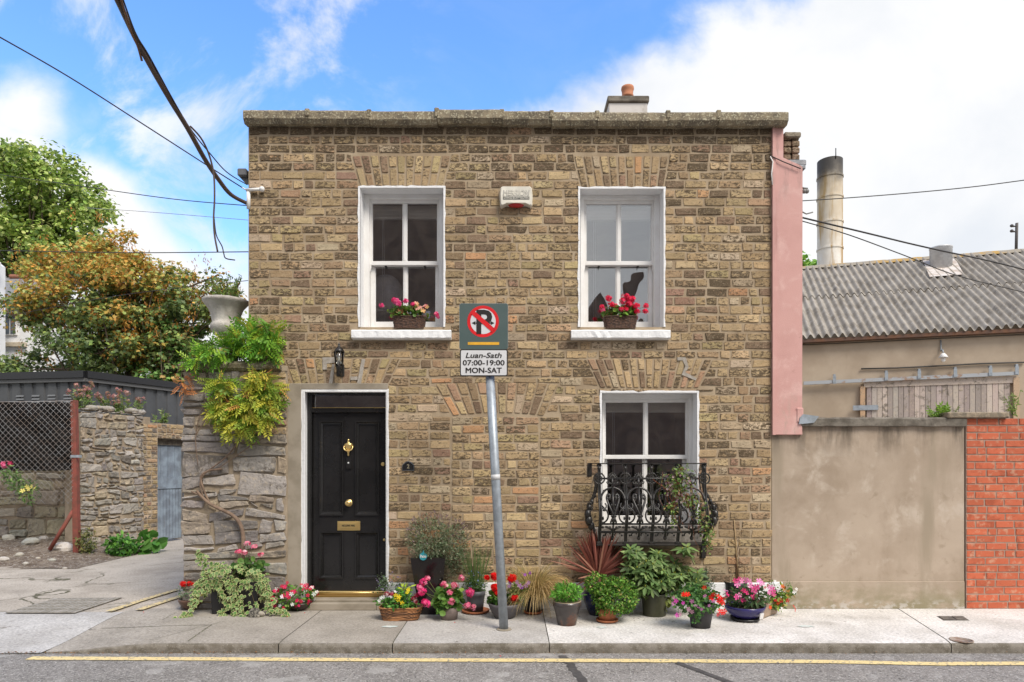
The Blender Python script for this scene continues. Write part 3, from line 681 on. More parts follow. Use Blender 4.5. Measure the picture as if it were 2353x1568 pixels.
g = Geo(); g.box(X(1799, .1), X(1850, .1), .06, .5, Z(384, .1), Z(370, .1), 0, .012); g.box(X(1820, .1), X(1846, .1), .03, .3, Z(396, .1), Z(384, .1), 0, .015)
part('lead_flashing', g, [M('lead', (.20, .21, .22), .6, (.3, .3, .31), vs=14, metal=.4, bump=.6)], house)
# ---------------------------------------------------------------- stone pier left of the door
pier = thing('stone_wall', 'tall rough grey limestone pier left of the black door, topped by an urn', 'stone wall', (X(540), 0, 0))
PY = -.05; mp_ = lambda s, z, d: (s, PY - d, z)
def pier_col():
    c = rnd.choices([(.33, .30, .275), (.28, .255, .235), (.38, .35, .32), (.34, .29, .23), (.22, .20, .19), (.42, .34, .24)], [4, 3, 2, 2, 1.5, .7])[0]; return vary(c, .10), min(1, max(0, rnd.gauss(.30, .15)))
PX0, PX1 = X(417, PY), X(659, PY); PZ1 = Z(853, PY)
g = Geo(); g.box(PX0 + .02, PX1, PY + .012, .75, 0, PZ1, 1)
g.box(X(600), PX1, PY, 0, PZ1, Z(842), 1)
rubble(g, mp_, PX0, PX1, 0, Z(1000, PY), .11, .27, .16, .66, depth=.014, rough=.016, joint=.024, colf=pier_col)
rubble(g, mp_, PX0, X(560), Z(1000, PY), PZ1, .12, .22, .20, .48, depth=.016, rough=.016, joint=.024, colf=pier_col)
courses(g, mp_, X(560), PX1, Z(1000, PY), Z(852, PY), .09, [], depth=.012)
part('masonry', g, [m_stone, m_lime], pier)
g = Geo(); n = 16
for (za, zb, yo, xo) in ((PZ1, Z(829, PY), -.05, -.03),):
    V = []; xa, xb = PX0 + xo + .02, X(648, PY)
    k = [(PY, za), (PY + yo, za + .02), (PY + yo - .01, za + .06), (PY + yo + .03, zb - .01), (.72, zb), (.72, za)]
    for q in range(n + 1):
        x = xa + (xb - xa) * q / n
        for j, (yy, zz) in enumerate(k): w = mn.noise((x * 6, j * 3.3, 5)) * .022 if j < 4 else 0; V.append((x, yy + w, zz + w))
    g.add(V, [(q * 6 + j, q * 6 + (j + 1) % 6, (q + 1) * 6 + (j + 1) % 6, (q + 1) * 6 + j) for q in range(n) for j in range(6)] + [list(range(6))[::-1], list(range(n * 6, n * 6 + 6))], 0)
part('capstone', g, [m_cornice], pier)
# ---------------------------------------------------------------- render wall and red wall at right
rw = thing('rendered_wall', 'blotchy beige cement rendered yard wall between pink strip and red brick wall', 'wall', (X(2000), 0, 0))
g = Geo(); RX0, RX1 = X(1774), X(2216)
g.box(RX0, RX1 - .002, 0, .24, 0, Z(980)); g.box(RX0, RX1 - .002, -.012, 0, .0, Z(1336, -.01), 0, .008)
part('render_face', g, [m_render], rw)
g = Geo(); n = 24; V = []; xa, xb = X(1842, -.05), X(2222, -.05); za, zb = Z(980, -.05), Z(959, -.05)
k = [(.0, za), (-.045, za + .006), (-.05, zb - .02), (-.035, zb), (.28, zb), (.28, za)]
for q in range(n + 1):
    x = xa + (xb - xa) * q / n
    for j, (yy, zz) in enumerate(k): w = mn.noise((x * 8, j * 3.3, 9)) * .010 if j < 5 else 0; V.append((x, yy + w, zz + w))
g.add(V, [(q * 6 + j, q * 6 + (j + 1) % 6, (q + 1) * 6 + (j + 1) % 6, (q + 1) * 6 + j) for q in range(n) for j in range(6)] + [list(range(6))[::-1], list(range(n * 6, n * 6 + 6))], 0)
part('coping', g, [m_capconc], rw)
g = Geo(); g.prism([(X(1836, -.06), Z(975, -.06)), (X(1870, -.06), Z(972, -.06)), (X(1882, -.06), Z(957, -.06)), (X(1846, -.06), Z(952, -.06)), (X(1838, -.06), Z(960, -.06))], -.062, .1); part('lead_flashing', g, [M('lead_sheet', (.36, .40, .45), .5, (.25, .28, .3), vs=9, metal=.4, bump=.3)], rw)
rb = thing('red_brick_wall', 'bright red brick wall with white mortar joints at the right end', 'wall', (X(2290), 0, 0))
g = Geo(); BX0, BX1 = X(2218), X(2353) + 2.0
g.box(BX0, BX1, -.012, .24, 0, Z(962), 1)
def red_col(z=0):
    return vary((.50, .125, .06), .06), min(1, max(0, rnd.gauss(.28, .15)))
courses(g, lambda s, z, d: (s, -.012 - d, z), BX0, BX1, .0, Z(961), .0795, [], joint=.009, L=.22, colf=red_col, depth=.005, rough=.001, jit=.0008, wob=.001)
part('brickwork', g, [m_redbrick, m_redmortar], rb)
g = Geo(); g.box(X(2178, -.06), X(2320, -.06), -.07, .3, Z(961, -.06), Z(947, -.06), 0, .012); part('coping', g, [M('lichen_concrete', (.34, .27, .19), .95, (.18, .15, .11), vs=20, bump=1)], rb)
# ---------------------------------------------------------------- ground, road, pavement
KY = yg(1477.5); RZ = -.092
def hz(x, y):
    """footpath level: falls to the carriageway at the lane mouth on the left"""
    sx = min(1, max(0, (-3.05 - x) / 1.25)); sx = sx * sx * (3 - 2 * sx); sy = min(1, max(0, (-y - .15) / 1.2)); sy = sy * sy * (3 - 2 * sy)
    return RZ * .93 * sx * sy
def sheet(g, x0, x1, y0, y1, nx, ny, dz=0.0, f=hz, m=0, nz=0.0):
    V = []
    for j in range(ny + 1):
        for i in range(nx + 1):
            x = x0 + (x1 - x0) * i / nx; y = y0 + (y1 - y0) * j / ny; V.append((x, y, f(x, y) + dz + (mn.noise((x * 1.5, y * 1.5, 2)) * nz if nz else 0)))
    return g.add(V, [(j * (nx + 1) + i, j * (nx + 1) + i + 1, (j + 1) * (nx + 1) + i + 1, (j + 1) * (nx + 1) + i) for j in range(ny) for i in range(nx)], m, smooth=True)
def concrete(name, c, c2, crack=None, speck=None, vs=2.5):
    m = M(name, c, .92, c2, vs=vs, lo=.3, hi=.75, bump=.25, bs=90, speck=speck, spec=.25)
    t = m.node_tree; L = t.links; p = t.nodes['Principled BSDF']; src = p.inputs['Base Color'].links[0].from_socket
    tc = N(t, 'ShaderNodeTexCoord')
    # fine grit
    n = N(t, 'ShaderNodeTexNoise'); setin(n, Scale=42, Detail=6, Roughness=.75); L.new(tc.outputs['Object'], n.inputs[0])
    mr = N(t, 'ShaderNodeMapRange'); setin(mr, **{'From Min': .35, 'From Max': .65, 'To Min': .66, 'To Max': 1.22}); L.new(n.outputs[0], mr.inputs[0])
    mx = N(t, 'ShaderNodeMix', data_type='RGBA', blend_type='MULTIPLY'); mx.inputs[0].default_value = 1; L.new(src, mx.inputs[6])
    cc = N(t, 'ShaderNodeCombineColor');
    for i in range(3): L.new(mr.outputs[0], cc.inputs[i])
    L.new(cc.outputs[0], mx.inputs[7]); src = mx.outputs[2]
    if crack:
        ns = N(t, 'ShaderNodeTexNoise'); setin(ns, Scale=2.2, Detail=5); L.new(tc.outputs['Object'], ns.inputs[0])
        mm = N(t, 'ShaderNodeMix', data_type='RGBA'); mm.inputs[0].default_value = .32; L.new(tc.outputs['Object'], mm.inputs[6]); L.new(ns.outputs['Color'], mm.inputs[7])
        vo = N(t, 'ShaderNodeTexVoronoi', feature='DISTANCE_TO_EDGE'); setin(vo, Scale=crack[0]); L.new(mm.outputs[2], vo.inputs['Vector'])
        r = N(t, 'ShaderNodeMapRange'); setin(r, **{'From Min': crack[1], 'From Max': crack[1] * 2.2, 'To Min': 1, 'To Max': 0}); L.new(vo.outputs['Distance'], r.inputs[0])
        gate = N(t, 'ShaderNodeTexNoise'); setin(gate, Scale=.9, Detail=2); L.new(tc.outputs['Object'], gate.inputs[0])
        gr = N(t, 'ShaderNodeMapRange'); setin(gr, **{'From Min': .42, 'From Max': .55}); L.new(gate.outputs[0], gr.inputs[0])
        fac = math_(t, 'MULTIPLY', r.outputs[0], gr.outputs[0])
        m2 = N(t, 'ShaderNodeMix', data_type='RGBA'); L.new(fac, m2.inputs[0]); L.new(src, m2.inputs[6]); m2.inputs[7].default_value = (.09, .085, .05, 1); src = m2.outputs[2]
    for (sc, lo, hi, f, c) in ((11, .66, .70, .6, (.13, .115, .10)), (1.7, .56, .72, .45, (.22, .195, .16))):     # gum spots and old damp stains
        ns = N(t, 'ShaderNodeTexNoise'); setin(ns, Scale=sc, Detail=3 if sc > 5 else 7, Roughness=.6); L.new(tc.outputs['Object'], ns.inputs[0])
        r = N(t, 'ShaderNodeMapRange'); setin(r, **{'From Min': lo, 'From Max': hi, 'To Max': f}); L.new(ns.outputs[0], r.inputs[0])
        m2 = N(t, 'ShaderNodeMix', data_type='RGBA'); L.new(r.outputs[0], m2.inputs[0]); L.new(src, m2.inputs[6]); m2.inputs[7].default_value = (*c, 1); src = m2.outputs[2]
    L.new(src, p.inputs['Base Color']); return m
m_conc_old = concrete('old_grey_concrete', (.40, .36, .31), (.29, .26, .22), speck=((.46, .43, .38), 140, .62))
m_conc_mid = concrete('smooth_grey_concrete', (.50, .475, .44), (.39, .365, .335))
m_conc_new = concrete('new_pale_concrete', (.76, .73, .69), (.54, .51, .465), vs=1.8)
m_conc_lane = concrete('cracked_lane_concrete', (.50, .445, .375), (.36, .315, .26), crack=(.8, .0045), speck=((.2, .19, .16), 60, .66), vs=1.6)
m_conc_apron = concrete('apron_concrete', (.52, .50, .475), (.40, .38, .355))
m_kerbface = M('kerb_face', (.25, .225, .19), .95, (.15, .13, .10), vs=12, bump=1, bs=70, speck=((.36, .33, .28), 110, .62))
g = Geo(); g.add([(-400, -400, -.16), (400, -400, -.16), (400, 600, -.16), (-400, 600, -.16)], [(0, 1, 2, 3)]); struct('ground', g, [M('far_ground', (.16, .15, .12), .95, (.1, .12, .06), vs=.4)])
# pavement slabs: edges follow the joints in the paving
jx = [(-4.15, -4.15), (-2.062, -2.062), (-1.055, -1.055), (.33, .33), (4.23, 3.88), (12, 12)]
mats = [m_conc_old, m_conc_old, m_conc_mid, m_conc_new, m_conc_new]
gk = Geo(); hsh = [.0, .0, .0, .0, .002]
for i in range(5):
    g = Geo(); (a0, a1), (b0, b1) = jx[i], jx[i + 1]; nx, ny = (24, 12); V = []
    ex = .004
    for j in range(ny + 1):
        t = j / ny; y = KY + (.02 - KY) * t + (.008 if j == 0 else 0)
        for q in range(nx + 1):
            s = q / nx; x = (a1 * (1 - t) + a0 * t + ex) * (1 - s) + (b1 * (1 - t) + b0 * t - ex) * s
            yy = y + (mn.noise((x * 3, 0, 1)) * .012 if j == 0 else 0) * (1 if i < 3 else .3)
            V.append((x, yy, hz(x, yy) + hsh[i] - (.008 if j == 0 else 0)))
    g.add(V, [(j * (nx + 1) + q, j * (nx + 1) + q + 1, (j + 1) * (nx + 1) + q + 1, (j + 1) * (nx + 1) + q) for j in range(ny) for q in range(nx)], 0, smooth=True)
    if i == 1:   # subtle second joint in the old paving
        pass
    struct('pavement', g, [mats[i]])
    # kerb face beneath
    V = []; n = 40
    for q in range(n + 1):
        x = a1 + ex + (b1 - ex - a1 - ex) * q / n; w = mn.noise((x * 9, 3, 1)) * (.012 if i < 3 else .004); yy = KY + mn.noise((x * 3, 0, 1)) * .012 * (1 if i < 3 else .3)
        z = hz(x, KY)
        V += [(x, yy + .012, z + hsh[i] - .006), (x, yy - .003 + w * .3, z + hsh[i] - .014), (x, yy - .006 + w, (z + RZ) / 2), (x, yy - .002 + w, RZ - .02)]
    gk.add(V, [(q * 4 + j, q * 4 + j + 1, (q + 1) * 4 + j + 1, (q + 1) * 4 + j) for q in range(n) for j in range(3)], 0, smooth=True)
struct('kerb', gk, [m_kerbface])
g = Geo(); sheet(g, -4.5, 12, KY, .3, 60, 6, -.012); struct('pavement_bed', g, [M('joint_dirt', (.10, .085, .06), 1, (.07, .08, .03), vs=20)])
# lane and apron
g = Geo(); sheet(g, -14, -4.152, KY - .02, -.16, 40, 14); struct('lane_apron', g, [m_conc_apron])
g = Geo(); sheet(g, -14, -3.2, -.155, 14, 44, 40, nz=.008); struct('lane', g, [m_conc_lane])
g = Geo(); sheet(g, 2.9, 30, .05, 30, 20, 20, .0, lambda x, y: 0.0); struct('yard', g, [m_conc_lane])
# road
def asphalt():
    m = M('asphalt', (.27, .25, .232), .9, (.19, .175, .16), vs=2.2, lo=.3, hi=.75, bump=.5, bs=140, spec=.3)
    t = m.node_tree; L = t.links; p = t.nodes['Principled BSDF']; src = p.inputs['Base Color'].links[0].from_socket; tc = N(t, 'ShaderNodeTexCoord')
    for (sc, lo, c, f) in ((70, .56, (.50, .48, .44), .8), (28, .60, (.36, .34, .31), .6), (48, .42, (.07, .065, .06), -1), (3.0, .60, (.46, .44, .41), .45)):
        n = N(t, 'ShaderNodeTexNoise'); setin(n, Scale=sc, Detail=2, Roughness=.6); L.new(tc.outputs['Object'], n.inputs[0])
        r = N(t, 'ShaderNodeMapRange')
        if f > 0: setin(r, **{'From Min': lo, 'From Max': lo + .07, 'To Max': f})
        else: setin(r, **{'From Min': lo, 'From Max': lo - .07, 'To Max': .8})
        L.new(n.outputs[0], r.inputs[0])
        mx = N(t, 'ShaderNodeMix', data_type='RGBA'); L.new(r.outputs[0], mx.inputs[0]); L.new(src, mx.inputs[6]); mx.inputs[7].default_value = (*c, 1); src = mx.outputs[2]
    L.new(src, p.inputs['Base Color']); return m
m_asph = asphalt()
g = Geo(); sheet(g, -40, 40, -14, KY + .03, 160, 40, RZ, lambda x, y: 0.0, 0, .002); struct('road', g, [m_asph])
g = Geo()
def tarstrip(pts, w, g):
    V = []
    for i, (x, y) in enumerate(pts):
        for s in (-1, 1): V.append((x + s * w * (1 + .5 * mn.noise((i * 1.1, s, 4))), y, RZ + .005))
    g.add(V, [(2 * i, 2 * i + 1, 2 * i + 3, 2 * i + 2) for i in range(len(pts) - 1)])
tarstrip([(X(1293, -1.5) + .008 * i + .03 * mn.noise((i * .7, 1, 1)), KY - .08 - i * .05) for i in range(26)], .035, g)
tarstrip([(X(1560, -1.7) + .022 * i, KY - .30 - i * .04) for i in range(26)], .035, g)
tarstrip([(X(1560, -1.7) - .03 * i, KY - .22 + .004 * i) for i in range(14)], .02, g)
struct('tar_patch', g, [M('wet_tar', (.06, .056, .055), .6, (.10, .094, .09), vs=20, bump=.4)])
def paintmark(name, c, wear):
    m = M(name, c, .75, tuple(q * .85 for q in c), vs=30, bump=.3, bs=90, speck=((.25, .23, .19), 38, wear - .04)); return m
m_yel = paintmark('road_yellow', (.80, .63, .30), .62); m_yelp = paintmark('path_yellow', (.68, .54, .27), .58)
def strip(name, pts, w, mat, z0=0, n=80, jitter=.006, f=None):
    g = Geo(); pts = np.array(pts, float); seg = np.linalg.norm(np.diff(pts, axis=0), axis=1); cum = np.concatenate([[0], np.cumsum(seg)]); V = []
    for q in range(n + 1):
        s = cum[-1] * q / n; x = np.interp(s, cum, pts[:, 0]); y = np.interp(s, cum, pts[:, 1]); x2 = np.interp(min(s + .02, cum[-1]), cum, pts[:, 0]); y2 = np.interp(min(s + .02, cum[-1]), cum, pts[:, 1])
        if q == n: dx, dy = pts[-1] - pts[-2]
        else: dx, dy = x2 - x, y2 - y
        l = math.hypot(dx, dy) or 1; nx_, ny_ = -dy / l, dx / l
        for sd in (-1, 1):
            w_ = w / 2 + jitter * mn.noise((s * 9, sd * 5, 2)); px, py = x + nx_ * w_ * sd, y + ny_ * w_ * sd
            V.append((px, py, (f(px, py) if f else 0) + z0))
    g.add(V, [(2 * i, 2 * i + 1, 2 * i + 3, 2 * i + 2) for i in range(n)]); return struct(name, g, [mat])
def rp(u, v): q = G(u, v, RZ); return (q[0], q[1])
strip('road_marking', [rp(66, 1514), rp(400, 1515.5), rp(900, 1518), rp(1400, 1519.5), rp(1900, 1522), rp(2150, 1527), rp(2360, 1526), (rp(2360, 1526)[0] + 4, rp(2360, 1526)[1])], .095, m_yel, RZ + .006, 200)
def gp(u, v): q = G(u, v, 0); return (q[0], q[1])
strip('lane_marking', [gp(250, 1408), gp(330, 1381), gp(408, 1357)], .085, m_yelp, .016, 30, f=hz)
strip('lane_marking', [gp(318, 1405), gp(420, 1371)], .085, m_yelp, .016, 24, f=hz)
# covers let into the paving
def cover(name, label, quad, mat, rows, cols, z=.004):
    g = Geo(); q = [np.array(gp(*p)) for p in quad]
    g.add([(*p, z) for p in q], [(0, 1, 2, 3)])
    for i in range(cols):
        for j in range(rows):
            a0, a1, b0, b1 = (i + .1) / cols, (i + .9) / cols, (j + .1) / rows, (j + .9) / rows
            pt = lambda a, b: (q[0] * (1 - a) + q[1] * a) * (1 - b) + (q[3] * (1 - a) + q[2] * a) * b
            g.add([(*pt(a, b), z + h) for h in (0, .006) for a, b in ((a0, b0), (a1, b0), (a1, b1), (a0, b1))], [(4, 5, 6, 7), (0, 1, 5, 4), (1, 2, 6, 5), (2, 3, 7, 6), (3, 0, 4, 7)], 1)
    o = part(name, g, mat); tag(o, label, 'cover'); return o
m_ci = M('cast_iron_plate', (.10, .09, .08), .8, (.2, .18, .15), vs=12, metal=.2, bump=.4)
cover('manhole_cover', 'large rectangular ribbed manhole cover in the lane at left', [(10, 1411), (172, 1411), (282, 1375), (128, 1377)], [m_ci, M('cover_fill', (.36, .33, .29), .9, (.25, .23, .19), vs=9, bump=.4)], 5, 12, .008)
cover('drain_cover', 'small dark rectangular iron cover in pale pavement near red wall', [(2168, 1427), (2228, 1427), (2213, 1417), (2152, 1417)], [m_ci, m_ci], 1, 2)
g = Geo(); c0 = gp(2209, 1472); g.lathe([(.095, 0), (.095, .006), (.085, .006), (.085, .003), (.0, .004)], 20, (c0[0], c0[1], .001)); tag(part('water_valve_cover', g, [M('rusty_iron', (.22, .13, .09), .85, (.35, .3, .25), vs=20, bump=.4)]), 'small round rusty valve cover near the kerb at right', 'cover')
g = Geo()
for i in range(520):
    u = rnd.uniform(-40, 1300) if rnd.random() < .7 else rnd.uniform(1300, 2353); x = X(u, KY); y = KY - abs(rnd.gauss(0, .035)) - .01; r = rnd.uniform(.003, .013); a = rnd.random() * 6.28
    c = rnd.choice([(.22, .10, .035), (.30, .14, .05), (.10, .06, .03), (.16, .13, .06), (.30, .27, .22), (.12, .11, .09)])
    V = [(x + r * math.cos(a), y + r * .5 * math.sin(a), RZ + .012), (x + r * .4, y + r * .5, RZ + .012 + r * .8), (x - r * math.cos(a), y - r * .5 * math.sin(a), RZ + .013), (x - r * .4, y - r * .5, RZ + .02)]
    g.add(V, [(0, 1, 2, 3)], 0, c)
for i in range(170):
    u = rnd.uniform(1190, 1800); v = rnd.uniform(1402, 1432); q = G(u, v, 0); r = rnd.uniform(.004, .012); c = rnd.choice([(.08, .05, .03), (.14, .10, .05), (.05, .04, .03)])
    a = rnd.random() * 6; g.add([(q[0] - r, q[1], .004), (q[0], q[1] - r * .6, .003), (q[0] + r, q[1] + .2 * r, .006), (q[0], q[1] + r * .6, .004)], [(0, 1, 2, 3)], 0, c)
for (u, v) in ((330, 1410), (1150, 1512), (1110, 1494), (900, 1493), (845, 1497), (860, 1500), (1735, 1425), (1045, 1434), (1700, 1500), (700, 1412), (660, 1420)):
    q = G(u, v, RZ if v > 1480 else 0); r = .009; g.add([(q[0] - r, q[1], q[2] + .014), (q[0], q[1] - r * .7, q[2] + .013), (q[0] + r, q[1], q[2] + .016), (q[0], q[1] + r * .7, q[2] + .02)], [(0, 1, 2, 3)], 0, (.55, .03, .04))
tag(part('leaf_litter', g, [m_leaf]), 'dry leaf scraps and petals scattered along the kerb and pots', 'leaf litter', kind='stuff')

for (u, v, w, hgt, lab) in ((1383, 1442, 22, 5, 'faint teal paint dab on the pavement in front of the terracotta pot'), (1850, 1440, 42, 4, 'faint teal paint streak on the pale pavement right of the trough'), (895, 1441, 34, 4, 'faint teal paint streak on the grey pavement below the woven basket')):
    g = Geo(); q = G(u, v, 0); n = 18; V = [(q[0] + w / 240 * (.5 + .5 * mn.noise((i * 1.3, u, 0))) * math.cos(i * 6.283 / n), q[1] + hgt / 60 * (.5 + .5 * mn.noise((i * 1.3, u, 4))) * math.sin(i * 6.283 / n), .0045) for i in range(n)]
    g.add(V, [list(range(n))]); tag(part('paint_mark', g, [M('teal_spray', (.50, .62, .58), .9, (.62, .62, .58), vs=25, lo=.35, hi=.6)] if 'teal_spray' not in bpy.data.materials else [bpy.data.materials['teal_spray']]), lab, 'paint mark')

def joint(pts, w=.006):
    g = Geo(); V = []; pts = np.array([gp(*q) for q in pts]); n = 24
    for i in range(n + 1):
        t = i / n * (len(pts) - 1); k = min(int(t), len(pts) - 2); p = pts[k] + (pts[k + 1] - pts[k]) * (t - k); dd = unit2(pts[k + 1] - pts[k]); nn = np.array((-dd[1], dd[0])); p = p + nn * mn.noise((i * .6, pts[0][0], 1)) * .012
        for s in (-1, 1): q = p + nn * s * w * (.7 + .5 * mn.noise((i * .9, s, 2))); V.append((q[0], q[1], hz(q[0], q[1]) + .003))
    g.add(V, [(2 * i, 2 * i + 1, 2 * i + 3, 2 * i + 2) for i in range(n)]); struct('pavement_joint', g, [m_joint])
unit2 = lambda a: a / (np.linalg.norm(a) + 1e-9)
m_joint = M('joint_line', (.13, .115, .09), 1, (.12, .13, .06), vs=9)
joint([(232, 1436), (350, 1437), (486, 1437)]); joint([(486, 1436), (432, 1474)]); joint([(372, 1424), (405, 1408)], .004); joint([(340, 1472), (520, 1427)], .003)
# ---------------------------------------------------------------- lane on the left: rubble wall, gate, fence, shed
WA, WB = np.array((X(186, 4.45), 4.45)), np.array((X(452, 6.9), 6.9))     # long stone wall with the blue gate
def along(A, B):
    d = (B - A) / np.linalg.norm(B - A); n = np.array((d[1], -d[0])); return lambda s, z, dd: (A[0] + d[0] * s + n[0] * dd, A[1] + d[1] * s + n[1] * dd, z), np.linalg.norm(B - A), d
mapL, LEN, dL = along(WA, WB)
def s_of(u):      # arc position on the wall seen at column u
    k = (u - CU) / FP; return (k * D + k * WA[1] - WA[0]) / (dL[0] - k * dL[1])
def z_of(u, v): s = s_of(u); return Z(v, WA[1] + dL[1] * s)
lw = thing('stone_wall', 'rough grey rubble stone lane wall with a pale blue wooden gate in it', 'stone wall', (WA[0], WA[1], 0))
sg0, sg1 = s_of(362), s_of(430)
gz = z_of(385, 1008)
def topl(s):
    base = 2.60 - .02 * s; return base + .06 * mn.noise((s * 3, 1, 1)) if s < s_of(345) else z_of(380, 972)
g = Geo(); m_in = lambda s, z, d: mapL(s, z, d)
cells(g, mapL, 0, s_of(345), -.1, 2.52, [], 1); cells(g, mapL, s_of(345) - .0, LEN, -.1, z_of(380, 974), [(sg0, sg1, -.2, gz)], 1)
g.add([mapL(0, z, -q) for z in (-.1, 2.5) for q in (0, .4)], [(0, 1, 3, 2)], 1); g.add([mapL(sg0, z, -q) for z in (-.1, gz) for q in (0, .4)], [(0, 1, 3, 2)], 1)
for (a, b, zt) in ((0, s_of(345), 2.52), (s_of(345), LEN, z_of(380, 974))): g.add([mapL(a, zt, 0), mapL(b, zt, 0), mapL(b, zt, -.4), mapL(a, zt, -.4)], [(0, 1, 2, 3)], 1)
cells(g, lambda s, z, d: mapL(s, z, -.4), 0, LEN, -.1, 2.2, [(sg0, sg1, -.2, gz)], 1)
rubble(g, mapL, -.02, s_of(330), -.02, 2.66, .09, .20, .10, .32, depth=.03, rough=.02, topf=topl)
courses(g, mapL, s_of(328), sg0, -.0, z_of(350, 975), .085, [], depth=.012, L=.2)
courses(g, mapL, sg0, LEN, gz + .11, z_of(380, 974), .10, [], depth=.012, L=.2)
voussoirs(g, mapL, sg0, LEN, sg0, LEN, gz + .0, gz + .11, 9)
for i in range(15):    # loose stones on the crest
    s = rnd.uniform(.05, s_of(330)); c, al = stone_col(); p = mapL(s, topl(s) + .02, -.1 - rnd.random() * .1); g.ball(p, rnd.uniform(.07, .14), 0, c, 6, 4, (1.3, 1, .5))
part('masonry', g, [m_stone, m_lime], lw)
m_blue = M('weathered_blue_paint', (.27, .33, .39), .75, (.17, .20, .24), vs=5, bump=.4, bs=50, streak=((.12, .10, .08), 16, .60, .8))
g = Geo(); mid = z_of(388, 1110); n = 4
def gbox(g, s0, s1, z0, z1, d0, d1, m=0):
    p = [mapL(s0, z0, d0), mapL(s1, z0, d0), mapL(s1, z0, d1), mapL(s0, z0, d1)]; q = [(a[0], a[1], z1) for a in p]; g.hexa(p + q, m)
for i in range(4):
    w = (sg1 - sg0 - .04) / 4; gbox(g, sg0 + .02 + i * w + .004, sg0 + .02 + (i + 1) * w - .004, mid + .1, gz - .12, -.16, -.13)
for i in range(9):
    w = (sg1 - sg0 - .04) / 9; gbox(g, sg0 + .02 + i * w + .004, sg0 + .02 + (i + 1) * w - .004, .05, mid - .1, -.16, -.13)
gbox(g, sg0 + .02, sg1 - .02, mid - .12, mid + .12, -.165, -.115); gbox(g, sg0 + .02, sg1, gz - .13, gz - .01, -.2, -.1, 1); gbox(g, sg0, sg0 + .022, 0, gz, -.2, -.1, 1)
part('gate', g, [m_blue, M('old_timber', (.10, .08, .06), .9, (.2, .17, .13), vs=9, bump=.5)], lw, 'pale blue boarded wooden gate, slightly ajar at the foot')
# lower wall behind the chain link
bw = thing('stone_wall', 'mossy blockwork stone wall behind the chain link fence at far left', 'stone wall', (X(90, 4.9), 4.9, 0))
g = Geo(); mpb = lambda s, z, d: (s, 4.9 - d, z); bx0, bx1 = X(-60, 4.9), WA[0] + .1
g.box(bx0, bx1, 4.905, 5.3, -.1, 2.30, 1); rubble(g, mpb, bx0, bx1, .0, 2.35, .2, .36, .25, .6, depth=.035, rough=.02, colf=lambda: (vary(rnd.choice([(.36, .32, .22), (.30, .27, .20), (.38, .34, .27), (.28, .26, .22)])), .35))
part('masonry', g, [m_stone, m_lime], bw)
# rubble mound
g = Geo()
def mound(x, y):
    t = min(1, max(0, (y - 2.9) / 1.7)); u = min(1, max(0, (-6.7 - .25 * (y - 2.6) * 0 - x) / .7)); return .20 * t * u + .04 * mn.noise((x * 3, y * 3, 0)) * u * (t > 0)
sheet(g, -14, -6.6, 2.75, 4.95, 50, 20, .005, mound, nz=.02); struct('soil', g, [M('rubble_soil', (.12, .085, .06), 1, (.25, .20, .15), vs=10, bump=1, bs=50, speck=((.45, .42, .38), 35, .60), bd=.03)])
fr = None
spots = [(148, 1276, .14), (72, 1270, .12), (20, 1262, .09), (100, 1262, .07), (45, 1283, .06), (120, 1290, .045), (10, 1290, .07), (60, 1295, .04), (88, 1286, .035), (150, 1302, .03)]
for i, (u, v, r) in enumerate(spots):
    q = G(u, v, .04); g = Geo(); g.ball((0, 0, 0), r, 0, n=9, k=6, sq=(1.2, .9, .7)); V = g.V[0]
    V *= (1 + .35 * np.array([mn.noise((p[0] * 9 / 1, p[1] * 9, p[2] * 9 + i)) for p in V]))[:, None]; V[:] = V + np.array((q[0], q[1], mound(q[0], q[1]) + r * .35)); g.C[0][:, :3] = vary((.50, .47, .42)); g.F = [(f, m, False) for f, m, s in g.F]
    lab = ['pale chunky rock beside the foot of the rusty post', 'flat grey rock leaning on the soil bank', 'grey rubble lump at the left edge of the soil', 'small flat stone above the other rubble', 'small pale rock low on the soil bank', 'little pale stone lying just in front of the chunky rock', 'rough stone at the far left bottom of the bank', 'very small stone on the lowest edge of the soil', 'tiny stone between the flat rock and chunky rock', 'tiny pale stone at the foot of the red post'][i]
    tag(part('rubble_rock', g, [m_stone]), lab, 'rock', 'loose rocks on the soil bank')
# red post, strut and chain link
fy = yg(1283) ; fx = X(177, fy); ftop = Z(920, fy)
fen = thing('chain_link_fence', 'rusty red posted chain link fence hung with black netting', 'fence', (fx, fy, 0))
m_rust = M('rusty_red_paint', (.27, .07, .05), .8, (.17, .06, .04), vs=9, bump=.4, bs=60)
g = Geo(); g.hexa([(fx - .045, fy - .04, 0), (fx + .045, fy - .04, 0), (fx + .045, fy + .04, 0), (fx - .045, fy + .04, 0), (fx - .085, fy - .04, ftop), (fx - .005, fy - .04, ftop), (fx - .005, fy + .04, ftop), (fx - .085, fy + .04, ftop)])
g.box(fx - .08, fx + .11, fy - .05, fy - .04, Z(1052, fy), Z(1046, fy), 1); post = part('post', g, [m_rust, m_galv], fen)
g = Geo(); g.tube([(X(172, fy), fy, Z(1168, fy)), (X(124, fy), fy - .1, Z(1262, fy))], .035, 5); part('strut', g, [m_rust], fen)
g = Geo(); z0, z1 = Z(1158, fy), Z(922, fy); xl, xr = fx - 2.4, fx - .04; pit = .10; n = int((xr - xl + z1 - z0) / pit) + 2
def sag(x, z): return fy - .05 + .03 * mn.noise((x * 2, z * 2, 0))
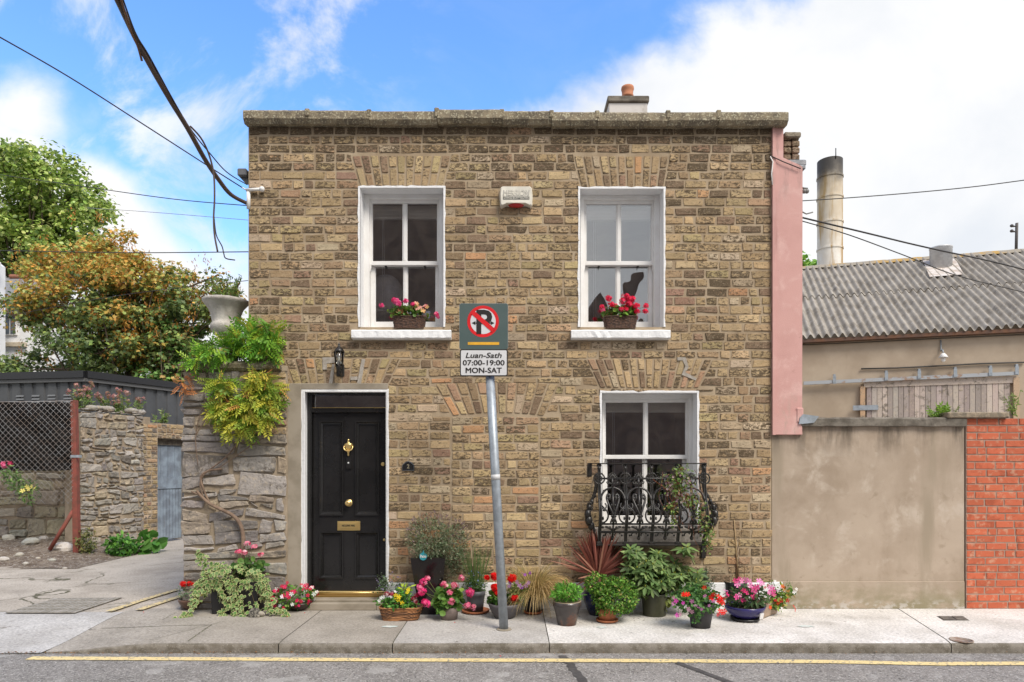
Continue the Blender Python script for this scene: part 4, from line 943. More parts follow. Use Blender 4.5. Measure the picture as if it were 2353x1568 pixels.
for sgn in (1, -1):
    for i in range(n):
        c = i * pit; pts = []
        # line x = xl + c - t (sgn) , z = z0 + t
        ta = max(0, xl + c - xr); tb = min(z1 - z0, c)
        if tb - ta < .03: continue
        for q in range(7):
            t = ta + (tb - ta) * q / 6; x = xl + c - t; z = z0 + t if sgn > 0 else z1 - t; tl = (1 - (x - xl) / (xr - xl)) * -.04
            pts.append((x, sag(x, z), z + tl))
        g.tube(pts, .0027, 3)
g.tube([(xl, fy - .05, z1 - .04), (xr, fy - .05, z1)], .005, 4)
part('wire_mesh', g, [M('galvanised_wire', (.42, .42, .42), .6, (.3, .24, .2), vs=9, metal=.2)], fen)
g = Geo(); V = []; nx, nz = 40, 16; zb = Z(1082, fy)
for j in range(nz + 1):
    for i in range(nx + 1):
        x = xl + (xr - .02 - xl) * i / nx; z = zb + (z1 - .02 - zb) * j / nz; V.append((x, fy + .02 + .035 * math.sin((x + z * 1.3) * 9 + 2 * mn.noise((x, z, 1))) + .02 * mn.noise((x * 6, z * 6, 2)), z + (.02 * mn.noise((x * 5, 0, 0)) if j == 0 else 0)))
g.add(V, [(j * (nx + 1) + i, j * (nx + 1) + i + 1, (j + 1) * (nx + 1) + i + 1, (j + 1) * (nx + 1) + i) for j in range(nz) for i in range(nx)], 0, smooth=True)
part('netting', g, [M('black_shade_net', (.011, .010, .010), .9, (.022, .02, .019), vs=20, bump=.3, bs=100, spec=.08)], fen)
# dark ribbed shed
def metal_shed():
    C = np.array((X(197, 7.9), 7.9)); A = np.array((X(-80, 8.4), 8.4)); B = np.array((X(460, 11.0), 11.0)); zc = Z(853, 7.9)
    t = thing('metal_shed', 'dark grey ribbed metal shed with black fascia behind the stone wall', 'shed', (C[0], C[1], 0))
    g = Geo(); f = Geo(); rib = []
    for (P0, P1, zA, zB) in ((A, C, Z(859, 8.3), zc), (C, B, zc, Z(887, 11.0))):
        mpp, ln, _ = along(P0, P1); zt = lambda s: zA + (zB - zA) * s / ln
        V = []; k = 0; s = 0; pts = []
        while s < ln:
            for (ds, dd) in ((0, 0), (.20, 0), (.22, -.03), (.30, -.03)):
                if s + ds < ln: pts.append((s + ds, dd))
            s += .32
        pts.append((ln, 0))
        for (q, dd) in pts: V += [mpp(q, 0, dd), mpp(q, zt(q) - .2, dd)]
        g.add(V, [(2 * i, 2 * i + 2, 2 * i + 3, 2 * i + 1) for i in range(len(pts) - 1)])
        for (d0, d1, o0, o1) in ((-.3, .10, -.16, 0.0), (-.1, .06, -.245, -.165)):
            p = [mpp(-.02, zt(0) + o0, d0), mpp(ln + .02, zt(ln) + o0, d0), mpp(ln + .02, zt(ln) + o0, d1), mpp(-.02, zt(0) + o0, d1)]
            q = [(a[0], a[1], a[2] + (o1 - o0)) for a in p]; f.hexa([p[3], p[2], p[1], p[0], q[3], q[2], q[1], q[0]], 0 if o1 == 0 else 1)
        if P1 is C:
            for u in (42, 83, 124, 165):
                sx = (X(u, 8.1) - A[0]) / (C[0] - A[0]) * ln
                for r in range(4):
                    z = Z(912, 8.1) - r * .075; L = Geo(); p = [mpp(sx - .1, z, .0), mpp(sx + .1, z, 0), mpp(sx + .1, z, .03), mpp(sx - .1, z, .03)]; q = [mpp(sx - .1, z + .03, .0), mpp(sx + .1, z + .03, 0), mpp(sx + .1, z + .04, .012), mpp(sx - .1, z + .04, .012)]
                    L.hexa(p + q); rib.append(L)
    g.add([(A[0], A[1], 3.4), (C[0], C[1], 3.5), (B[0], B[1], 3.5), (B[0] - 4, B[1] + 4, 3.5), (A[0], A[1] + 8, 3.4)], [(0, 1, 2, 3, 4)])
    md = M('dark_grey_cladding', (.055, .058, .063), .55, (.075, .078, .082), vs=2, bump=.1)
    part('cladding', g, [md], t); part('fascia', f, [M('black_fascia', (.014, .014, .016), .4), M('grey_trim', (.11, .11, .11), .6)], t)
    for L in rib: part('louvre', L, [M('louvre_grey', (.14, .145, .15), .5)] if 'louvre_grey' not in bpy.data.materials else [bpy.data.materials['louvre_grey']], t)
metal_shed()
# white rendered houses beyond
def white_house():
    t = thing('white_house', 'white rendered gabled house with slate roof half hidden behind autumn maple', 'house', (X(60, 15), 15, 0))
    y = 15; g = Geo(); mw = M('white_render', (.78, .78, .78), .9, (.7, .7, .7), vs=2)
    g.box(X(-160, y), X(105, y), y + .5, y + 3.4, 0, Z(705, y)); g.prism([(X(-300, 14), 0), (X(-26, 14), 0), (X(-26, 14), Z(600, 14)), (X(-100, 14), Z(540, 14)), (X(-300, 14), Z(540, 14))], 14, 14.7)
    part('wall', g, [mw], t)
    g = Geo(); V = [(X(-100, y), y + .3, Z(705, y)), (X(112, y), y + .3, Z(705, y)), (X(106, y + 3), y + 3.5, Z(630, y + 3)), (X(-100, y + 3), y + 3.5, Z(630, y + 3))]
    g.add(V + [(a, b, c - .15) for a, b, c in V], [(0, 1, 2, 3), (4, 5, 1, 0), (7, 6, 5, 4)]); part('roof', g, [M('slate', (.24, .235, .235), .8, (.16, .16, .165), vs=20, bump=.5, bs=30)], t)
    g = Geo(); g.tube([(X(5, y + 3), y + 3.4, Z(629, y + 3)), (X(106, y + 3), y + 3.5, Z(629, y + 3))], .09, 6); part('ridge_tile', g, [paint('ridge_red', (.42, .17, .10), .8)], t)
    g = Geo(); g.prism([(X(-60, 13.9), Z(560, 13.9)), (X(-14, 13.9), Z(598, 13.9)), (X(-15, 13.9), Z(612, 13.9)), (X(-60, 13.9), Z(585, 13.9))], 13.7, 14.2); part('bargeboard', g, [mw], t)
    g = Geo(); g.box(X(6, 15.4), X(36, 15.4), y + .44, y + .5, Z(770, 15.4), Z(722, 15.4), 0, .01)
    wd = part('window', g, [m_white], t); g = Geo(); xa, xb, za, zb = X(9, 15.4), X(33, 15.4), Z(767, 15.4), Z(725, 15.4); xm = (xa + xb) / 2
    g.box(xa, xm - .02, y + .425, y + .44, za, zb); g.box(xm + .02, xb, y + .425, y + .44, za, zb); part('pane', g, [M('grey_glass', (.12, .14, .16), .15)], wd)
    g = Geo(); g.box(X(0, 15.4), X(58, 15.4), y + .35, y + .5, Z(797, 15.4), Z(787, 15.4), 0, .01); part('band_course', g, [paint('buff_band', (.55, .47, .35))], t)
white_house()
# ---------------------------------------------------------------- industrial shed at right
ua, ub = np.array((X(1760, 7.14), 7.14)), np.array((X(2353, 5.65) + 1.6, 5.0))
d = (np.array((X(2353, 5.65), 5.65)) - np.array((X(1840, 6.8), 6.8))); d /= np.linalg.norm(d)
E0 = np.array((X(1840, 6.8), 6.8)) - d * 1.5; Ew = np.array((11.4, 5.4)); ELEN = 7.2
per = np.array((-d[1], d[0]))        # away from the camera
mapS = lambda s, z, dd: (E0[0] + d[0] * s - per[0] * dd, E0[1] + d[1] * s - per[1] * dd, z)
def sS(u):
    k = (u - CU) / FP; return (k * D + k * E0[1] - E0[0]) / (d[0] - k * d[1])
def zS(u, v, dd=0): s = sS(u); return Z(v, E0[1] + d[1] * s - per[1] * dd)
shed = thing('industrial_shed', 'old tan rendered workshop with grey corrugated roof and weathered sliding timber doors', 'workshop', (E0[0] + 3, E0[1], 0))
EZ = zS(2100, 768)
m_tan = M('tan_render', (.46, .375, .285), .95, (.37, .295, .22), vs=1.4, lo=.35, hi=.7, bump=.2, bs=90, streak=((.19, .155, .12), 1.6, .60, .78), spec=.2)
g = Geo(); p = [mapS(0, 0, 0), mapS(ELEN, 0, 0), mapS(ELEN, 0, -4), mapS(0, 0, -4)]; g.hexa([(*a[:2], -.1) for a in p] + [(*a[:2], EZ - .05) for a in p]); part('wall', g, [m_tan], shed)
g = Geo(); NX, pitch = 640, .152; RUN, RISE = 4.0, 2.62
for (t0, t1, dz) in ((.0, .505, .012), (.49, .985, .0)):
    V = []; ns = 14; L = ELEN + .4
    nn_ = int(L / pitch * 8)
    for j in range(ns + 1):
        t = t0 + (t1 - t0) * j / ns
        for i in range(nn_ + 1):
            s = L * i / nn_ - .2; sheet_i = int((s + 5) / (pitch * 6.0))
            z = EZ + .03 + RISE * t + .044 * math.cos(2 * math.pi * s / pitch) + dz * -1 + (.014 if (t0 > .3) else 0) * (1 - (t - t0) / .5) + .006 * mn.noise((s * 7, t * 30, 1)) + (.012 * (sheet_i % 2))
            st = (s + (t * .0)); q = mapS(st, z, .16 - (RUN + .16) * t); V.append((q[0], q[1], z - .012 * mn.noise((sheet_i, 3, 1 + t0))))
    w = nn_ + 1; F = np.array([(j * w + i, j * w + i + 1, (j + 1) * w + i + 1, (j + 1) * w + i) for j in range(ns) for i in range(nn_)]); g.add(V, F, 0, smooth=True)
# rear slope
zr = EZ + .03 + RISE * .985
g.add([mapS(-.2, zr, -RUN * .985), mapS(ELEN + .2, zr, -RUN * .985), mapS(ELEN + .2, EZ, -2 * RUN), mapS(-.2, EZ, -2 * RUN)], [(0, 1, 2, 3)]); g.add([mapS(ELEN, EZ, 0), mapS(ELEN, zr - .05, -RUN), mapS(ELEN, EZ, -2 * RUN)], [(0, 1, 2)], 1)
m_asb = M('weathered_fibre_cement', (.37, .335, .285), .95, (.23, .20, .16), vs=3, lo=.35, hi=.7, bump=.3, bs=50, speck=((.42, .40, .36), 22, .64), spec=.2, streak=((.16, .145, .13), 3, .58, .78))
roof = part('roof', g, [m_asb, m_tan], shed)
g = Geo(); pts = []; n = 60; V = []
for i in range(n + 1):
    s = -.2 + (ELEN + .4) * i / n
    for (dd, dz) in ((-RUN * .955, -.06), (-RUN * .985, .05), (-RUN * 1.01, .05), (-RUN * 1.04, -.06)): q = mapS(s, 0, dd); V.append((q[0], q[1], zr + dz + .02 * mn.noise((s * 5, dd, 3))))
g.add(V, [(i * 4 + j, i * 4 + j + 1, i * 4 + j + 5, i * 4 + j + 4) for i in range(n) for j in range(3)], 0, smooth=True); part('ridge', g, [M('lichen_ridge', (.30, .26, .20), .95, (.42, .26, .07), vs=2.2, lo=.5, hi=.62, bump=1, bs=40)], roof)
g = Geo(); gb2 = lambda G_, s0, s1, z0, z1, d0, d1, m=0: G_.hexa([mapS(s0, z0, d1), mapS(s1, z0, d1), mapS(s1, z0, d0), mapS(s0, z0, d0), mapS(s0, z1, d1), mapS(s1, z1, d1), mapS(s1, z1, d0), mapS(s0, z1, d0)], m)
gb2(g, 0, ELEN, EZ - .085, EZ - .02, .0, .14); part('gutter_board', g, [M('rusty_gutter', (.16, .075, .04), .85, (.10, .06, .045), vs=6, bump=.5)], shed)
# rail, hangers and doors
g = Geo(); a, b = sS(1845), sS(2335); zr1 = zS(1845, 881, .1); zr2 = zS(2335, 858, .1)
g.hexa([mapS(a, zr1 - .035, .12), mapS(b, zr2 - .035, .12), mapS(b, zr2 - .035, .06), mapS(a, zr1 - .035, .06), mapS(a, zr1 + .035, .12), mapS(b, zr2 + .035, .12), mapS(b, zr2 + .035, .06), mapS(a, zr1 + .035, .06)])
rail = part('door_rail', g, [M('rusty_galv_rail', (.38, .40, .42), .6, (.30, .17, .09), vs=4, lo=.5, hi=.62, metal=.2, bump=.2)], shed)
for u, v in ((1915, 880), (2033, 872), (2108, 868), (2190, 864), (2270, 861), (2330, 858)):
    g = Geo(); s = sS(u); z = zS(u, v - 4, .1); gb2(g, s - .03, s + .03, z - .06, z + .10, .121, .135); gb2(g, s - .02, s + .02, z + .10, z + .14, .05, .135); part('bracket', g, [m_galv], rail)
m_wood = M('peeling_grey_boards', rough=.9, attr=True, col2=None, bump=.5, bs=60, soot=((.20, .17, .14), 9))
g = Geo(); s0, s1 = sS(1990), sS(2318); zt = zS(2150, 885, .1); zb = zS(2150, 1010, .1); nb = 26
for i in range(nb):
    a = s0 + (s1 - s0) * i / nb; b = s0 + (s1 - s0) * (i + 1) / nb; V = Geo(); c = vary(rnd.choice([(.46, .38, .33), (.40, .34, .31), (.52, .44, .38), (.36, .30, .27)])); n0 = g.n
    gb2(g, a + .004, b - .004, zb, zt, .02, .05); g.C[-1][:] = (*c, rnd.gauss(.32, .12))
gb2(g, s0 - .05, s1 + .1, zt - .0, zS(2150, 870, .1), .02, .065); g.C[-1][:] = (.50, .42, .36, .3)
gb2(g, s0 - .12, s0 - .03, zb, zt + .02, .02, .07); g.C[-1][:] = (.50, .33, .20, .3); gb2(g, s1 + .05, s1 + .15, zb, zt + .1, .02, .08); g.C[-1][:] = (.50, .36, .24, .3)
part('sliding_door', g, [m_wood], shed)
g = Geo(); a, b = sS(1958), sS(2016); z = zS(1988, 937, .1); gb2(g, a, b, z - .05, z + .05, .07, .08); part('hinge_plate', g, [m_galv], shed)
# conduit pipes along the wall
for (nm, pts, r) in (('conduit', [(1840, 793), (1960, 788), (2160, 778), (2353, 769)], .008), ('conduit', [(1978, 848), (2060, 846), (2160, 841), (2250, 836), (2353, 833)], .016)):
    g = Geo(); g.tube([mapS(sS(u), zS(u, v, .03), .03) for u, v in pts], r, 5); part(nm, g, [paint('black_conduit', (.06, .055, .05), .7)], shed)
g = Geo(); s = sS(2161); zz = zS(2161, 818, .2); g.tube([mapS(s, zS(2161, 782, .02), .02), mapS(s, zz + .12, .03), mapS(s, zz + .14, .12), mapS(s, zz + .06, .17)], .014, 6)
q = mapS(s, zz, .17); g.lathe([(.02, .06), (.05, .03), (.09, -.03), (.085, -.035), (.0, .0)], 14, q, 1); g.lathe([(.035, -.03), (.04, -.09), (.02, -.12), (0, -.125)], 10, q, 1)
tag(part('shed_lamp', g, [m_galv, m_white]), 'small white shaded lamp on the tan workshop wall', 'lamp')
# vent on the roof
def roofpt(s, t, up=0): z = EZ + .03 + RISE * t + up; q = mapS(s, z, .16 - (RUN + .16) * t); return q
def inv_roof(u, v):
    best = None
    for t in np.linspace(0, 1, 101):
        # s such that column u matches
        o = roofpt(0, t); k = (u - CU) / FP; s = (k * (D + o[1]) - o[0]) / (d[0] - k * d[1]); q = roofpt(s, t); vv = HV - (q[2] - CH) * FP / (D + q[1])
        if best is None or abs(vv - v) < best[0]: best = (abs(vv - v), s, t)
    return best[1], best[2]
g = Geo(); (sa, ta), (sb, tb) = inv_roof(2133, 641), inv_roof(2190, 606)
g.add([roofpt(inv_roof(2135, 640)[0], ta, .05), roofpt(inv_roof(2212, 633)[0], ta, .05), roofpt(inv_roof(2186, 590)[0], .92, .05), roofpt(inv_roof(2117, 600)[0], .92, .05)], [(0, 1, 2, 3)])
q = roofpt(*inv_roof(2162, 612), .0); g.lathe([(.24, -.1), (.24, .42), (.25, .43), (.25, .46), (.22, .46), (.22, .2)], 20, q, 1)
tag(part('roof_vent', g, [M('white_flashing', (.60, .55, .50), .8, (.42, .34, .27), vs=6, bump=.3), M('white_vent', (.58, .59, .60), .5, (.42, .42, .43), vs=5, metal=.2)]), 'short white round vent with pale flashing on the corrugated roof', 'vent')
g = Geo(); q = mapS(ELEN - .25, zr, -RUN); xx, yy = X(2335, 9.1), 9.1; g.tube([(xx, yy, Z(587, yy)), (xx + .02, yy, Z(513, yy))], .035, 5)
for v in (521, 533): g.tube([(xx - .12, yy, Z(v, yy)), (xx + .03, yy, Z(v - 1, yy))], .02, 5); g.ball((xx - .11, yy, Z(v, yy) + .02), .04, 0)
tag(part('insulator_pole', g, [paint('dark_steel', (.09, .08, .075), .7)]), 'thin dark pole with insulators at the workshop roof end', 'pole')
# tall flue
fly = 18.0; g = Geo(); sF = FP / (D + fly); fxx = X(1907, fly); rr = 27 / sF; zt = Z(371, fly); prof = [(rr, 0)]
for v in (574, 514, 457, 410): z = Z(v, fly); prof += [(rr, z - .04), (rr + .025, z - .03), (rr + .025, z + .03), (rr, z + .04)]
prof += [(rr, zt), (rr - .04, zt), (rr - .05, zt - .5)]; g.lathe(prof, 56, (fxx, fly, 0)); g.F = [(f, m, False) for f, m, s in g.F]
def flue_mat():
    m = M('stained_flue_steel', (.76, .73, .67), .6, (.66, .60, .52), vs=2, metal=0, streak=((.40, .25, .09), 3.0, .50, .66)); t = m.node_tree; L = t.links; p = t.nodes['Principled BSDF']; src = p.inputs['Base Color'].links[0].from_socket
    tc = N(t, 'ShaderNodeTexCoord'); sp = N(t, 'ShaderNodeSeparateXYZ'); L.new(tc.outputs['Object'], sp.inputs[0]); ns = N(t, 'ShaderNodeTexNoise'); setin(ns, Scale=1.6, Detail=4); L.new(tc.outputs['Object'], ns.inputs[0])
    z = math_(t, 'ADD', sp.outputs[2], math_(t, 'MULTIPLY', ns.outputs[0], 1.4))
    def st(src, lo, hi, c, mx_=1.):
        r = N(t, 'ShaderNodeMapRange', interpolation_type='SMOOTHSTEP'); setin(r, **{'From Min': lo, 'From Max': hi, 'To Max': mx_}); L.new(z, r.inputs[0]); mx = N(t, 'ShaderNodeMix', data_type='RGBA'); L.new(r.outputs[0], mx.inputs[0]); L.new(src, mx.inputs[6]); mx.inputs[7].default_value = (*c, 1); return mx.outputs[2]
    src = st(src, zt - 3.2, zt - 1.6 + .7, (.42, .30, .14), .5); src = st(src, zt - .55, zt + .45, (.055, .048, .042)); L.new(src, p.inputs['Base Color']); return m
g.tube([(fxx, fly - rr - .01, zt - .1), (fxx, fly - rr - .01, zt + .28)], .02, 4, 1)
tag(part('flue', g, [flue_mat(), m_iron]), 'tall round metal flue with rust stains and soot-black top', 'chimney')
g = Geo(); y = 14.0
# ---------------------------------------------------------------- buildings opposite (seen only in the window glass)
op = thing('opposite_terrace', 'dark brick terrace across the street, seen only mirrored in the windows', 'building', (-4, -12, 0))
g = Geo(); mo = M('terrace_brick', (.30, .22, .16), .9, (.18, .13, .10), vs=3, bump=.3)
g.box(-11, -.9, -16, -10.6, RZ, 10.4); part('wall', g, [mo], op)
for i in range(3):
    for z in (1.2, 4.2):
        g = Geo(); x = -8.6 + i * 2.7; g.box(x, x + 1, -10.6, -10.57, z, z + 1.6); part('window', g, [m_white], op)
og = thing('opposite_cottage', 'low gabled cottage across the street, seen only mirrored in the windows', 'building', (3, -12, 0))
g = Geo(); g.prism([(-.5, RZ), (7, RZ), (7, 5.2), (4.6, 4.9), (3.2, 5.1), (2.45, 6.6), (1.5, 4.9), (-.5, 4.2)], -14, -10.8); part('wall', g, [mo], og)
g = Geo(); g.box(3.25, 3.6, -11.4, -10.9, 3.5, 6.9, 0, .02); part('chimney', g, [mo], og)
# ---------------------------------------------------------------- wires
m_cable = paint('black_cable', (.03, .026, .024), .6); m_cabb = paint('brown_cable', (.09, .06, .045), .6)
def spl(pts, n=8):
    pts = np.array(pts, float); k = len(pts); out = []
    for i in range(k - 1):
        p0 = pts[max(i - 1, 0)]; p1 = pts[i]; p2 = pts[i + 1]; p3 = pts[min(i + 2, k - 1)]
        for q in range(n):
            t = q / n; out.append(.5 * ((2 * p1) + (-p0 + p2) * t + (2 * p0 - 5 * p1 + 4 * p2 - p3) * t * t + (-p0 + 3 * p1 - 3 * p2 + p3) * t ** 3))
    out.append(pts[-1]); return np.array(out)
def wire(name, label, pts, r, mat, cat='cable', group='overhead cables'):
    g = Geo(); g.tube(spl(pts, 6), r, 6); o = part(name, g, [mat]); tag(o, label, cat, group); return o
def img(lst): return [P(u, v, y) for (u, v, y) in lst]
wire('overhead_cable', 'thick brown cable sagging from the sky to the left corner of the house', img([(240, -60, -2.6), (270, 0, -2.4), (303, 70, -2.1), (335, 132, -1.9), (388, 225, -1.5), (430, 293, -1.2), (470, 365, -.8), (500, 410, -.45), (530, 447, -.2), (566, 467, -.02)]), .022, m_cabb)
wire('overhead_cable', 'thin loose black wire running beside the thick brown cable', img([(262, -60, -2.6), (283, 0, -2.4), (312, 78, -2.1), (342, 128, -1.9), (395, 225, -1.5), (430, 285, -1.2), (455, 320, -.8), (480, 350, -.5), (520, 395, -.25), (568, 425, -.03)]), .006, m_cable)
wire('overhead_cable', 'orange-brown wire tied under the upper thick brown cable', img([(255, -60, -2.62), (278, 0, -2.42), (300, 70, -2.13), (316, 105, -2.0), (326, 140, -1.9)]), .009, paint('orange_cable', (.20, .10, .05), .6))
wire('hanging_cable', 'frayed brown cable end dangling from the thick cable beside the house', img([(437, 290, -1.0), (462, 318, -.9), (480, 355, -.8), (491, 400, -.75), (493, 455, -.75), (491, 500, -.75), (493, 540, -.75), (500, 578, -.75)]), .009, m_cabb)
wire('hanging_cable', 'thin knotted wire with kinked end below the frayed brown cable', img([(492, 500, -.75), (497, 540, -.75), (510, 566, -.75), (514, 582, -.75), (519, 594, -.75), (540, 598, -.75)]), .006, m_cable)
wire('overhead_wire', 'taut black wire descending from upper left to the white wall bracket', img([(-60, 55, -1.8), (0, 86, -1.6), (160, 178, -1.2), (320, 280, -.8), (480, 383, -.4), (556, 431, -.05)]), .007, m_cable)
wire('overhead_wire', 'thin wire crossing before the green tree just above the urn level sky', img([(-60, 395, 4), (0, 402, 4), (205, 431, 3), (400, 458, 2), (570, 473, 1)]), .006, m_cable)
wire('overhead_wire', 'very faint grey wire below the wire crossing the green tree', img([(200, 478, 4), (350, 488, 3), (570, 506, 2)]), .004, paint('grey_wire', (.3, .3, .3)))
wire('overhead_wire', 'level black wire passing in front of both trees into the house', img([(-60, 575, 6), (0, 576, 6), (280, 581, 4), (570, 579, 2)]), .007, m_cable)
wire('overhead_wire', 'wire climbing rightwards across the lower autumn foliage', img([(-60, 740, 7), (0, 730, 7), (270, 680, 5), (570, 645, 3)]), .005, m_cable)
wire('overhead_wire', 'thick black wire swooping from the pink strip over the corrugated roof', img([(1842, 500, .3), (1900, 514, .5), (2000, 538, .8), (2090, 560, 1.2), (2170, 578, 1.5), (2260, 597, 2), (2353, 620, 2.4), (2420, 640, 2.6)]), .011, m_cable)
wire('overhead_wire', 'thin black wire below the swooping wire over the corrugated roof', img([(1842, 508, .3), (1950, 540, .7), (2080, 588, 1.2), (2200, 634, 1.8), (2353, 672, 2.6), (2420, 690, 3)]), .007, m_cable)
wire('overhead_wire', 'thin wire rising to the right in the sky above the flue', img([(1842, 462, 6), (1950, 455, 6), (2100, 443, 6), (2250, 428, 6), (2420, 405, 6)]), .010, m_cable)
# white bracket on the house corner
g = Geo(); g.tube(img([(566, 437, -.04), (600, 435, -.05)]), .018, 8); g.ball(P(602, 435, -.05), .03); g.tube(img([(571, 440, -.03), (571, 480, -.03)]), .022, 8); g.tube(img([(556, 431, -.05), (566, 437, -.04)]), .008, 5)
tag(part('cable_bracket', g, [m_white]), 'white conduit bracket at the upper left corner of the brick house', 'bracket')
g = Geo(); g.box(X(549, .1), X(570, .1), .05, .3, Z(408, .1), Z(391, .1), 0, .01); g.prism([(X(551, .1), Z(408, .1)), (X(568, .1), Z(408, .1)), (X(570, .1), Z(418, .1))], .1, .25)
tag(part('gutter_end', g, [paint('gutter_grey', (.14, .14, .15), .6)]), 'grey gutter outlet sticking out of the house left edge', 'gutter')
g = Geo(); g.tube(img([(1770, 360, -.05), (1776, 372, -.05), (1773, 400, -.05), (1775, 425, -.05)]), .007, 5); g.tube(img([(1770, 358, -.05), (1800, 372, -.06), (1840, 388, -.06)]), .006, 5, 1)
tag(part('wall_cable', g, [m_white, m_cable]), 'short white cable beside the top of the pink strip', 'cable')
g = Geo(); g.tube(img([(1841, 432, 0), (1856, 434, 0)]), .012, 5); g.tube(img([(1841, 486, 0), (1853, 492, 0), (1868, 488, 0)]), .008, 5)
for u in (1848, 1854): g.ball(P(u, 440, 0), .025)
g.tube(img([(1843, 430, 0), (1843, 488, 0)]), .006, 5)
tag(part('wire_insulator', g, [paint('insulator_grey', (.25, .24, .22))]), 'small grey insulators on the outer edge of the pink strip', 'insulator')
# ---------------------------------------------------------------- lantern, alarm, number
def lantern():
    y = -.14; t = thing('wall_lantern', 'black six-sided wall lantern above the black front door', 'lantern', P(779, 830, 0))
    c = P(779, 826, y); s = 1 / 213.; g = Geo()
    g.lathe([(.055, -.005), (.058, .0), (.045, .02), (.028, .045), (.016, .055), (.012, .065), (.014, .075), (.004, .09), (0, .105)], 6, (c[0], c[1], Z(808, y)))
    g.lathe([(.0, -.05), (.02, -.045), (.012, -.035), (.03, -.02), (.036, .0), (.036, .006)], 6, (c[0], c[1], Z(843, y)))
    for k in range(6):
        a = k * math.pi / 3; g.tube([(c[0] + .034 * math.cos(a), c[1] + .034 * math.sin(a), Z(843, y)), (c[0] + .054 * math.cos(a), c[1] + .054 * math.sin(a), Z(809, y))], .004, 4)
    g.box(X(774), X(792), -.02, 0, Z(866), Z(838), 0, .006); g.tube([(c[0], c[1], Z(848, y)), (c[0], c[1] + .0, Z(857, y)), (c[0] + .01, c[1] + .06, Z(860, y)), (X(784), -.02, Z(852))], .009, 6)
    part('lantern_body', g, [m_iron], t)
    g = Geo(); g.lathe([(.031, 0), (.050, Z(809, y) - Z(843, y))], 6, (c[0], c[1], Z(843, y))); part('lantern_glass', g, [glass_mat('lantern_glass', (.8, .8, .75), .08)], t)
    g = Geo(); g.tube([(c[0], c[1], Z(843, y)), (c[0], c[1], Z(820, y))], .010, 6); part('bulb', g, [m_white], t)
lantern()
y = -.08; t = thing('alarm_box', 'cream burglar alarm box with red strobe base between the upstairs windows', 'alarm', P(1186, 451, 0))
g = Geo(); a, b, c, d = X(1148, y), X(1224, y), Z(474, y), Z(427, y); n = 10; pts = [(a + .02, c), (a + .07, c + .025), (b - .07, c + .025), (b - .02, c), (b - .004, c + .01), (b, c + .12), (b - .008, d - .02), (b - .03, d - .002), (a + .03, d - .002), (a + .008, d - .02), (a, c + .12), (a + .004, c + .01)]
cx, cz = (a + b) / 2, (c + d) / 2; n = len(pts); V = [(p[0], 0, p[1]) for p in pts] + [(p[0], y + .015, p[1]) for p in pts] + [(cx + (p[0] - cx) * .92, y - .01, cz + (p[1] - cz) * .9) for p in pts]
g.add(V, [(i, (i + 1) % n, (i + 1) % n + n, i + n) for i in range(n)] + [(i + n, (i + 1) % n + n, (i + 1) % n + 2 * n, i + 2 * n) for i in range(n)] + [list(range(2 * n, 3 * n))], 0)
g.text('MERRION', .09, (cx, y - .0115, Z(444.5, y)), 2, offset=0.0, width=.285, shear=.15); g.text('MERRION', .082, (cx, y - .0135, Z(444.5, y)), 0, offset=.0, width=.272, shear=.15)
g.box(cx - .142, cx + .142, y - .0125, y - .01, Z(459.5, y), Z(453, y), 1); g.text('ADVANCED SECURITY SOLUTIONS', .03, (cx, y - .0135, Z(456.2, y)), 0, width=.272, offset=.0005)
part('casing', g, [paint('cream_plastic', (.78, .74, .64), .4), m_black, paint('logo_grey', (.30, .285, .26))], t)
g = Geo(); g.lathe([(.0, -.012), (.05, -.008), (.075, .02), (.075, .03)], 16, (cx, -.045, c + .01), 0, sx=1.3, sy=.5); part('strobe', g, [paint('red_lens', (.45, .02, .02), .2)], t)
t = thing('house_number', 'small black arched plate reading 2 beside the front door', 'house number', P(939, 1073, 0))
g = Geo(); y = -.022; pts = [(924, 1082), (952, 1082), (952, 1069), (949, 1066), (945, 1062), (938, 1060), (931, 1062), (927, 1066), (924, 1069)]; g.prism([(X(p, y), Z(q, y)) for p, q in pts], y, 0)
part('plate', g, [m_black], t); g = Geo(); g.text('2', .062, (X(938, y), y - .002, Z(1072, y)), 0, offset=.001); g.tube([(X(p * .93 + 938 * .07, y), y - .001, Z(q * .92 + 1072 * .08, y)) for p, q in pts + pts[:1]], .0014, 4, 1); part('numeral', g, [paint('pale_gold', (.36, .31, .20), .5), m_galv], t)
# ---------------------------------------------------------------- parking sign
yb = yg(1447); B = np.array((X(1158, yb), yb, 0.)); T = P(1124.5, 838, yb); T[2] = Z(838, yb)
sgn = thing('parking_sign', 'leaning galvanised pole with green no-parking clearway sign reading MON-SAT', 'sign', B)
g = Geo(); g.tube([B, B + (T - B) * .5, T], .043, 20); g.tube([B + (T - B) * 1.0, P(1112, 720, yb)], .043, 20); g.lathe([(.075, 0), (.07, .008), (.05, .012)], 16, (B[0], B[1], 0), 1)
k = .585; q = B + (T - B) * k; q2 = B + (T - B) * (k - .02); g.tube([q, q2], .0445, 20, 2)
part('pole', g, [m_galv, m_cement, paint('pole_sticker', (.62, .62, .62))], sgn)
y = yb - .062; x0, x1 = X(1056, y), X(1167, y); zt, zm, zb = Z(698, y), Z(803, y), Z(865, y)
def rrect(x0, x1, z0, z1, r, n=5):
    p = []
    for (cx, cz, a0) in ((x1 - r, z0 + r, -90), (x1 - r, z1 - r, 0), (x0 + r, z1 - r, 90), (x0 + r, z0 + r, 180)):
        for i in range(n + 1): a = R(a0 + 90 * i / n); p.append((cx + r * math.cos(a), cz + r * math.sin(a)))
    return p
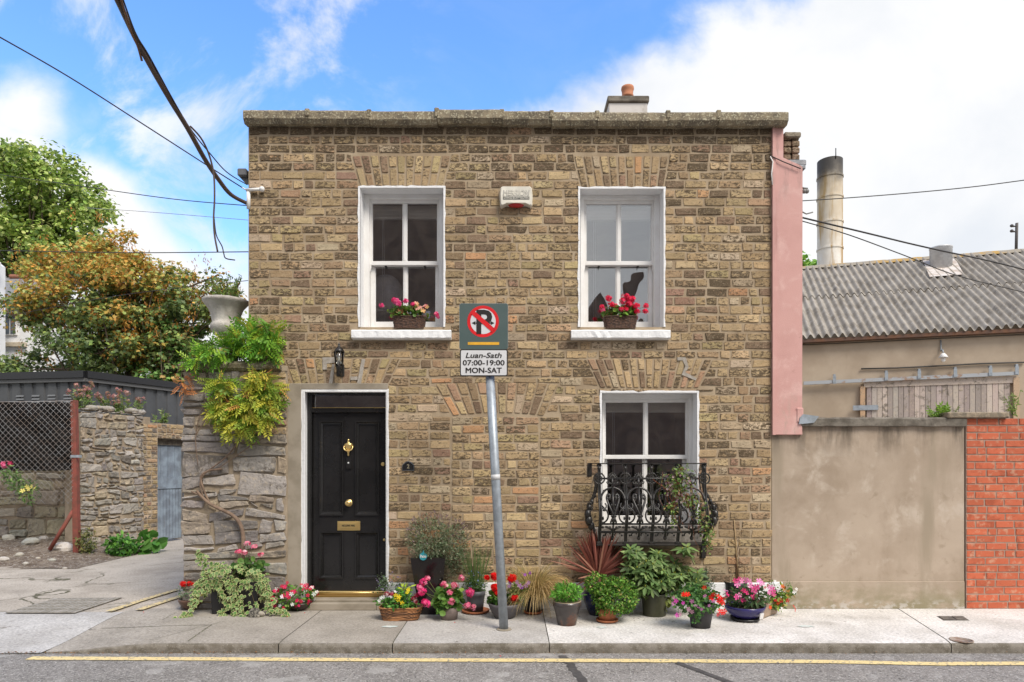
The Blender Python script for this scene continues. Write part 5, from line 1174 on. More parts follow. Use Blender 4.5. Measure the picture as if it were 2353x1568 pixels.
m_sg = M('sign_green', (.065, .10, .095), .45, (.075, .11, .105), vs=5); m_sw = M('sign_white', (.66, .66, .67), .45, (.62, .62, .63), vs=5); m_sb = paint('sign_black', (.016, .012, .01), .5); m_sr = paint('sign_red', (.72, .008, .012), .45); m_sy = paint('sign_yellow', (.80, .42, .03), .5)
g = Geo(); g.prism(rrect(x0, x1, zm, zt, .02), y, y + .004, 0); g.prism(rrect(x0 - .002, x1 + .002, zm + .001, zt + .002, .021), y + .0005, y + .0035, 5)
cx, cz = X(1110, y), Z(739, y); R1, R2 = (x1 - x0) * .328, (x1 - x0) * .262
def disk(g, r, yy, m, n=48): g.add([(cx + r * math.cos(2 * math.pi * i / n), yy, cz + r * math.sin(2 * math.pi * i / n)) for i in range(n)], [list(range(n))], m)
disk(g, R1, y - .001, 3); disk(g, R2, y - .002, 1)
g.text('P', .31, (cx + .012, y - .003, cz - .004), 2, offset=.008)
# scale P: draw stem heavier
for sg in (-1, 1):
    ax = cx + sg * .086; g.box(ax - sg * .014, ax + sg * -.030, y - .0035, y - .0025, cz - .016 - .006, cz - .016 + .006, 2)
    g.add([(ax + sg * .022, y - .0035, cz - .016), (ax - sg * .016, y - .0035, cz + .004), (ax - sg * .012, y - .0035, cz - .016), (ax - sg * .016, y - .0035, cz - .036)][::sg], [(0, 1, 2, 3)], 2)
a = R(-41); hw = .021; dx, dz = math.cos(a), math.sin(a); L = R2 + .012
g.add([(cx - dx * L - dz * hw * -1, y - .005, cz - dz * L - dx * hw), (cx + dx * L + dz * hw, y - .005, cz + dz * L - dx * hw), (cx + dx * L - dz * hw, y - .005, cz + dz * L + dx * hw), (cx - dx * L + dz * hw * -1 * -1 * -1, y - .005, cz - dz * L + dx * hw)], [(0, 1, 2, 3)], 3)
g.box(X(1075, y), X(1147, y), y - .002, y - .0005, Z(793, y), Z(786.5, y), 4)
part('clearway_plate', g, [m_sg, m_sw, m_sb, m_sr, m_sy, m_galv], sgn)
g = Geo(); g.prism(rrect(x0 + .003, x1 - .001, zb, zm, .018), y - .001, y + .004, 2); g.prism(rrect(x0 + .013, x1 - .011, zb + .010, zm - .010, .012), y - .002, y - .001, 1)
w = x1 - x0; cx = (x0 + x1) / 2
g.text('Luan-Sath', .07, (cx, y - .0035, Z(817, y)), 2, shear=.22, bold=.0016, width=w * .74); g.text('07:00-19:00', .07, (cx, y - .0035, Z(834, y)), 2, bold=.0016, width=w * .86); g.text('MON-SAT', .072, (cx, y - .0035, Z(851.5, y)), 2, bold=.0018, width=w * .74)
part('hours_plate', g, [m_sg, m_sw, m_sb], sgn)
# ---------------------------------------------------------------- iron window balcony
def balcony():
    yf = -.27; t = thing('balcony', 'ornate bellied black cast iron window guard under the ground floor window', 'balcony', (X(1496), 0, Z(1250)))
    sc = FP / (D + yf); xs = [X(u, yf) for u in (1377, 1437, 1497, 1557, 1619)]; zz = lambda v: Z(v, yf)
    zt, zr2, zlow, zfr, zbt = zz(1066), zz(1100), zz(1203), zz(1222), zz(1249)
    def bul(z):   # belly
        a = (z - zbt) / (zt - zbt); return .095 * math.exp(-((a - .36) / .22) ** 2) - .03 * max(0, a - .7)
    def F(x, z): return (x, yf - bul(z), z)
    def curve(g, p2, r=.007, n=6): g.tube([F(x, z) for x, z in p2], r * 1.3, n)
    def arc(cx, cz, rx, rz, a0, a1, n=14): return [(cx + rx * math.cos(R(a0 + (a1 - a0) * i / n)), cz + rz * math.sin(R(a0 + (a1 - a0) * i / n))) for i in range(n + 1)]
    g = Geo(); xa, xb = X(1350), X(1636)
    g.box(xs[0] - .02, xs[4] + .02, yf - .012, yf + .008, zt - .004, zt + .008)
    part('top_rail', g, [m_iron], t)
    for x in (xs[0] - .015, xs[4] + .015):
        g = Geo(); sd = -1 if x < 1.5 else 1; g.add([(x + sd * .0, yf, zt), (x + sd * .055, 0, zt), (x + sd * .055, 0, zt + .01), (x, yf, zt + .01), (x - sd * .02, yf, zt), (x + sd * .035, 0, zt), (x + sd * .035, 0, zt + .01), (x - sd * .02, yf, zt + .01)], [(0, 1, 2, 3), (4, 5, 6, 7), (0, 1, 5, 4), (3, 2, 6, 7)])
        g.box(x + sd * .03, x + sd * .08, -.012, 0, zt - .14, zt + .01, 0, .003)
        g.box(x + sd * .02, x + sd * .07, -.03, 0, zbt - .19, zbt - .01, 0, .004); g.box(x - .02, x + .02, yf, 0, zbt - .03, zbt - .012)
        part('wall_bracket', g, [m_iron], t); g = Geo()
    g = Geo(); g.box(xs[0] - .03, xs[4] + .04, yf - .03, -.01, zbt - .022, zbt - .008, 0, .002); part('base_plate', g, [m_iron], t)
    for nm, z, r in (('rail', zr2, .008), ('rail', zlow, .008), ('rail', zfr, .010)):
        g = Geo(); curve(g, [(xs[0], z), (xs[4], z)], r); part(nm, g, [m_iron], t)
    for i, x in enumerate(xs):
        g = Geo(); n = 26; pz = [zbt + (zt - zbt) * q / n for q in range(n + 1)]
        for dx in (-.009, .009): curve(g, [(x + dx, z) for z in pz], .007)
        g.box(x - .03, x + .03, F(x, zbt)[1] - .015, F(x, zbt)[1] + .02, zbt - .01, zbt + .02, 0, .005); g.box(x - .026, x + .026, yf - .014 + .02, yf + .03, zt - .03, zt - .004, 0, .005); g.ball(F(x, zt - .05), .020, sq=(1, .7, 1.2))
        curve(g, arc(x, zr2, .056, .056, 0, 360, 20), .006); curve(g, arc(x, zr2, .03, .03, 0, 360, 12), .004)
        for sd in (-1, 1):
            if (i == 0 and sd < 0) or (i == 4 and sd > 0): continue
            curve(g, [(x + sd * .01, zz(1160))] + arc(x + sd * .015, zz(1183.5), sd * .066, .078, 60, -95, 14), .007)
            curve(g, arc(x + sd * .035, zz(1162), sd * .03, .03, 200, 420, 12), .006)
            g.ball(F(x + sd * .028, zz(1190)), .014, sq=(.7, .6, 1.5)); g.ball(F(x + sd * .04, zz(1172)), .013, sq=(1.4, .6, .8)); g.ball(F(x + sd * .045, zz(1128)), .010, sq=(1, .6, 1.2)); g.ball(F(x + sd * .028, zz(1089)), .011); g.ball(F(x + sd * .022, zz(1111)), .011); g.ball(F(x + sd * .03, zz(1211)), .013, sq=(1.3, .6, 1))
        part('post', g, [m_iron], t)
    for i in range(4):
        g = Geo(); cx = (xs[i] + xs[i + 1]) / 2; hw = (xs[i + 1] - xs[i]) / 2 - .012
        curve(g, arc(cx, zz(1150), hw, zz(1121) - zz(1150), 0, 180, 20), .0085)
        curve(g, arc(cx, zz(1102), .047, .047, -200, 20, 14), .006)
        for k in range(7):   # palmette
            a = R(20 + k * 23.3); curve(g, [(cx, zz(1101)), (cx + .045 * math.cos(a), zz(1101) + .055 * math.sin(a))], .0065, 4); g.ball(F(cx + .047 * math.cos(a), zz(1101) + .058 * math.sin(a)), .010, sq=(1, .6, 1))
        curve(g, [(cx, zz(1098)), (cx, zz(1122))], .010); curve(g, [(cx, zz(1121)), (cx, zz(1184))], .010); g.ball(F(cx, zz(1137)), .018, sq=(1, .7, 1.3))
        for sd in (-1, 1):
            curve(g, [(cx + sd * .018, zz(1110)), (cx + sd * .05, zz(1112)), (cx + sd * .06, zz(1107))], .006)
            curve(g, spl2([(cx, zz(1183)), (cx + sd * .030, zz(1168)), (cx + sd * .058, zz(1152)), (cx + sd * .064, zz(1143)), (cx + sd * .050, zz(1136)), (cx + sd * .030, zz(1139)), (cx + sd * .036, zz(1147))]), .0085)
            g.ball(F(cx + sd * .058, zz(1146)), .016, sq=(1, .7, 1.4)); g.ball(F(cx + sd * .035, zz(1138)), .016, sq=(1.4, .7, .8)); g.ball(F(cx + sd * .018, zz(1161)), .011, sq=(1, .6, 1.4))
            curve(g, [(cx + sd * .012, zz(1190)), (cx + sd * .030, zz(1200))], .008)
            curve(g, [(cx, zz(1219)), (cx + sd * .035, zz(1213)), (cx + sd * .07, zz(1210))], .009); g.ball(F(cx + sd * .068, zz(1210)), .017, sq=(1.3, .6, .7)); g.ball(F(cx + sd * .035, zz(1211)), .014, sq=(1, .6, 1))
            curve(g, arc(cx + sd * .05, zz(1229), .028, .028, 20, 200, 8), .006); g.ball(F(cx + sd * .095, zz(1230)), .012)
        for k in range(6): a = k * math.pi / 3; g.ball(F(cx + .018 * math.cos(a), zz(1185) + .018 * math.sin(a)), .013, sq=(1, .7, 1))
        q = F(cx, zz(1185)); g.ball((q[0], q[1] - .012, q[2]), .012)
        curve(g, [(cx, zz(1188)), (cx, zz(1203))], .011); curve(g, [(cx, zlow), (cx, zz(1236))], .008); g.ball(F(cx, zz(1236)), .02, sq=(1, .7, 1.3))
        part('scroll_panel', g, [m_iron], t)
    for sd, x in ((-1, xs[0]), (1, xs[4])):   # side returns with the heavy bombé ornament
        g = Geo(); n = 20
        def Sd(k, z): b = bul(z); return (x + sd * (b * 1.15 * (1 - abs(k - .75) * .3) + .01), (yf - b * .3) * k, z)
        for k in (.15, .5, .85): g.tube([Sd(k, zbt + (zt - .1 - zbt) * q / n) for q in range(n + 1)], .008, 5)
        for z in (zr2, zlow, zfr): g.tube([Sd(.02, z), Sd(.5, z), Sd(.98, z)], .007, 5)
        for k, v, r in ((.8, 1197, .055), (.8, 1182, .050), (.8, 1167, .040), (.8, 1154, .030), (.8, 1210, .048), (.8, 1220, .034), (.8, 1140, .024), (.8, 1128, .020), (.8, 1115, .018), (.5, 1190, .03), (.5, 1170, .025)): g.ball(Sd(k, zz(v)), r, sq=(.75, 1, 1.1))
        for v0 in (1165, 1190): 
            c = Sd(.8, zz(v0)); g.tube([(c[0] + sd * .015, c[1] - .035 + .0 * a, c[2]) if False else (c[0] + .03 * math.cos(a), c[1] - .03, c[2] + .045 * math.sin(a)) for a in np.linspace(0, 6.28, 16)], .006, 5)
        part('side_panel', g, [m_iron], t)
def spl2(p): return [tuple(q) for q in spl([(a, b, 0) for a, b in p], 4)[:, :2]]
balcony()
# ---------------------------------------------------------------- urn on the pier
uy = .28; ux = X(519, uy); t = thing('stone_urn', 'weathered pale stone urn planted with weeds on top of stone pier', 'urn', (ux, uy, Z(829, PY)))
k = (D + uy) / FP; pr = [(0.12, 2.68), (.12, 2.86), (.09, 2.87), (.075, 2.89), (.06, 2.92)]
zt = Z(690, uy); prof = [(.13, Z(829, PY) - .0), (.13, Z(790, uy)), (.09, Z(789, uy)), (.06, Z(782, uy)), (16 * k, Z(776, uy)), (27 * k, Z(768, uy)), (33 * k, Z(757, uy)), (34 * k, Z(750, uy)), (31 * k, Z(745, uy)), (29 * k, Z(742, uy)), (30 * k, Z(735, uy)), (33 * k, Z(722, uy)), (39 * k, Z(709, uy)), (47 * k, Z(700, uy)), (50 * k, Z(696, uy)), (50 * k, Z(691, uy)), (47 * k, zt), (40 * k, Z(695, uy)), (0, Z(697, uy))]
g = Geo(); g.lathe(prof, 36, (ux, uy, 0)); V = g.V[0]; V += np.array([[mn.noise((p[0] * 25, p[1] * 25, p[2] * 25)) * .006] * 3 for p in V])
part('urn_body', g, [M('weathered_urn_stone', (.60, .57, .52), .95, (.40, .37, .33), vs=5, bump=.8, bs=40, streak=((.34, .31, .27), 6, .52, .72))], t)
URN = t
# ---------------------------------------------------------------- leaves
def T_oval(w=.28, fold=.06): return np.array([(0, 0, 0), (w, .35, fold), (w * .8, .72, fold), (0, 1, 0), (-w * .8, .72, fold), (-w, .35, fold)]), np.array([(0, 1, 2, 3), (0, 3, 4, 5)])
def T_lance(): return T_oval(.14, .03)
def T_round(): 
    a = np.arange(7) * 2 * math.pi / 7; v = [(0, .5, -.06)] + [(.52 * math.sin(q) * (1 + .08 * (i % 2)), .5 - .5 * math.cos(q), .05) for i, q in enumerate(a)]
    return np.array(v), np.array([(0, 1 + i, 1 + (i + 1) % 7) for i in range(7)])
def T_lobe(k=5):   # maple / ivy
    pts = [(0, 0)]; 
    for i, (ang, r) in enumerate([(-120, .45), (-95, .30), (-62, .62), (-32, .40), (0, 1.0), (32, .40), (62, .62), (95, .30), (120, .45)]): pts.append((math.sin(R(ang)) * r * .85, .30 + math.cos(R(ang)) * r * .7))
    v = [(0, .3, -.03)] + [(p[0], p[1], .03 * (i % 2)) for i, p in enumerate(pts)]; n = len(pts)
    return np.array(v), np.array([(0, 1 + i, 1 + (i + 1) % n) for i in range(n)])
def T_petals(k=5, cup=.12, w=.5):
    v = [(0, 0, 0)]; f = []
    for i in range(k):
        a = 2 * math.pi * i / k; b = math.pi / k * 1.0; n = len(v)
        v += [(math.sin(a - b) * w, math.cos(a - b) * w, cup * .5), (math.sin(a - b * .5), math.cos(a - b * .5), cup), (math.sin(a + b * .5), math.cos(a + b * .5), cup), (math.sin(a + b) * w, math.cos(a + b) * w, cup * .5)]; f.append((0, n, n + 1, n + 2)); f.append((0, n + 2, n + 3, n + 3))
    return np.array(v), np.array([q if q[2] != q[3] else q for q in f])
def T_pinna():    # one wisteria leaf: 5 pairs + terminal
    V = []; F = []
    for i in range(5):
        for sd in (-1, 1):
            y = .12 + i * .16; n = len(V); L = .30; dx, dy = sd * .88, .48
            V += [(0, y, 0), (sd * .10, y + .13, .02), (sd * L * .88, y + L * .45, -.05), (sd * .17, y + .01, .02)]; F.append((n, n + 1, n + 2, n + 3))
    n = len(V); V += [(0, .85, 0), (.07, 1.0, .02), (0, 1.22, -.03), (-.07, 1.0, .02)]; F.append((n, n + 1, n + 2, n + 3))
    return np.array(V), np.array(F)
LB = 1.0
OV, LA, RO, LO, PI_, FL = T_oval(), T_lance(), T_round(), T_lobe(), T_pinna(), T_petals()
WIDE = T_oval(.36, .07)
def unit(a): return a / (np.linalg.norm(a, axis=-1, keepdims=True) + 1e-9)
def put(g, tpl, pos, d, n, size, col, m=0, jitter=.15, tint=None):
    """stamp many copies of a little leaf template"""
    pos = np.asarray(pos, float); k = len(pos)
    if k == 0: return
    v, f = tpl; d = unit(d); x = unit(np.cross(d, n)); nn = np.cross(x, d); size = np.broadcast_to(size, (k,))
    W = pos[:, None, :] + size[:, None, None] * (v[None, :, 0:1] * x[:, None] + v[None, :, 1:2] * d[:, None] + v[None, :, 2:3] * nn[:, None])
    F = (f[None] + (np.arange(k) * len(v))[:, None, None]).reshape(-1, f.shape[1])
    col = np.asarray(col, float)
    if col.ndim == 1: col = np.tile(col, (k, 1))
    col = col * LB * (1 + rng.normal(0, jitter, (k, 1))) * (1 + rng.normal(0, jitter * .3, (k, 3)))
    C = np.repeat(np.clip(col, .004, .95), len(v), 0)
    g.add(W.reshape(-1, 3), F, m, C)
def pick(cols, k):
    w = np.array([c[1] for c in cols], float); i = rng.choice(len(cols), k, p=w / w.sum()); return np.array([c[0] for c in cols])[i]
def cloud(blobs, n, shell=.35, lump=.25, lumpf=6.):
    B = np.array(blobs, float); w = B[:, 3] * B[:, 4] * B[:, 5] if B.shape[1] == 6 else B[:, 6]; w = w ** .75; i = rng.choice(len(B), n, p=w / w.sum())
    o = unit(rng.normal(size=(n, 3))); r = (shell + (1 - shell) * rng.random(n) ** .7)
    nz = np.array([mn.noise(Vector(o[q] * 2.0 + B[i[q], :3] * lumpf)) for q in range(n)]); r = r * (1 + lump * nz)
    return B[i, :3] + o * B[i, 3:6] * r[:, None], o
def foliage(g, blobs, n, size, tpl, cols, up=.5, out=.7, droop=.0, rand=.6, shell=.35, lump=.3, lumpf=6., dirout=.5, jit=.15):
    p, o = cloud(blobs, n, shell, lump, lumpf)
    nrm = unit(o * out + np.array((0, 0, up)) + rng.normal(0, rand, (n, 3))); d = unit(rng.normal(size=(n, 3)) + o * dirout * 2 + np.array((0, 0, -droop)))
    d = unit(d - nrm * (d * nrm).sum(1)[:, None] * .8)
    put(g, tpl, p, d, nrm, size * rng.uniform(.65, 1.2, n), pick(cols, n) * 1.35, jitter=jit); return p
def bl(u0, u1, v0, v1, y, ry=None):
    x0, x1, z0, z1 = X(u0, y), X(u1, y), Z(v1, y), Z(v0, y); rx, rz = (x1 - x0) / 2, (z1 - z0) / 2
    return ((x0 + x1) / 2, y, (z0 + z1) / 2, rx, ry or min(rx, rz) * .9, rz)
def stems(g, base, ends, r=.004, c=(.10, .16, .04), bend=.03):
    for e in ends:
        m = (np.array(base) + np.array(e)) / 2 + rng.normal(0, bend, 3) * (1, 1, .3); g.tube([base, m, e], [r, r * .8, r * .5], 4, 0, c)
def blades(g, base, n, L, spread, cols, w=.006, droop=.5, seg=6, rb=.02, lo=.0, tw=True, dirs=None):
    cc = pick(cols, n)
    for i in range(n):
        a = rng.random() * 2 * math.pi; th = spread[0] + (spread[1] - spread[0]) * rng.random(); l = L * rng.uniform(.6, 1.1)
        if dirs is not None: a, th, l = dirs[i]
        p = np.array(base) + np.array((math.cos(a), math.sin(a), 0)) * rb * rng.random(); d = np.array((math.sin(th) * math.cos(a), math.sin(th) * math.sin(a), math.cos(th))); sd = np.array((-math.sin(a), math.cos(a), 0)); V = []; n0 = unit(np.array((0, -1., .3)) + rng.normal(0, .45, 3))
        for q in range(seg + 1):
            t = q / seg; sd = unit(np.cross(d, n0)); ww = w * (1 - t) ** .6 * (.55 + .9 * t if t < .5 else 1) + .0003; V += [p - sd * ww, p + sd * ww + np.array((0, 0, .0))]
            p = p + d * l / seg; d = unit(d + np.array((0, 0, -droop * l * 1.6 / seg * (.4 + t))))
            if p[2] < .01: p[2] = .01
        c = cc[i] * (1 + rng.normal(0, .15)); g.add(V, [(2 * q, 2 * q + 1, 2 * q + 3, 2 * q + 2) for q in range(seg)], 0, np.clip(c, .003, .9))
def head(g, c, r, n, fs, cols, flat=.85):
    """a geranium head: florets over a dome"""
    o = unit(rng.normal(size=(n, 3)) + np.array((0, -.5, .35))); p = np.array(c) + o * r * rng.uniform(.55, 1.12, (n, 1)) * np.array((1, 1, flat))
    put(g, FL, p, unit(np.cross(o, rng.normal(size=(n, 3)))), unit(o + rng.normal(0, .3, (n, 3))), fs * 1.2 * rng.uniform(.7, 1.2, n), pick(cols, n), jitter=.16)
def flowers(g, pts, fs, cols, face=(0, -1, .5), rand=.5):
    pts = np.asarray(pts, float); n = len(pts)
    if 1 < n <= 30:
        for q in pts: flowers(g, [q], fs, cols, face, rand)
        return
    nn = unit(np.array(face) + rng.normal(0, rand, (n, 3))); put(g, FL, pts, unit(np.cross(nn, rng.normal(size=(n, 3)))), nn, fs * rng.uniform(.8, 1.2, n), pick(cols, n), jitter=.08)
def bloomparts(nm, g, t):
    # every geranium head and every single bloom is a part of its own
    big = None; pos = 0
    for V, C, (f, m, sm) in zip(g.V, g.C, g.F):
        k = Geo(); k.V = [V]; k.C = [C]; k.F = [(f - pos, m, sm)]; pos += len(V)
        part('flower_head' if len(V) > 60 and len(V) < 1600 else ('bloom' if len(V) <= 60 else 'blossom'), k, [m_petal], t)
GRN = [((.08, .18, .03), 4), ((.13, .25, .04), 3), ((.05, .12, .025), 3), ((.19, .30, .06), 1)]
PINK = [((.84, .15, .28), 4), ((.88, .30, .40), 3), ((.70, .06, .17), 2), ((.9, .55, .58), 1.5)]
HOT = [((.80, .04, .20), 4), ((.86, .12, .32), 3), ((.88, .3, .45), 1)]
RED2 = [((.80, .02, .075), 4), ((.85, .05, .13), 3), ((.62, .01, .05), 1)]
REDF = [((.75, .012, .008), 5), ((.60, .008, .008), 2)]
CRIM = [((.62, .008, .07), 5), ((.75, .02, .12), 3)]
WHT = [((.85, .84, .82), 1)]
YEL = [((.85, .62, .02), 1)]
# ---------------------------------------------------------------- pots
def mkpot(nm, c, rough=.6, **k): return M(nm, c, rough, tuple(q * .7 for q in c), vs=9, bump=k.pop('bump', .1), bs=50, **k)
def potted(name, label, cat, u0, u1, vr, vb, rb=.75, style='round', mat=None, rim=.0, y=None, saucer=None, soil=True):
    """a pot standing on the pavement: its left, right, rim row and foot row in the survey"""
    yf = yg(vb) if y is None else y; s = FP / (D + yf); r = (u1 - u0) / 2 / s; yc = yf + r * rb; xc = X((u0 + u1) / 2, yc); rr = (u1 - u0) / 2 * (D + yc) / FP
    h = Z(vr, yc - rr * .0); t = thing(name, label, cat, (xc, yc, 0)); g = Geo(); z0 = .0
    if saucer is not None:
        gs = Geo(); rs = rr * saucer[0]; gs.lathe([(rs * .8, .002), (rs, .012), (rs + .004, .03), (rs - .004, .03), (rs * .8, .014), (0, .012)], 28, (xc, yc, 0)); part('saucer', gs, [saucer[1]], t); z0 = .014
    if style == 'round': prof = [(rr * rb, z0), (rr * (rb + (1 - rb) * .5) * .99, z0 + (h - z0) * .5), (rr * .97, h - .045 - rim), (rr * .97 + rim, h - .045 - rim + .004), (rr + rim * .5, h), (rr - .012, h), (rr - .02, h - .03), (0, h - .03)]
    elif style == 'bowl': prof = [(rr * rb * .6, z0), (rr * rb * .8, z0 + .012), (rr * .86, z0 + (h - z0) * .5), (rr * .97, z0 + (h - z0) * .8), (rr, h), (rr - .01, h), (rr - .02, h - .03), (0, h - .03)]
    elif style == 'belly': prof = [(rr * .6, z0), (rr * .95, h * .45), (rr, h * .7), (rr * .85, h * .92), (rr * .9, h), (rr * .8, h), (rr * .75, h - .03), (0, h - .03)]
    elif style == 'ribbed':
        prof = [(rr * rb, z0), (rr * rb + .01, z0 + .01)]; n = 22
        for i in range(n): a = i / n; q = rr * (rb + (1 - rb) * a) ; zz_ = z0 + .02 + (h - .04 - z0) * a; prof += [(q, zz_), (q + .004, zz_ + (h - .04) / n * .5)]
        prof += [(rr + .006, h - .02), (rr + .006, h), (rr - .01, h), (rr - .02, h - .03), (0, h - .03)]
    g.lathe(prof, 36, (xc, yc, 0)); part('pot', g, [mat], t)
    if soil: gs = Geo(); gs.lathe([(rr * .9, h - .028), (rr * .5, h - .012), (0, h - .008)], 16, (xc, yc, 0)); part('potting_soil', gs, [m_soil], t)
    return t, np.array((xc, yc, h)), rr
def fin(t, g, nm='foliage', m=None): return part(nm, g, [m or m_leaf], t)
GP = 'potted plants along the house front'
def setg(t): t['group'] = GP
m_tc = mkpot('terracotta', (.46, .16, .07), .8); m_blackp = mkpot('black_plastic_pot', (.018, .018, .02), .35); m_greyp = mkpot('grey_plastic_pot', (.10, .10, .11), .5)
# 1 bowl at the pier corner
t, c, r = potted('potted_flowers', 'small brown bowl of red and yellow flowers at the pier corner', 'potted plant', 412, 472, 1375, 1404, .7, 'bowl', mkpot('brown_bowl', (.13, .065, .04), .4)); setg(t)
g = Geo(); yy = c[1]; foliage(g, [bl(408, 470, 1338, 1380, yy, .11)], 420, .030, LA, [((.10, .16, .08), 3), ((.16, .22, .12), 2), ((.06, .12, .03), 2)]); fin(t, g)
g = Geo(); head(g, P(421, 1343, yy - .05), .035, 26, .014, REDF); head(g, P(436, 1342, yy - .04), .035, 26, .014, REDF); bloomparts('red_flowers', g, t)
g = Geo(); flowers(g, [P(u, v, yy - .08) for u, v in ((458, 1344), (468, 1350), (460, 1358), (474, 1340), (482, 1356), (466, 1366))], .018, YEL); bloomparts('yellow_flowers', g, t)
# 2 planter of variegated ivy
yf = yg(1412); xa, xb = X(483, yf), X(594, yf); h = Z(1338, yf)
t = thing('ivy_planter', 'black rectangular planter overflowing with variegated ivy and pink geraniums', 'potted plant', ((xa + xb) / 2, yf + .13, 0)); setg(t)
g = Geo(); g.hexa([(xa + .02, yf, 0), (xb - .02, yf, 0), (xb - .02, yf + .24, 0), (xa + .02, yf + .24, 0), (xa, yf - .01, h), (xb, yf - .01, h), (xb, yf + .25, h), (xa, yf + .25, h)]); part('trough', g, [m_blackp], t)
def ivy(g, pos, nrm, size):
    n = len(pos); d = unit(rng.normal(0, .5, (n, 3)) + np.array((0, 0, -1.0))); nrm = unit(nrm + rng.normal(0, .35, (n, 3))); d = unit(d - nrm * (d * nrm).sum(1)[:, None]); sz = size * rng.uniform(.7, 1.25, n)
    st = rng.bit_generator.state
    put(g, LO, pos, d, nrm, sz, (.70, .70, .34), jitter=.08)
    x = unit(np.cross(d, nrm)); nn = np.cross(x, d)
    put(g, LO, pos + nn * .0016 + d * (sz * .09)[:, None], d, nrm, sz * .78, pick([((.14, .27, .07), 3), ((.22, .34, .13), 2), ((.09, .19, .05), 2)], n), jitter=.12)
g = Geo(); B = [bl(478, 600, 1290, 1350, yf + .06, .17), bl(505, 560, 1320, 1395, yf - .02, .05), bl(460, 510, 1300, 1370, yf + .02, .08), bl(585, 618, 1320, 1380, yf + .02, .06)]
p, o = cloud(B, 390, .6, .4); ivy(g, p, o + np.array((0, -.8, .6)), .060)
def trail(pts, n, w, size=.056):
    q = spl(pts, 6); i = rng.integers(0, len(q), n); p = q[i] + rng.normal(0, w, (n, 3)) * (1, .5, 1); p[:, 2] = np.maximum(p[:, 2], .015); p[:, 1] = np.minimum(p[:, 1], yf - .0 if True else 0); ivy(g, p, np.array((0, -1., .7)) + np.zeros((n, 3)), size); g.tube(q, .003, 4, 0, (.12, .09, .04))
z_ = lambda u, v, y: P(u, v, y)
for pts, n in (([z_(480, 1330, yf - .03), z_(455, 1370, yf - .06), z_(442, 1400, yf - .08), z_(418, 1420, yf - .14)], 46), ([z_(500, 1330, yf - .03), z_(510, 1370, yf - .05), z_(516, 1400, yf - .06), z_(510, 1412, yf - .07)], 34), ([z_(540, 1330, yf - .03), z_(545, 1370, yf - .05), z_(556, 1400, yf - .06), z_(562, 1415, yf - .1)], 40), ([z_(565, 1330, yf - .03), z_(580, 1370, yf - .05), z_(588, 1400, yf - .08), z_(592, 1418, yf - .12)], 40), ([z_(595, 1335, yf - .02), z_(615, 1370, yf - .05), z_(632, 1400, yf - .08), z_(658, 1410, yf - .1)], 50), ([z_(600, 1335, yf), z_(612, 1355, yf), z_(618, 1385, yf - .05), z_(620, 1405, yf - .1)], 40), ([z_(500, 1310, yf), z_(480, 1295, yf + .05), z_(468, 1280, yf + .08), z_(464, 1270, yf + .08)], 34), ([z_(475, 1310, yf), z_(458, 1330, yf), z_(447, 1360, yf - .03), z_(443, 1385, yf - .05)], 50), ([z_(525, 1340, yf - .04), z_(528, 1380, yf - .05), z_(540, 1408, yf - .08)], 30)): trail(pts, n, .022)
part('ivy_foliage', g, [m_leaf], t)
g = Geo(); yy = yf + .12; foliage(g, [bl(538, 606, 1285, 1322, yy, .1)], 90, .06, RO, [((.06, .14, .03), 3), ((.12, .22, .05), 2)], shell=.5)
hd = [(548, 1268), (568, 1249), (584, 1256), (562, 1270), (600, 1275)]
stems(g, P(568, 1320, yy), [P(u, v, yy - .03) for u, v in hd], .003); part('geranium_foliage', g, [m_leaf], t)
g = Geo(); [head(g, P(u, v, yy - .03), .030, 16, .015, PINK, .6) for u, v in hd]; bloomparts('geranium_flowers', g, t)
# 3 impatiens bowl
t, c, r = potted('potted_impatiens', 'dark bowl heaped with crimson and white impatiens beside the doorstep', 'potted plant', 660, 718, 1383, 1406, .7, 'bowl', mkpot('dark_bowl', (.05, .03, .025), .4)); setg(t)
g = Geo(); yy = c[1]; B = [bl(628, 722, 1344, 1398, yy, .19)]; p = foliage(g, B, 620, .035, WIDE, GRN, shell=.6); fin(t, g)
g = Geo(); p, o = cloud([bl(624, 726, 1339, 1402, yy, .20)], 150, .97, .15); k = (o[:, 1] < .3) & (o[:, 2] > -.6); p = p[k]; flowers(g, p[len(p) // 4:], .0215, CRIM); flowers(g, p[:len(p) // 4], .0215, WHT); bloomparts('flowers', g, t)
# stone hedgehog
hy = yg(1420) + .06; hx = X(586, hy); t = thing('hedgehog_ornament', 'small grey spiky stone hedgehog ornament on pavement under the ivy', 'ornament', (hx, hy, 0))
g = Geo(); n = 18; prof = []
V = []; nu, nv = 22, 12; rx, ry, rz = .068, .055, .085
for j in range(nv + 1):
    for i in range(nu):
        a = 2 * math.pi * i / nu; b = math.pi / 2 * j / nv; k = 1 + (.07 if (i + j) % 2 else -.04); V.append((hx + rx * math.cos(a) * math.cos(b) * k, hy + ry * math.sin(a) * math.cos(b) * k, .002 + rz * math.sin(b) * k))
g.add(V, [(j * nu + i, j * nu + (i + 1) % nu, (j + 1) * nu + (i + 1) % nu, (j + 1) * nu + i) for j in range(nv) for i in range(nu)]); part('spiny_back', g, [M('ornament_stone', (.26, .24, .20), .9, (.05, .045, .04), vs=60, lo=.45, hi=.55, bump=1, bs=120)], t)
g = Geo(); g.ball((hx + .065, hy - .01, .03), .03, sq=(1.3, .9, .9)); g.ball((hx + .10, hy - .012, .026), .010, 0, (.1, .1, .1)); g.ball((hx + .05, hy - .04, .012), .014); g.ball((hx + .055, hy + .02, .012), .014); part('head', g, [M('ornament_face', (.40, .36, .30), .9, (.3, .27, .22), vs=20)], t)
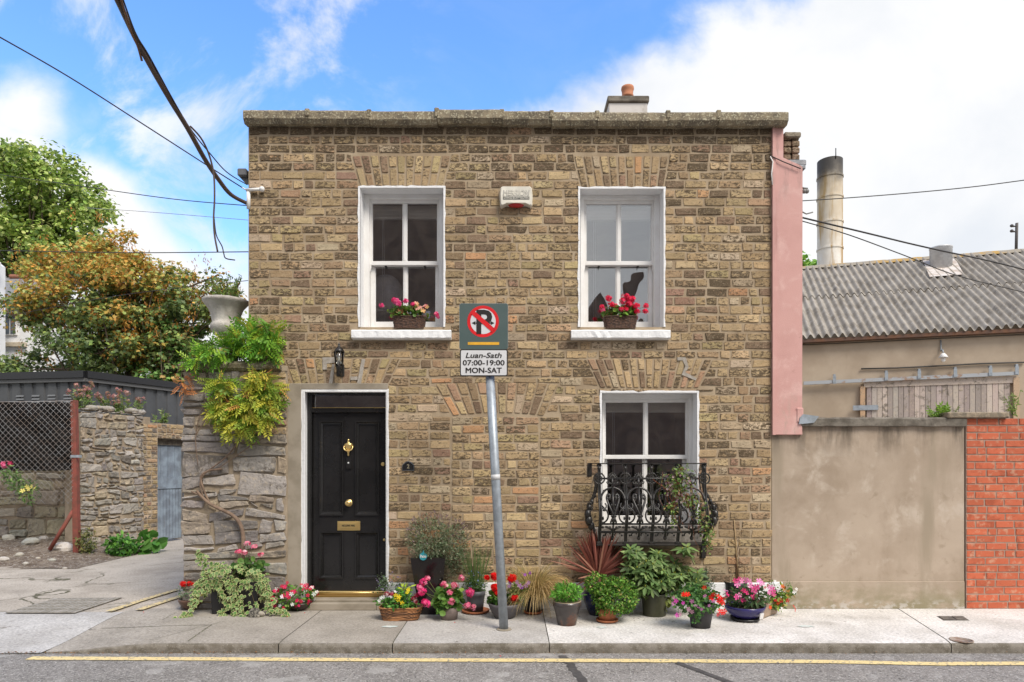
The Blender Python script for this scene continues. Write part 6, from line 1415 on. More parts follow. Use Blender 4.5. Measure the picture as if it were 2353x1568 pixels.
# 6 blue-grey catmint behind the basket
t, c, r = potted('potted_catmint', 'wispy grey-green catmint with dull mauve flowers, pot hidden behind the woven basket', 'potted plant', 882, 930, 1372, 1404, .8, 'round', m_blackp); setg(t)
g = Geo(); yy = c[1]; foliage(g, [bl(866, 945, 1325, 1372, yy, .12), bl(866, 895, 1318, 1360, yy, .08), bl(905, 948, 1335, 1372, yy, .08)], 900, .022, OV, [((.12, .17, .10), 3), ((.08, .13, .05), 3), ((.18, .22, .16), 1)], shell=.3, lump=.6); stems(g, c, [P(u, v, yy) for u, v in ((866, 1320), (875, 1318), (890, 1325), (905, 1318), (930, 1330), (948, 1342))], .002, bend=.04); fin(t, g)
g = Geo(); p, o = cloud([bl(864, 948, 1318, 1375, yy, .14)], 130, .9, .4); flowers(g, p[o[:, 2] > -.3], .008, [((.30, .26, .42), 1)]); bloomparts('flowers', g, t)
# 7 woven basket planter
def wicker(g, x0, x1, y0, y1, z0, z1, flare, rows, m=0, amp=.006, c=(1, 1, 1)):
    cx, cy = (x0 + x1) / 2, (y0 + y1) / 2; n = 88; V = []; rr_ = rows * 3
    for j in range(rr_ + 1):
        b = j / rr_; sc = 1 - flare * (1 - b); row = j // 3
        for i in range(n):
            a = 2 * math.pi * i / n; ca, sa = math.cos(a), math.sin(a); e = .45; px = math.copysign(abs(ca) ** e, ca) * (x1 - x0) / 2; py = math.copysign(abs(sa) ** e, sa) * (y1 - y0) / 2
            k = 1 + (amp * math.sin(a * 11 * 2 + math.pi * row) + amp * .6 * math.sin(j * 2.1)) / ((x1 - x0) / 2) * (0 if b in (0,) else 1); V.append((cx + px * sc * k, cy + py * (1 - flare * .6 * (1 - b)) * k, z0 + (z1 - z0) * b + .002 * math.sin(i * 1.7 + row)))
    g.add(V, [(j * n + i, j * n + (i + 1) % n, (j + 1) * n + (i + 1) % n, (j + 1) * n + i) for j in range(rr_) for i in range(n)] + [list(range(n))[::-1]], m, c)
    g.tube([(cx + math.copysign(abs(math.cos(a)) ** .45, math.cos(a)) * (x1 - x0) / 2, cy + math.copysign(abs(math.sin(a)) ** .45, math.sin(a)) * (y1 - y0) / 2, z1 + .003 * math.sin(a * 40)) for a in np.linspace(0, 2 * math.pi, 60)[:-1]], .008, 6, m, c, closed=True)
yf = yg(1428); xa, xb = X(869, yf), X(966, yf); h = Z(1399, yf)
t = thing('basket_planter', 'orange-brown woven basket of yellow, white and crimson pansies right of the door', 'potted plant', ((xa + xb) / 2, yf + .11, 0)); setg(t)
m_wick = M('split_cane', (.42, .19, .07), .6, (.10, .045, .02), vs=3, lo=.42, hi=.56, bump=.5, bs=60, streak=None); 
_mp = [n for n in m_wick.node_tree.nodes if n.type == 'TEX_NOISE']
for n_ in _mp:
    mpn = N(m_wick.node_tree, 'ShaderNodeMapping'); mpn.inputs['Scale'].default_value = (2, 2, 26); tcn = [q for q in m_wick.node_tree.nodes if q.type == 'TEX_COORD'][0]; m_wick.node_tree.links.new(tcn.outputs['Object'], mpn.inputs[0]); m_wick.node_tree.links.new(mpn.outputs[0], n_.inputs['Vector'])
g = Geo(); wicker(g, xa, xb, yf - .01, yf + .22, .0, h, .17, 9); part('basket', g, [m_wick], t)
g = Geo(); g.box(xa + .02, xb - .02, yf + .01, yf + .20, h - .03, h - .004, 0, .003); part('potting_soil', g, [m_soil], t)
g = Geo(); foliage(g, [bl(868, 965, 1371, 1402, yf + .08, .10), bl(905, 945, 1352, 1385, yf + .12, .06)], 520, .042, OV, [((.07, .20, .03), 4), ((.12, .28, .05), 3), ((.04, .12, .02), 2)], shell=.4); foliage(g, [bl(915, 948, 1342, 1362, yf + .12, .04)], 34, .05, LA, [((.40, .50, .04), 1)], droop=-1.5); fin(t, g)
g = Geo(); [head(g, P(u, v, yf + .04), .026, 22, .012, [((.40, .01, .05), 3), ((.75, .5, .5), 1)], .8) for u, v in ((889, 1366), (900, 1365), (950, 1376), (958, 1368), (956, 1382))]; bloomparts('crimson_flowers', g, t)
g = Geo(); flowers(g, [P(u, v, yf - .0) for u, v in ((910, 1376), (917, 1372), (924, 1386), (941, 1374), (936, 1362), (938, 1356), (915, 1380), (909, 1368))], .021, YEL); bloomparts('yellow_flowers', g, t)
g = Geo(); flowers(g, [P(u, v, yf + .02) for u, v in ((882, 1372), (876, 1374), (871, 1381), (898, 1371), (908, 1360))], .020, WHT); bloomparts('white_flowers', g, t)
# 8 tall black planter with lavender
yf = yg(1413) - .0; t = thing('lavender_planter', 'tall tapered glossy black planter holding a big round lavender bush', 'potted plant', (X(984, yf), yf + .17, 0)); setg(t)
h = Z(1283, yf); g = Geo(); a0, a1, b0, b1 = X(964, yf), X(1013, yf), X(945, yf), X(1024, yf); rot = .0
def tq(z, l, r_, y0, y1): return [(l, y0, z), (r_, y0 + .0, z), (r_, y1, z), (l, y1, z)]
g.hexa(tq(0, a0, a1, yf, yf + .24) + tq(h, b0, b1, yf - .06, yf + .30)); g.hexa(tq(h, b0, b1, yf - .06, yf + .30) + tq(h + .012, b0 - .004, b1 + .004, yf - .065, yf + .305)); part('pot', g, [M('glossy_black_planter', (.012, .009, .009), .15, speck=((.5, .5, .5), 26, .74))], t)
yy = yf + .14; g = Geo(); c0 = (X(992, yy), yy, h)
B = [bl(935, 1045, 1190, 1288, yy, .23), bl(1000, 1078, 1205, 1300, yy, .2), bl(1025, 1072, 1260, 1320, yy + .05, .1), bl(945, 1020, 1240, 1292, yy - .08, .15)]
foliage(g, B, 4200, .034, LA, [((.15, .19, .11), 4), ((.22, .25, .15), 2), ((.09, .13, .06), 3), ((.30, .27, .18), 1)], shell=.45, lump=.35, droop=-.6, dirout=.8)
stems(g, c0, [P(u, v, yy - .05) for u, v in ((950, 1240), (970, 1230), (990, 1220), (1010, 1235), (1030, 1250), (1050, 1270), (1060, 1290), (960, 1265), (1000, 1250), (1020, 1280))], .005, (.22, .14, .08), .03)
p, o = cloud([bl(930, 1076, 1182, 1290, yy, .26)], 900, .93, .25); k = (o[:, 2] > -.2); put(g, LA, p[k], unit(o[k] + rng.normal(0, .25, (k.sum(), 3)) + (0, 0, .6)), rng.normal(size=(k.sum(), 3)), .035, pick([((.42, .33, .22), 3), ((.34, .26, .22), 1), ((.28, .20, .24), 1)], k.sum()))
foliage(g, [bl(1022, 1055, 1310, 1345, yy + .02, .06)], 260, .022, LA, [((.15, .17, .10), 2), ((.3, .25, .18), 1)]); fin(t, g)
y = yf - .075; g = Geo(); cx, cz = X(972.5, y), Z(1279, y); rr = 9 * (D + y) / FP; pts = [(cx + rr * math.cos(q) * .98, cz + rr * math.sin(q) + (.03 if abs(q - math.pi / 2) < .1 else 0)) for q in np.linspace(0, 2 * math.pi, 33)[:-1]]
g.prism(pts, y, y + .003, 0); g.text('Patio', .04, (cx, y - .002, cz + .002), 1, width=rr * 1.55, offset=.0008); part('plant_tag', g, [paint('teal_tag', (.03, .30, .36), .4), m_white], t)
# 9 pink geranium in taupe pot
t, c, r = potted('potted_geranium', 'taupe plastic pot of sprawling pink geraniums in front of black planter', 'potted plant', 1011, 1054, 1394, 1427, .86, 'round', mkpot('taupe_pot', (.22, .17, .15), .6)); setg(t)
g = Geo(); yy = c[1]; hd = [(973, 1338, .040, HOT), (970, 1360, .045, HOT), (966, 1350, .035, HOT), (979, 1386, .045, HOT), (1021, 1343, .036, PINK), (1045, 1345, .036, PINK), (1035, 1362, .034, PINK), (1060, 1329, .030, PINK), (1037, 1383, .036, PINK), (1080, 1361, .045, HOT), (1074, 1391, .034, PINK), (1087, 1396, .03, PINK), (982, 1330, .03, PINK)]
foliage(g, [bl(1000, 1062, 1350, 1405, yy, .14), bl(998, 1030, 1375, 1408, yy - .03, .07)], 250, .062, RO, [((.08, .19, .03), 4), ((.13, .25, .05), 3), ((.22, .32, .06), 1), ((.05, .12, .02), 2)], shell=.5)
stems(g, c, [P(u, v, yy - .12) for u, v, _, _ in hd], .004, (.16, .2, .06)); fin(t, g)
g = Geo(); [head(g, P(u, v, yy - .12), rr, int(34 * (rr / .04) ** 2), .015, cc) for u, v, rr, cc in hd]; bloomparts('flowers', g, t)
# 10 reed in grey pot
t, c, r = potted('potted_rush', 'slate grey pot on terracotta saucer with tall upright rushes and small leafy plants', 'potted plant', 1071, 1115, 1357, 1411, .78, 'round', m_greyp, .004, saucer=(1.42, m_tc)); setg(t)
g = Geo(); yy = c[1]; foliage(g, [bl(1062, 1118, 1325, 1362, yy, .12)], 620, .032, LA, [((.06, .12, .03), 4), ((.10, .17, .05), 2), ((.03, .07, .02), 2)], shell=.3); foliage(g, [bl(1095, 1120, 1350, 1395, yy, .06)], 160, .018, LA, [((.14, .11, .06), 2), ((.09, .12, .05), 2)])
blades(g, (c[0], c[1], c[2]), 110, .52, (0, .42), [((.10, .18, .05), 3), ((.18, .24, .08), 1)], w=.0028, droop=.15, rb=.06, tw=False); fin(t, g)
g = Geo(); p, o = cloud([bl(1064, 1118, 1312, 1350, yy, .12)], 46, .8, .3); flowers(g, p, .008, [((.20, .26, .50), 1)]); bloomparts('flowers', g, t)
# 11 red geranium & petunia bowl behind the pole
t, c, r = potted('potted_geranium', 'wide charcoal bowl of red geraniums and purple petunias behind the sign pole', 'potted plant', 1122, 1198, 1385, 1426, .8, 'bowl', mkpot('charcoal_bowl', (.11, .10, .105), .6)); setg(t)
g = Geo(); yy = c[1]; foliage(g, [bl(1128, 1165, 1355, 1395, yy, .12)], 110, .055, RO, GRN, shell=.4); foliage(g, [bl(1165, 1212, 1330, 1395, yy, .11)], 560, .026, OV, [((.16, .22, .06), 3), ((.26, .30, .10), 2), ((.08, .13, .03), 2)], shell=.3, lump=.5); stems(g, c, [P(u, v, yy - .05) for u, v in ((1137, 1325), (1175, 1328), (1140, 1352), (1182, 1376), (1200, 1318), (1210, 1330))], .003); fin(t, g)
g = Geo(); [head(g, P(u, v, yy - .06), rr, 46, .017, REDF) for u, v, rr in ((1137, 1325, .045), (1176, 1329, .046), (1138, 1350, .040), (1142, 1362, .03), (1183, 1375, .042), (1119, 1328, .02))]; bloomparts('red_flowers', g, t)
g = Geo(); flowers(g, [P(u, v, yy - .09) for u, v in ((1200, 1318), (1206, 1321), (1218, 1317), (1172, 1340), (1170, 1347), (1194, 1346), (1198, 1350), (1209, 1346), (1214, 1340), (1188, 1338))], .022, [((.34, .06, .50), 2), ((.42, .22, .42), 2)]); bloomparts('purple_flowers', g, t)
# 12 tan sedge
t, c, r = potted('potted_sedge', 'black pot with arching straw-coloured ornamental grass right of the sign pole', 'potted plant', 1203, 1246, 1372, 1414, .8, 'round', m_blackp, saucer=(.95, m_tc)); setg(t)
g = Geo(); blades(g, (c[0], c[1], c[2]), 950, .42, (.2, 1.3), [((.50, .36, .15), 4), ((.38, .30, .11), 3), ((.60, .46, .22), 2), ((.22, .21, .06), 2)], w=.0026, droop=3.0, seg=8, rb=.05, tw=False)
blades(g, (c[0] + .05, c[1] - .02, c[2]), 420, .50, (.3, .9), [((.50, .35, .15), 4), ((.60, .44, .22), 2)], w=.0028, droop=4.2, seg=9, rb=.05, tw=False, dirs=[(rng.normal(-.6, .7), rng.uniform(.4, 1.1), rng.uniform(.36, .56)) for _ in range(420)]); fin(t, g)
# 13 bronze glazed pot
m_bronze = M('bronze_glaze', (.055, .045, .042), .22, (.14, .06, .035), vs=5, lo=.5, hi=.62, bump=.25, bs=22)
t, c, r = potted('potted_marguerite', 'bronze glazed ceramic pot with bright green tufted leaves and no flowers', 'potted plant', 1270, 1335, 1381, 1440, .66, 'round', m_bronze, .004); setg(t)
g = Geo(); g.lathe([(r * .99, c[2] - .008), (r * 1.02, c[2] + .001), (r * .9, c[2] + .004), (r * .88, c[2] - .01)], 36, (c[0], c[1], 0)); part('pot_rim', g, [paint('buff_rim', (.34, .26, .18))], t)
g = Geo(); yy = c[1]; foliage(g, [bl(1268, 1337, 1342, 1384, yy, .15)], 900, .044, LA, [((.10, .27, .03), 4), ((.16, .36, .05), 3), ((.05, .15, .02), 2)], shell=.45, droop=-1.2, dirout=.9); fin(t, g)
# 14 red cordyline
t, c, r = potted('potted_cordyline', 'dark blue glazed pot with spiky red-brown cordyline under the balcony', 'potted plant', 1340, 1408, 1348, 1417, .7, 'belly', M('cobalt_glaze', (.012, .022, .085), .15, (.008, .012, .04), vs=4)); setg(t)
g = Geo(); b = (c[0], c[1], Z(1322, c[1])); g.tube([(c[0], c[1], c[2] - .03), b], .02, 6, 0, (.14, .08, .05))
dirs = [(rng.choice((0, math.pi)) + rng.normal(0, .5), abs(rng.normal(0, .34)), rng.uniform(.38, .50)) for _ in range(90)] + [(rng.choice((0, math.pi)) + rng.normal(0, .5), rng.uniform(.7, 1.5), rng.uniform(.34, .54)) for _ in range(20)] + [(rng.choice((0, math.pi)) + rng.normal(0, .8), rng.uniform(1.8, 2.4), rng.uniform(.2, .3)) for _ in range(12)]
blades(g, b, len(dirs), .5, (0, 1), [((.22, .065, .045), 4), ((.32, .11, .08), 3), ((.15, .045, .035), 3), ((.46, .22, .15), 1)], w=.015, droop=.28, seg=6, rb=.02, dirs=dirs); fin(t, g)
# 15 round shrub in terracotta
t, c, r = potted('potted_shrub', 'terracotta pot and saucer with dense round glossy green escallonia shrub', 'potted plant', 1373, 1417, 1396, 1433, .82, 'round', m_tc, .003, saucer=(1.12, m_tc)); setg(t)
g = Geo(); yy = c[1]; foliage(g, [bl(1362, 1464, 1335, 1412, yy, .22), bl(1345, 1400, 1318, 1365, yy, .14), bl(1390, 1440, 1325, 1370, yy, .14), bl(1370, 1400, 1370, 1416, yy, .12)], 4200, .030, OV, [((.09, .20, .025), 4), ((.15, .29, .04), 3), ((.045, .11, .018), 3), ((.34, .30, .10), .7)], shell=.6, lump=.25, dirout=.7); stems(g, (c[0], c[1], c[2] - .02), [P(u, v, yy) for u, v in ((1380, 1370), (1400, 1360), (1420, 1370), (1435, 1380))], .006, (.15, .1, .06)); fin(t, g)
# 16 rhododendron
t, c, r = potted('potted_rhododendron', 'ribbed olive pot with large dark green rhododendron below the balcony', 'potted plant', 1475, 1532, 1362, 1419, .88, 'ribbed', mkpot('olive_pot', (.075, .075, .04), .4)); setg(t)
def whorls(g, cs, n, size, cols, budc=(.40, .42, .06)):
    for cc in cs:
        ax = unit(np.array((rng.normal(0, .5), -.35 + rng.normal(0, .4), 1.0))); k = rng.integers(7, 11); a = rng.random() * 6.28 + np.arange(k) * 2 * math.pi / k; e1 = unit(np.cross(ax, (0, 1, .1))); e2 = np.cross(ax, e1)
        rad = np.cos(a)[:, None] * e1 + np.sin(a)[:, None] * e2; d = unit(rad + ax * rng.uniform(-.35, .35, (k, 1)) + np.array((0, 0, -.25))); put(g, T_oval(.17, .03), np.tile(cc, (k, 1)) + rad * .008, d, unit(ax + rad * .25), size * rng.uniform(.75, 1.15, k), pick(cols, k) * 1.7, jitter=.12)
        g.ball(np.array(cc) + ax * .008, .008, 0, budc, 5, 4, (.8, .8, 1.6))
RH = [((.095, .15, .05), 4), ((.14, .20, .07), 3), ((.055, .09, .03), 3), ((.19, .24, .09), 1)]
g = Geo(); yy = c[1] - .02; B = [bl(1428, 1560, 1275, 1345, yy, .2), bl(1440, 1540, 1300, 1380, yy - .05, .16), bl(1540, 1608, 1300, 1368, yy, .16), bl(1560, 1585, 1258, 1290, yy, .06), bl(1430, 1470, 1258, 1300, yy, .08), bl(1475, 1530, 1265, 1300, yy, .1)]
p, o = cloud(B, 150, .55, .15); whorls(g, p, 8, .105, RH); whorls(g, [P(u, v, yy - .05) for u, v in ((1568, 1262), (1580, 1258), (1448, 1262), (1462, 1268), (1430, 1320), (1438, 1345), (1600, 1340))], 8, .11, RH)
stems(g, (c[0], c[1], c[2] - .02), [q for q in p[:40]], .006, (.13, .11, .06), .02); foliage(g, [bl(1515, 1550, 1360, 1402, yy, .06)], 30, .085, OV, [((.20, .24, .05), 1)], droop=1.5); fin(t, g)
# 17 small conifer
t, c, r = potted('potted_conifer', 'small dark blue-green feathery shrub tucked behind the mixed impatiens pot', 'potted plant', 1590, 1630, 1372, 1404, .8, 'round', m_blackp); setg(t)
g = Geo(); yy = c[1]; foliage(g, [bl(1578, 1642, 1315, 1372, yy, .14), bl(1600, 1630, 1305, 1340, yy, .07)], 1500, .030, LA, [((.05, .085, .05), 3), ((.08, .12, .07), 2)], shell=.2, lump=.5, droop=-.8); fin(t, g)
# 18 mixed impatiens in grey pot
t, c, r = potted('potted_impatiens', 'dark grey pot of busy lizzies, red blooms at right and mauve at left', 'potted plant', 1580, 1640, 1388, 1446, .72, 'round', mkpot('slate_pot', (.045, .042, .045), .6), .004); setg(t)
g = Geo(); yy = c[1] - .02; foliage(g, [bl(1545, 1660, 1352, 1408, yy, .19), bl(1570, 1625, 1344, 1385, yy, .14), bl(1585, 1610, 1390, 1432, yy - .1, .05)], 900, .042, WIDE, [((.07, .17, .04), 4), ((.12, .24, .06), 3), ((.04, .10, .03), 2)], shell=.6); fin(t, g)
g = Geo(); flowers(g, [P(u, v, yy - .17) for u, v in ((1569, 1366), (1574, 1367), (1580, 1366), (1618, 1350), (1634, 1372), (1637, 1378), (1645, 1368), (1652, 1372), (1655, 1378), (1650, 1382), (1640, 1366), (1660, 1386), (1662, 1376), (1654, 1404), (1660, 1410), (1650, 1412), (1664, 1405))], .026, REDF); bloomparts('red_flowers', g, t)
g = Geo(); flowers(g, [P(u, v, yy - .19) for u, v in ((1548, 1374), (1553, 1381), (1546, 1388), (1570, 1386), (1590, 1382), (1598, 1392), (1582, 1400), (1590, 1406), (1562, 1412), (1556, 1414), (1612, 1400), (1606, 1395), (1640, 1382), (1630, 1392), (1620, 1370))], .020, [((.50, .18, .38), 2), ((.70, .06, .45), 1), ((.42, .22, .30), 2)]); bloomparts('mauve_flowers', g, t)
# 19 black pot with cane and dead climber
t, c, r = potted('potted_climber', 'black pot with tall bamboo cane and withered climber behind the blue bowl', 'potted plant', 1662, 1716, 1336, 1404, .9, 'round', m_blackp, saucer=(1.02, m_tc)); setg(t)
g = Geo(); yy = c[1] - .02; g.tube([P(1698, 1345, yy), P(1692, 1270, yy), P(1687, 1195, yy)], .006, 5, 0, (.48, .34, .18)); part('cane', g, [m_leaf], t)
g = Geo()
for i in range(7):
    pts = [P(1697 + rnd.uniform(-4, 4), 1340, yy)]; 
    for v in range(1325, int(rnd.uniform(1235, 1300)), -12): pts.append(P(1694 + 4 * math.sin(v * .09 + i) + rnd.uniform(-2, 2), v, yy))
    g.tube(pts, .0025, 4, 0, (.20, .11, .06))
g.tube([P(1692, 1255, yy), P(1680, 1245, yy), P(1672, 1230, yy + .05), P(1660, 1222, yy + .1)], .0025, 4, 0, (.2, .12, .06)); g.tube([P(1694, 1285, yy), P(1712, 1300, yy), P(1710, 1335, yy)], .002, 4, 0, (.25, .13, .07))
foliage(g, [bl(1670, 1712, 1215, 1262, yy, .04)], 40, .02, OV, [((.20, .12, .05), 1), ((.14, .10, .04), 1)]); part('withered_stems', g, [m_leaf], t)
# 20 blue bowl
t, c, r = potted('potted_impatiens', 'glossy dark blue bowl of bright pink New Guinea impatiens with price sticker', 'potted plant', 1666, 1757, 1391, 1432, .66, 'bowl', M('blue_plastic', (.035, .03, .14), .25, (.03, .025, .11), vs=3), saucer=(.72, m_blackp)); setg(t)
g = Geo(); a = -.95; q = c + np.array((math.cos(a) * r * .93, math.sin(a) * r * .93 - .005, -.075)); g.hexa([(q[0] - .022, q[1] - .012, q[2] - .03), (q[0] + .022, q[1] + .012, q[2] - .03), (q[0] + .02, q[1] + .02, q[2] - .03), (q[0] - .022, q[1] + 0, q[2] - .03), (q[0] - .018, q[1] - .030, q[2] + .03), (q[0] + .026, q[1] - .006, q[2] + .03), (q[0] + .02, q[1] + .0, q[2] + .03), (q[0] - .022, q[1] - .02, q[2] + .03)]); part('sticker', g, [m_white], t)
g = Geo(); yy = c[1]; foliage(g, [bl(1672, 1762, 1345, 1400, yy, .17)], 420, .062, T_oval(.2, .05), [((.05, .09, .035), 4), ((.08, .13, .05), 3), ((.12, .07, .05), 1)], shell=.3, droop=.2); stems(g, c, [P(u, v, yy - .05) for u, v in ((1675, 1365), (1700, 1350), (1725, 1345), (1745, 1355), (1760, 1370))], .004, (.35, .10, .08)); fin(t, g)
g = Geo(); flowers(g, [P(u, v, yy - .12) for u, v in ((1689, 1335), (1697, 1331), (1704, 1335), (1694, 1343), (1714, 1333), (1722, 1337), (1745, 1336), (1752, 1342), (1738, 1350), (1729, 1354), (1736, 1360), (1744, 1346), (1709, 1357), (1715, 1362), (1692, 1372), (1699, 1368), (1713, 1377), (1707, 1380), (1668, 1358), (1666, 1374), (1671, 1366), (1770, 1350), (1775, 1356), (1768, 1362), (1778, 1366), (1730, 1372), (1700, 1380), (1724, 1346))], .031, [((.85, .10, .34), 3), ((.88, .28, .55), 3), ((.75, .04, .20), 2)]); bloomparts('flowers', g, t)
# 21 beige trough
yf = yg(1419); t = thing('trough_planter', 'beige plastic trough of white and orange begonias at right end of pot row', 'potted plant', (X(1777, yf), yf + .1, 0)); setg(t)
g = Geo(); A = G(1760, 1422); Bp = G(1802, 1405); dv = unit(Bp - A); nv = np.array((-dv[1], dv[0], 0)); A = A - dv * .09; Ln = .42; hh = .13; q = lambda s, w, z: tuple(A + dv * s + nv * w + np.array((0, 0, z)))
g.hexa([q(.015, .01, .012), q(Ln - .015, .01, .012), q(Ln - .015, .13, .012), q(.015, .13, .012), q(0, 0, hh), q(Ln, 0, hh), q(Ln, .14, hh), q(0, .14, hh)]); g.hexa([q(-.008, -.008, hh), q(Ln + .008, -.008, hh), q(Ln + .008, .148, hh), q(-.008, .148, hh), q(-.008, -.008, hh + .015), q(Ln + .008, -.008, hh + .015), q(Ln + .008, .148, hh + .015), q(-.008, .148, hh + .015)])
for s in (.03, Ln - .08): g.hexa([q(s, .012, 0), q(s + .05, .012, 0), q(s + .05, .12, 0), q(s, .12, 0), q(s, .012, .02), q(s + .05, .012, .02), q(s + .05, .12, .02), q(s, .12, .02)])
part('trough', g, [mkpot('beige_plastic', (.38, .28, .20), .6)], t)
g = Geo(); yy = yf + .08; foliage(g, [bl(1750, 1808, 1360, 1402, yy, .1), bl(1765, 1822, 1345, 1385, yy, .09)], 330, .045, OV, [((.14, .24, .04), 3), ((.26, .34, .07), 2), ((.35, .20, .05), 1), ((.06, .13, .02), 2)], shell=.3, lump=.5); stems(g, P(1785, 1395, yy), [P(u, v, yy - .04) for u, v in ((1765, 1335), (1775, 1332), (1800, 1340), (1820, 1352), (1828, 1362), (1815, 1335))], .003); foliage(g, [bl(1760, 1780, 1330, 1345, yy, .03), bl(1806, 1822, 1334, 1348, yy, .03)], 26, .035, LA, GRN); fin(t, g)
g = Geo(); flowers(g, [P(u, v, yy - .06) for u, v in ((1781, 1338), (1786, 1344), (1780, 1352), (1788, 1358), (1792, 1350), (1800, 1356), (1830, 1354), (1826, 1362), (1776, 1346))], .022, WHT); bloomparts('white_flowers', g, t)
g = Geo(); flowers(g, [P(u, v, yy - .08) for u, v in ((1782, 1380), (1788, 1386), (1796, 1382), (1802, 1390), (1824, 1394), (1828, 1402), (1770, 1396), (1758, 1350), (1765, 1346), (1798, 1348), (1810, 1380))], .020, [((.78, .09, .02), 1), ((.7, .03, .03), 1)]); bloomparts('orange_flowers', g, t)
# 22 window baskets
def wbasket(u0, u1, name, lab, hd, extra, yc=-.0):
    y = .03; xa, xb = X(u0, y - .07), X(u1, y - .07); z0 = Z(754, -.03) ; z1 = Z(727, y - .07)
    t = thing(name, lab, 'flower basket', ((xa + xb) / 2, y, z0), 'wicker baskets on the upstairs sills')
    g = Geo(); wicker(g, xa, xb, y - .08, y + .08, z0, z1, .10, 8, amp=.005); part('basket', g, [m_wbk], t)
    g = Geo(); foliage(g, [bl(u0 - 8, u1 + 4, 702, 732, y - .02, .09)], 260, .042, RO, [((.09, .18, .03), 4), ((.16, .26, .04), 3), ((.24, .12, .05), 1.2), ((.05, .11, .02), 2)], shell=.3, lump=.4); stems(g, P((u0 + u1) / 2, 725, y), [P(u, v, y - .05) for u, v, _, _ in hd], .003, (.2, .18, .06)); part('foliage', g, [m_leaf], t)
    g = Geo(); [head(g, P(u, v, y - .07), rr, int(30 * (rr / .04) ** 2) + 6, .015, cc) for u, v, rr, cc in hd]
    if extra: flowers(g, [P(u, v, y - .1) for u, v in extra], .028, [((.85, .55, .22), 2), ((.88, .45, .35), 2)])
    bloomparts('flowers', g, t)
m_wbk = M('dark_wicker', (.12, .06, .035), .7, (.04, .02, .013), vs=60, lo=.4, hi=.6, bump=.8, bs=90)
wbasket(901, 976, 'window_basket', 'dark wicker basket of pink geraniums and peach begonias on the left upstairs sill', [(877, 702, .024, HOT), (910, 693, .036, HOT), (917, 699, .038, HOT), (905, 690, .024, HOT), (932, 692, .025, HOT), (948, 700, .018, HOT), (1002, 722, .026, HOT), (1006, 728, .02, HOT), (979, 705, .016, HOT), (973, 715, .02, PINK)], [(959, 700), (966, 707), (960, 709), (975, 703), (981, 705), (972, 714), (957, 697)])
wbasket(1389, 1465, 'window_basket', 'dark wicker basket of massed crimson geraniums on the right upstairs sill', [(1399, 686, .034, RED2), (1383, 706, .028, RED2), (1404, 700, .030, RED2), (1413, 704, .03, RED2), (1437, 683, .046, RED2), (1450, 689, .046, RED2), (1430, 694, .040, RED2), (1446, 701, .046, RED2), (1462, 705, .035, RED2), (1428, 713, .034, RED2), (1484, 703, .026, RED2), (1483, 716, .028, RED2), (1463, 716, .03, RED2), (1440, 712, .03, RED2), (1385, 712, .022, PINK)], None)
# ---------------------------------------------------------------- climber on the balcony
t = thing('clematis', 'leafy clematis scrambling over the right half of the iron balcony', 'climbing plant', P(1600, 1250, -.3))
g = Geo(); yy = -.36; CL = [((.10, .17, .04), 4), ((.17, .25, .06), 3), ((.22, .12, .06), 1.4), ((.30, .26, .10), 1)]
foliage(g, [bl(1520, 1600, 1082, 1150, yy, .06), bl(1545, 1590, 1068, 1100, yy, .05), bl(1560, 1612, 1130, 1170, yy, .05), bl(1525, 1560, 1150, 1180, yy, .04), bl(1590, 1630, 1150, 1215, yy, .05), bl(1610, 1645, 1200, 1250, yy, .05), bl(1618, 1640, 1240, 1272, yy, .03), bl(1540, 1560, 1170, 1210, yy, .03)], 950, .034, OV, CL, shell=.1, lump=.7, droop=.5)
for i in range(26):
    u = rnd.uniform(1520, 1600); v = rnd.uniform(1075, 1160); p = [P(u, v, yy)]
    for k in range(5): u += rnd.uniform(-6, 14); v += rnd.uniform(6, 24); p.append(P(u, v, yy + rnd.uniform(-.03, .03)))
    g.tube(spl(p, 3), .002, 4, 0, (.30, .11, .06))
g.tube([P(1500, 1102, yy), P(1540, 1130, yy), P(1580, 1148, yy)], .002, 4, 0, (.4, .12, .06)); part('foliage', g, [m_leaf], t)
g = Geo(); p, o = cloud([bl(1525, 1600, 1078, 1160, yy - .04, .05)], 60, .4, .4); flowers(g, p, .013, [((.45, .28, .32), 2), ((.6, .5, .45), 1)], (0, -1, -.6)); bloomparts('flowers', g, t)
# ---------------------------------------------------------------- wisteria on the pier
t = thing('wisteria', 'lime and yellow wisteria foliage spilling over the stone pier with twisting stem', 'climbing plant', P(555, 1260, -.1))
g = Geo(); st = spl([P(555, 1300, -.14), P(558, 1262, -.12), P(559, 1235, -.11), P(552, 1205, -.11), P(535, 1185, -.11), P(510, 1172, -.11), P(482, 1158, -.11), P(462, 1140, -.10), P(452, 1128, -.10)], 6); g.tube(st, np.linspace(.026, .014, len(st)), 7)
for pts, r0 in (([(482, 1158), (466, 1120), (462, 1095), (480, 1082), (510, 1078)], .012), ([(470, 1150), (462, 1100), (520, 1050), (560, 1000), (590, 960)], .008), ([(462, 1140), (440, 1130)], .01), ([(500, 1078), (540, 1050), (600, 1010), (640, 990)], .005), ([(450, 1000), (475, 960), (500, 930), (540, 900)], .004), ([(455, 1070), (450, 1000), (470, 930), (520, 870)], .005)): g.tube(spl([P(u, v, -.10) for u, v in pts], 5), r0, 5)
part('stem', g, [M('vine_bark', (.24, .165, .115), .85, (.15, .10, .07), vs=12, bump=.5)], t)
g = Geo(); WG = [((.12, .27, .03), 3), ((.19, .36, .04), 2), ((.28, .42, .04), 1.5), ((.07, .17, .02), 1.5)]; WY = [((.38, .39, .05), 4), ((.27, .34, .05), 3), ((.42, .38, .06), 1.6), ((.14, .25, .03), 2.5), ((.42, .22, .06), .5)]
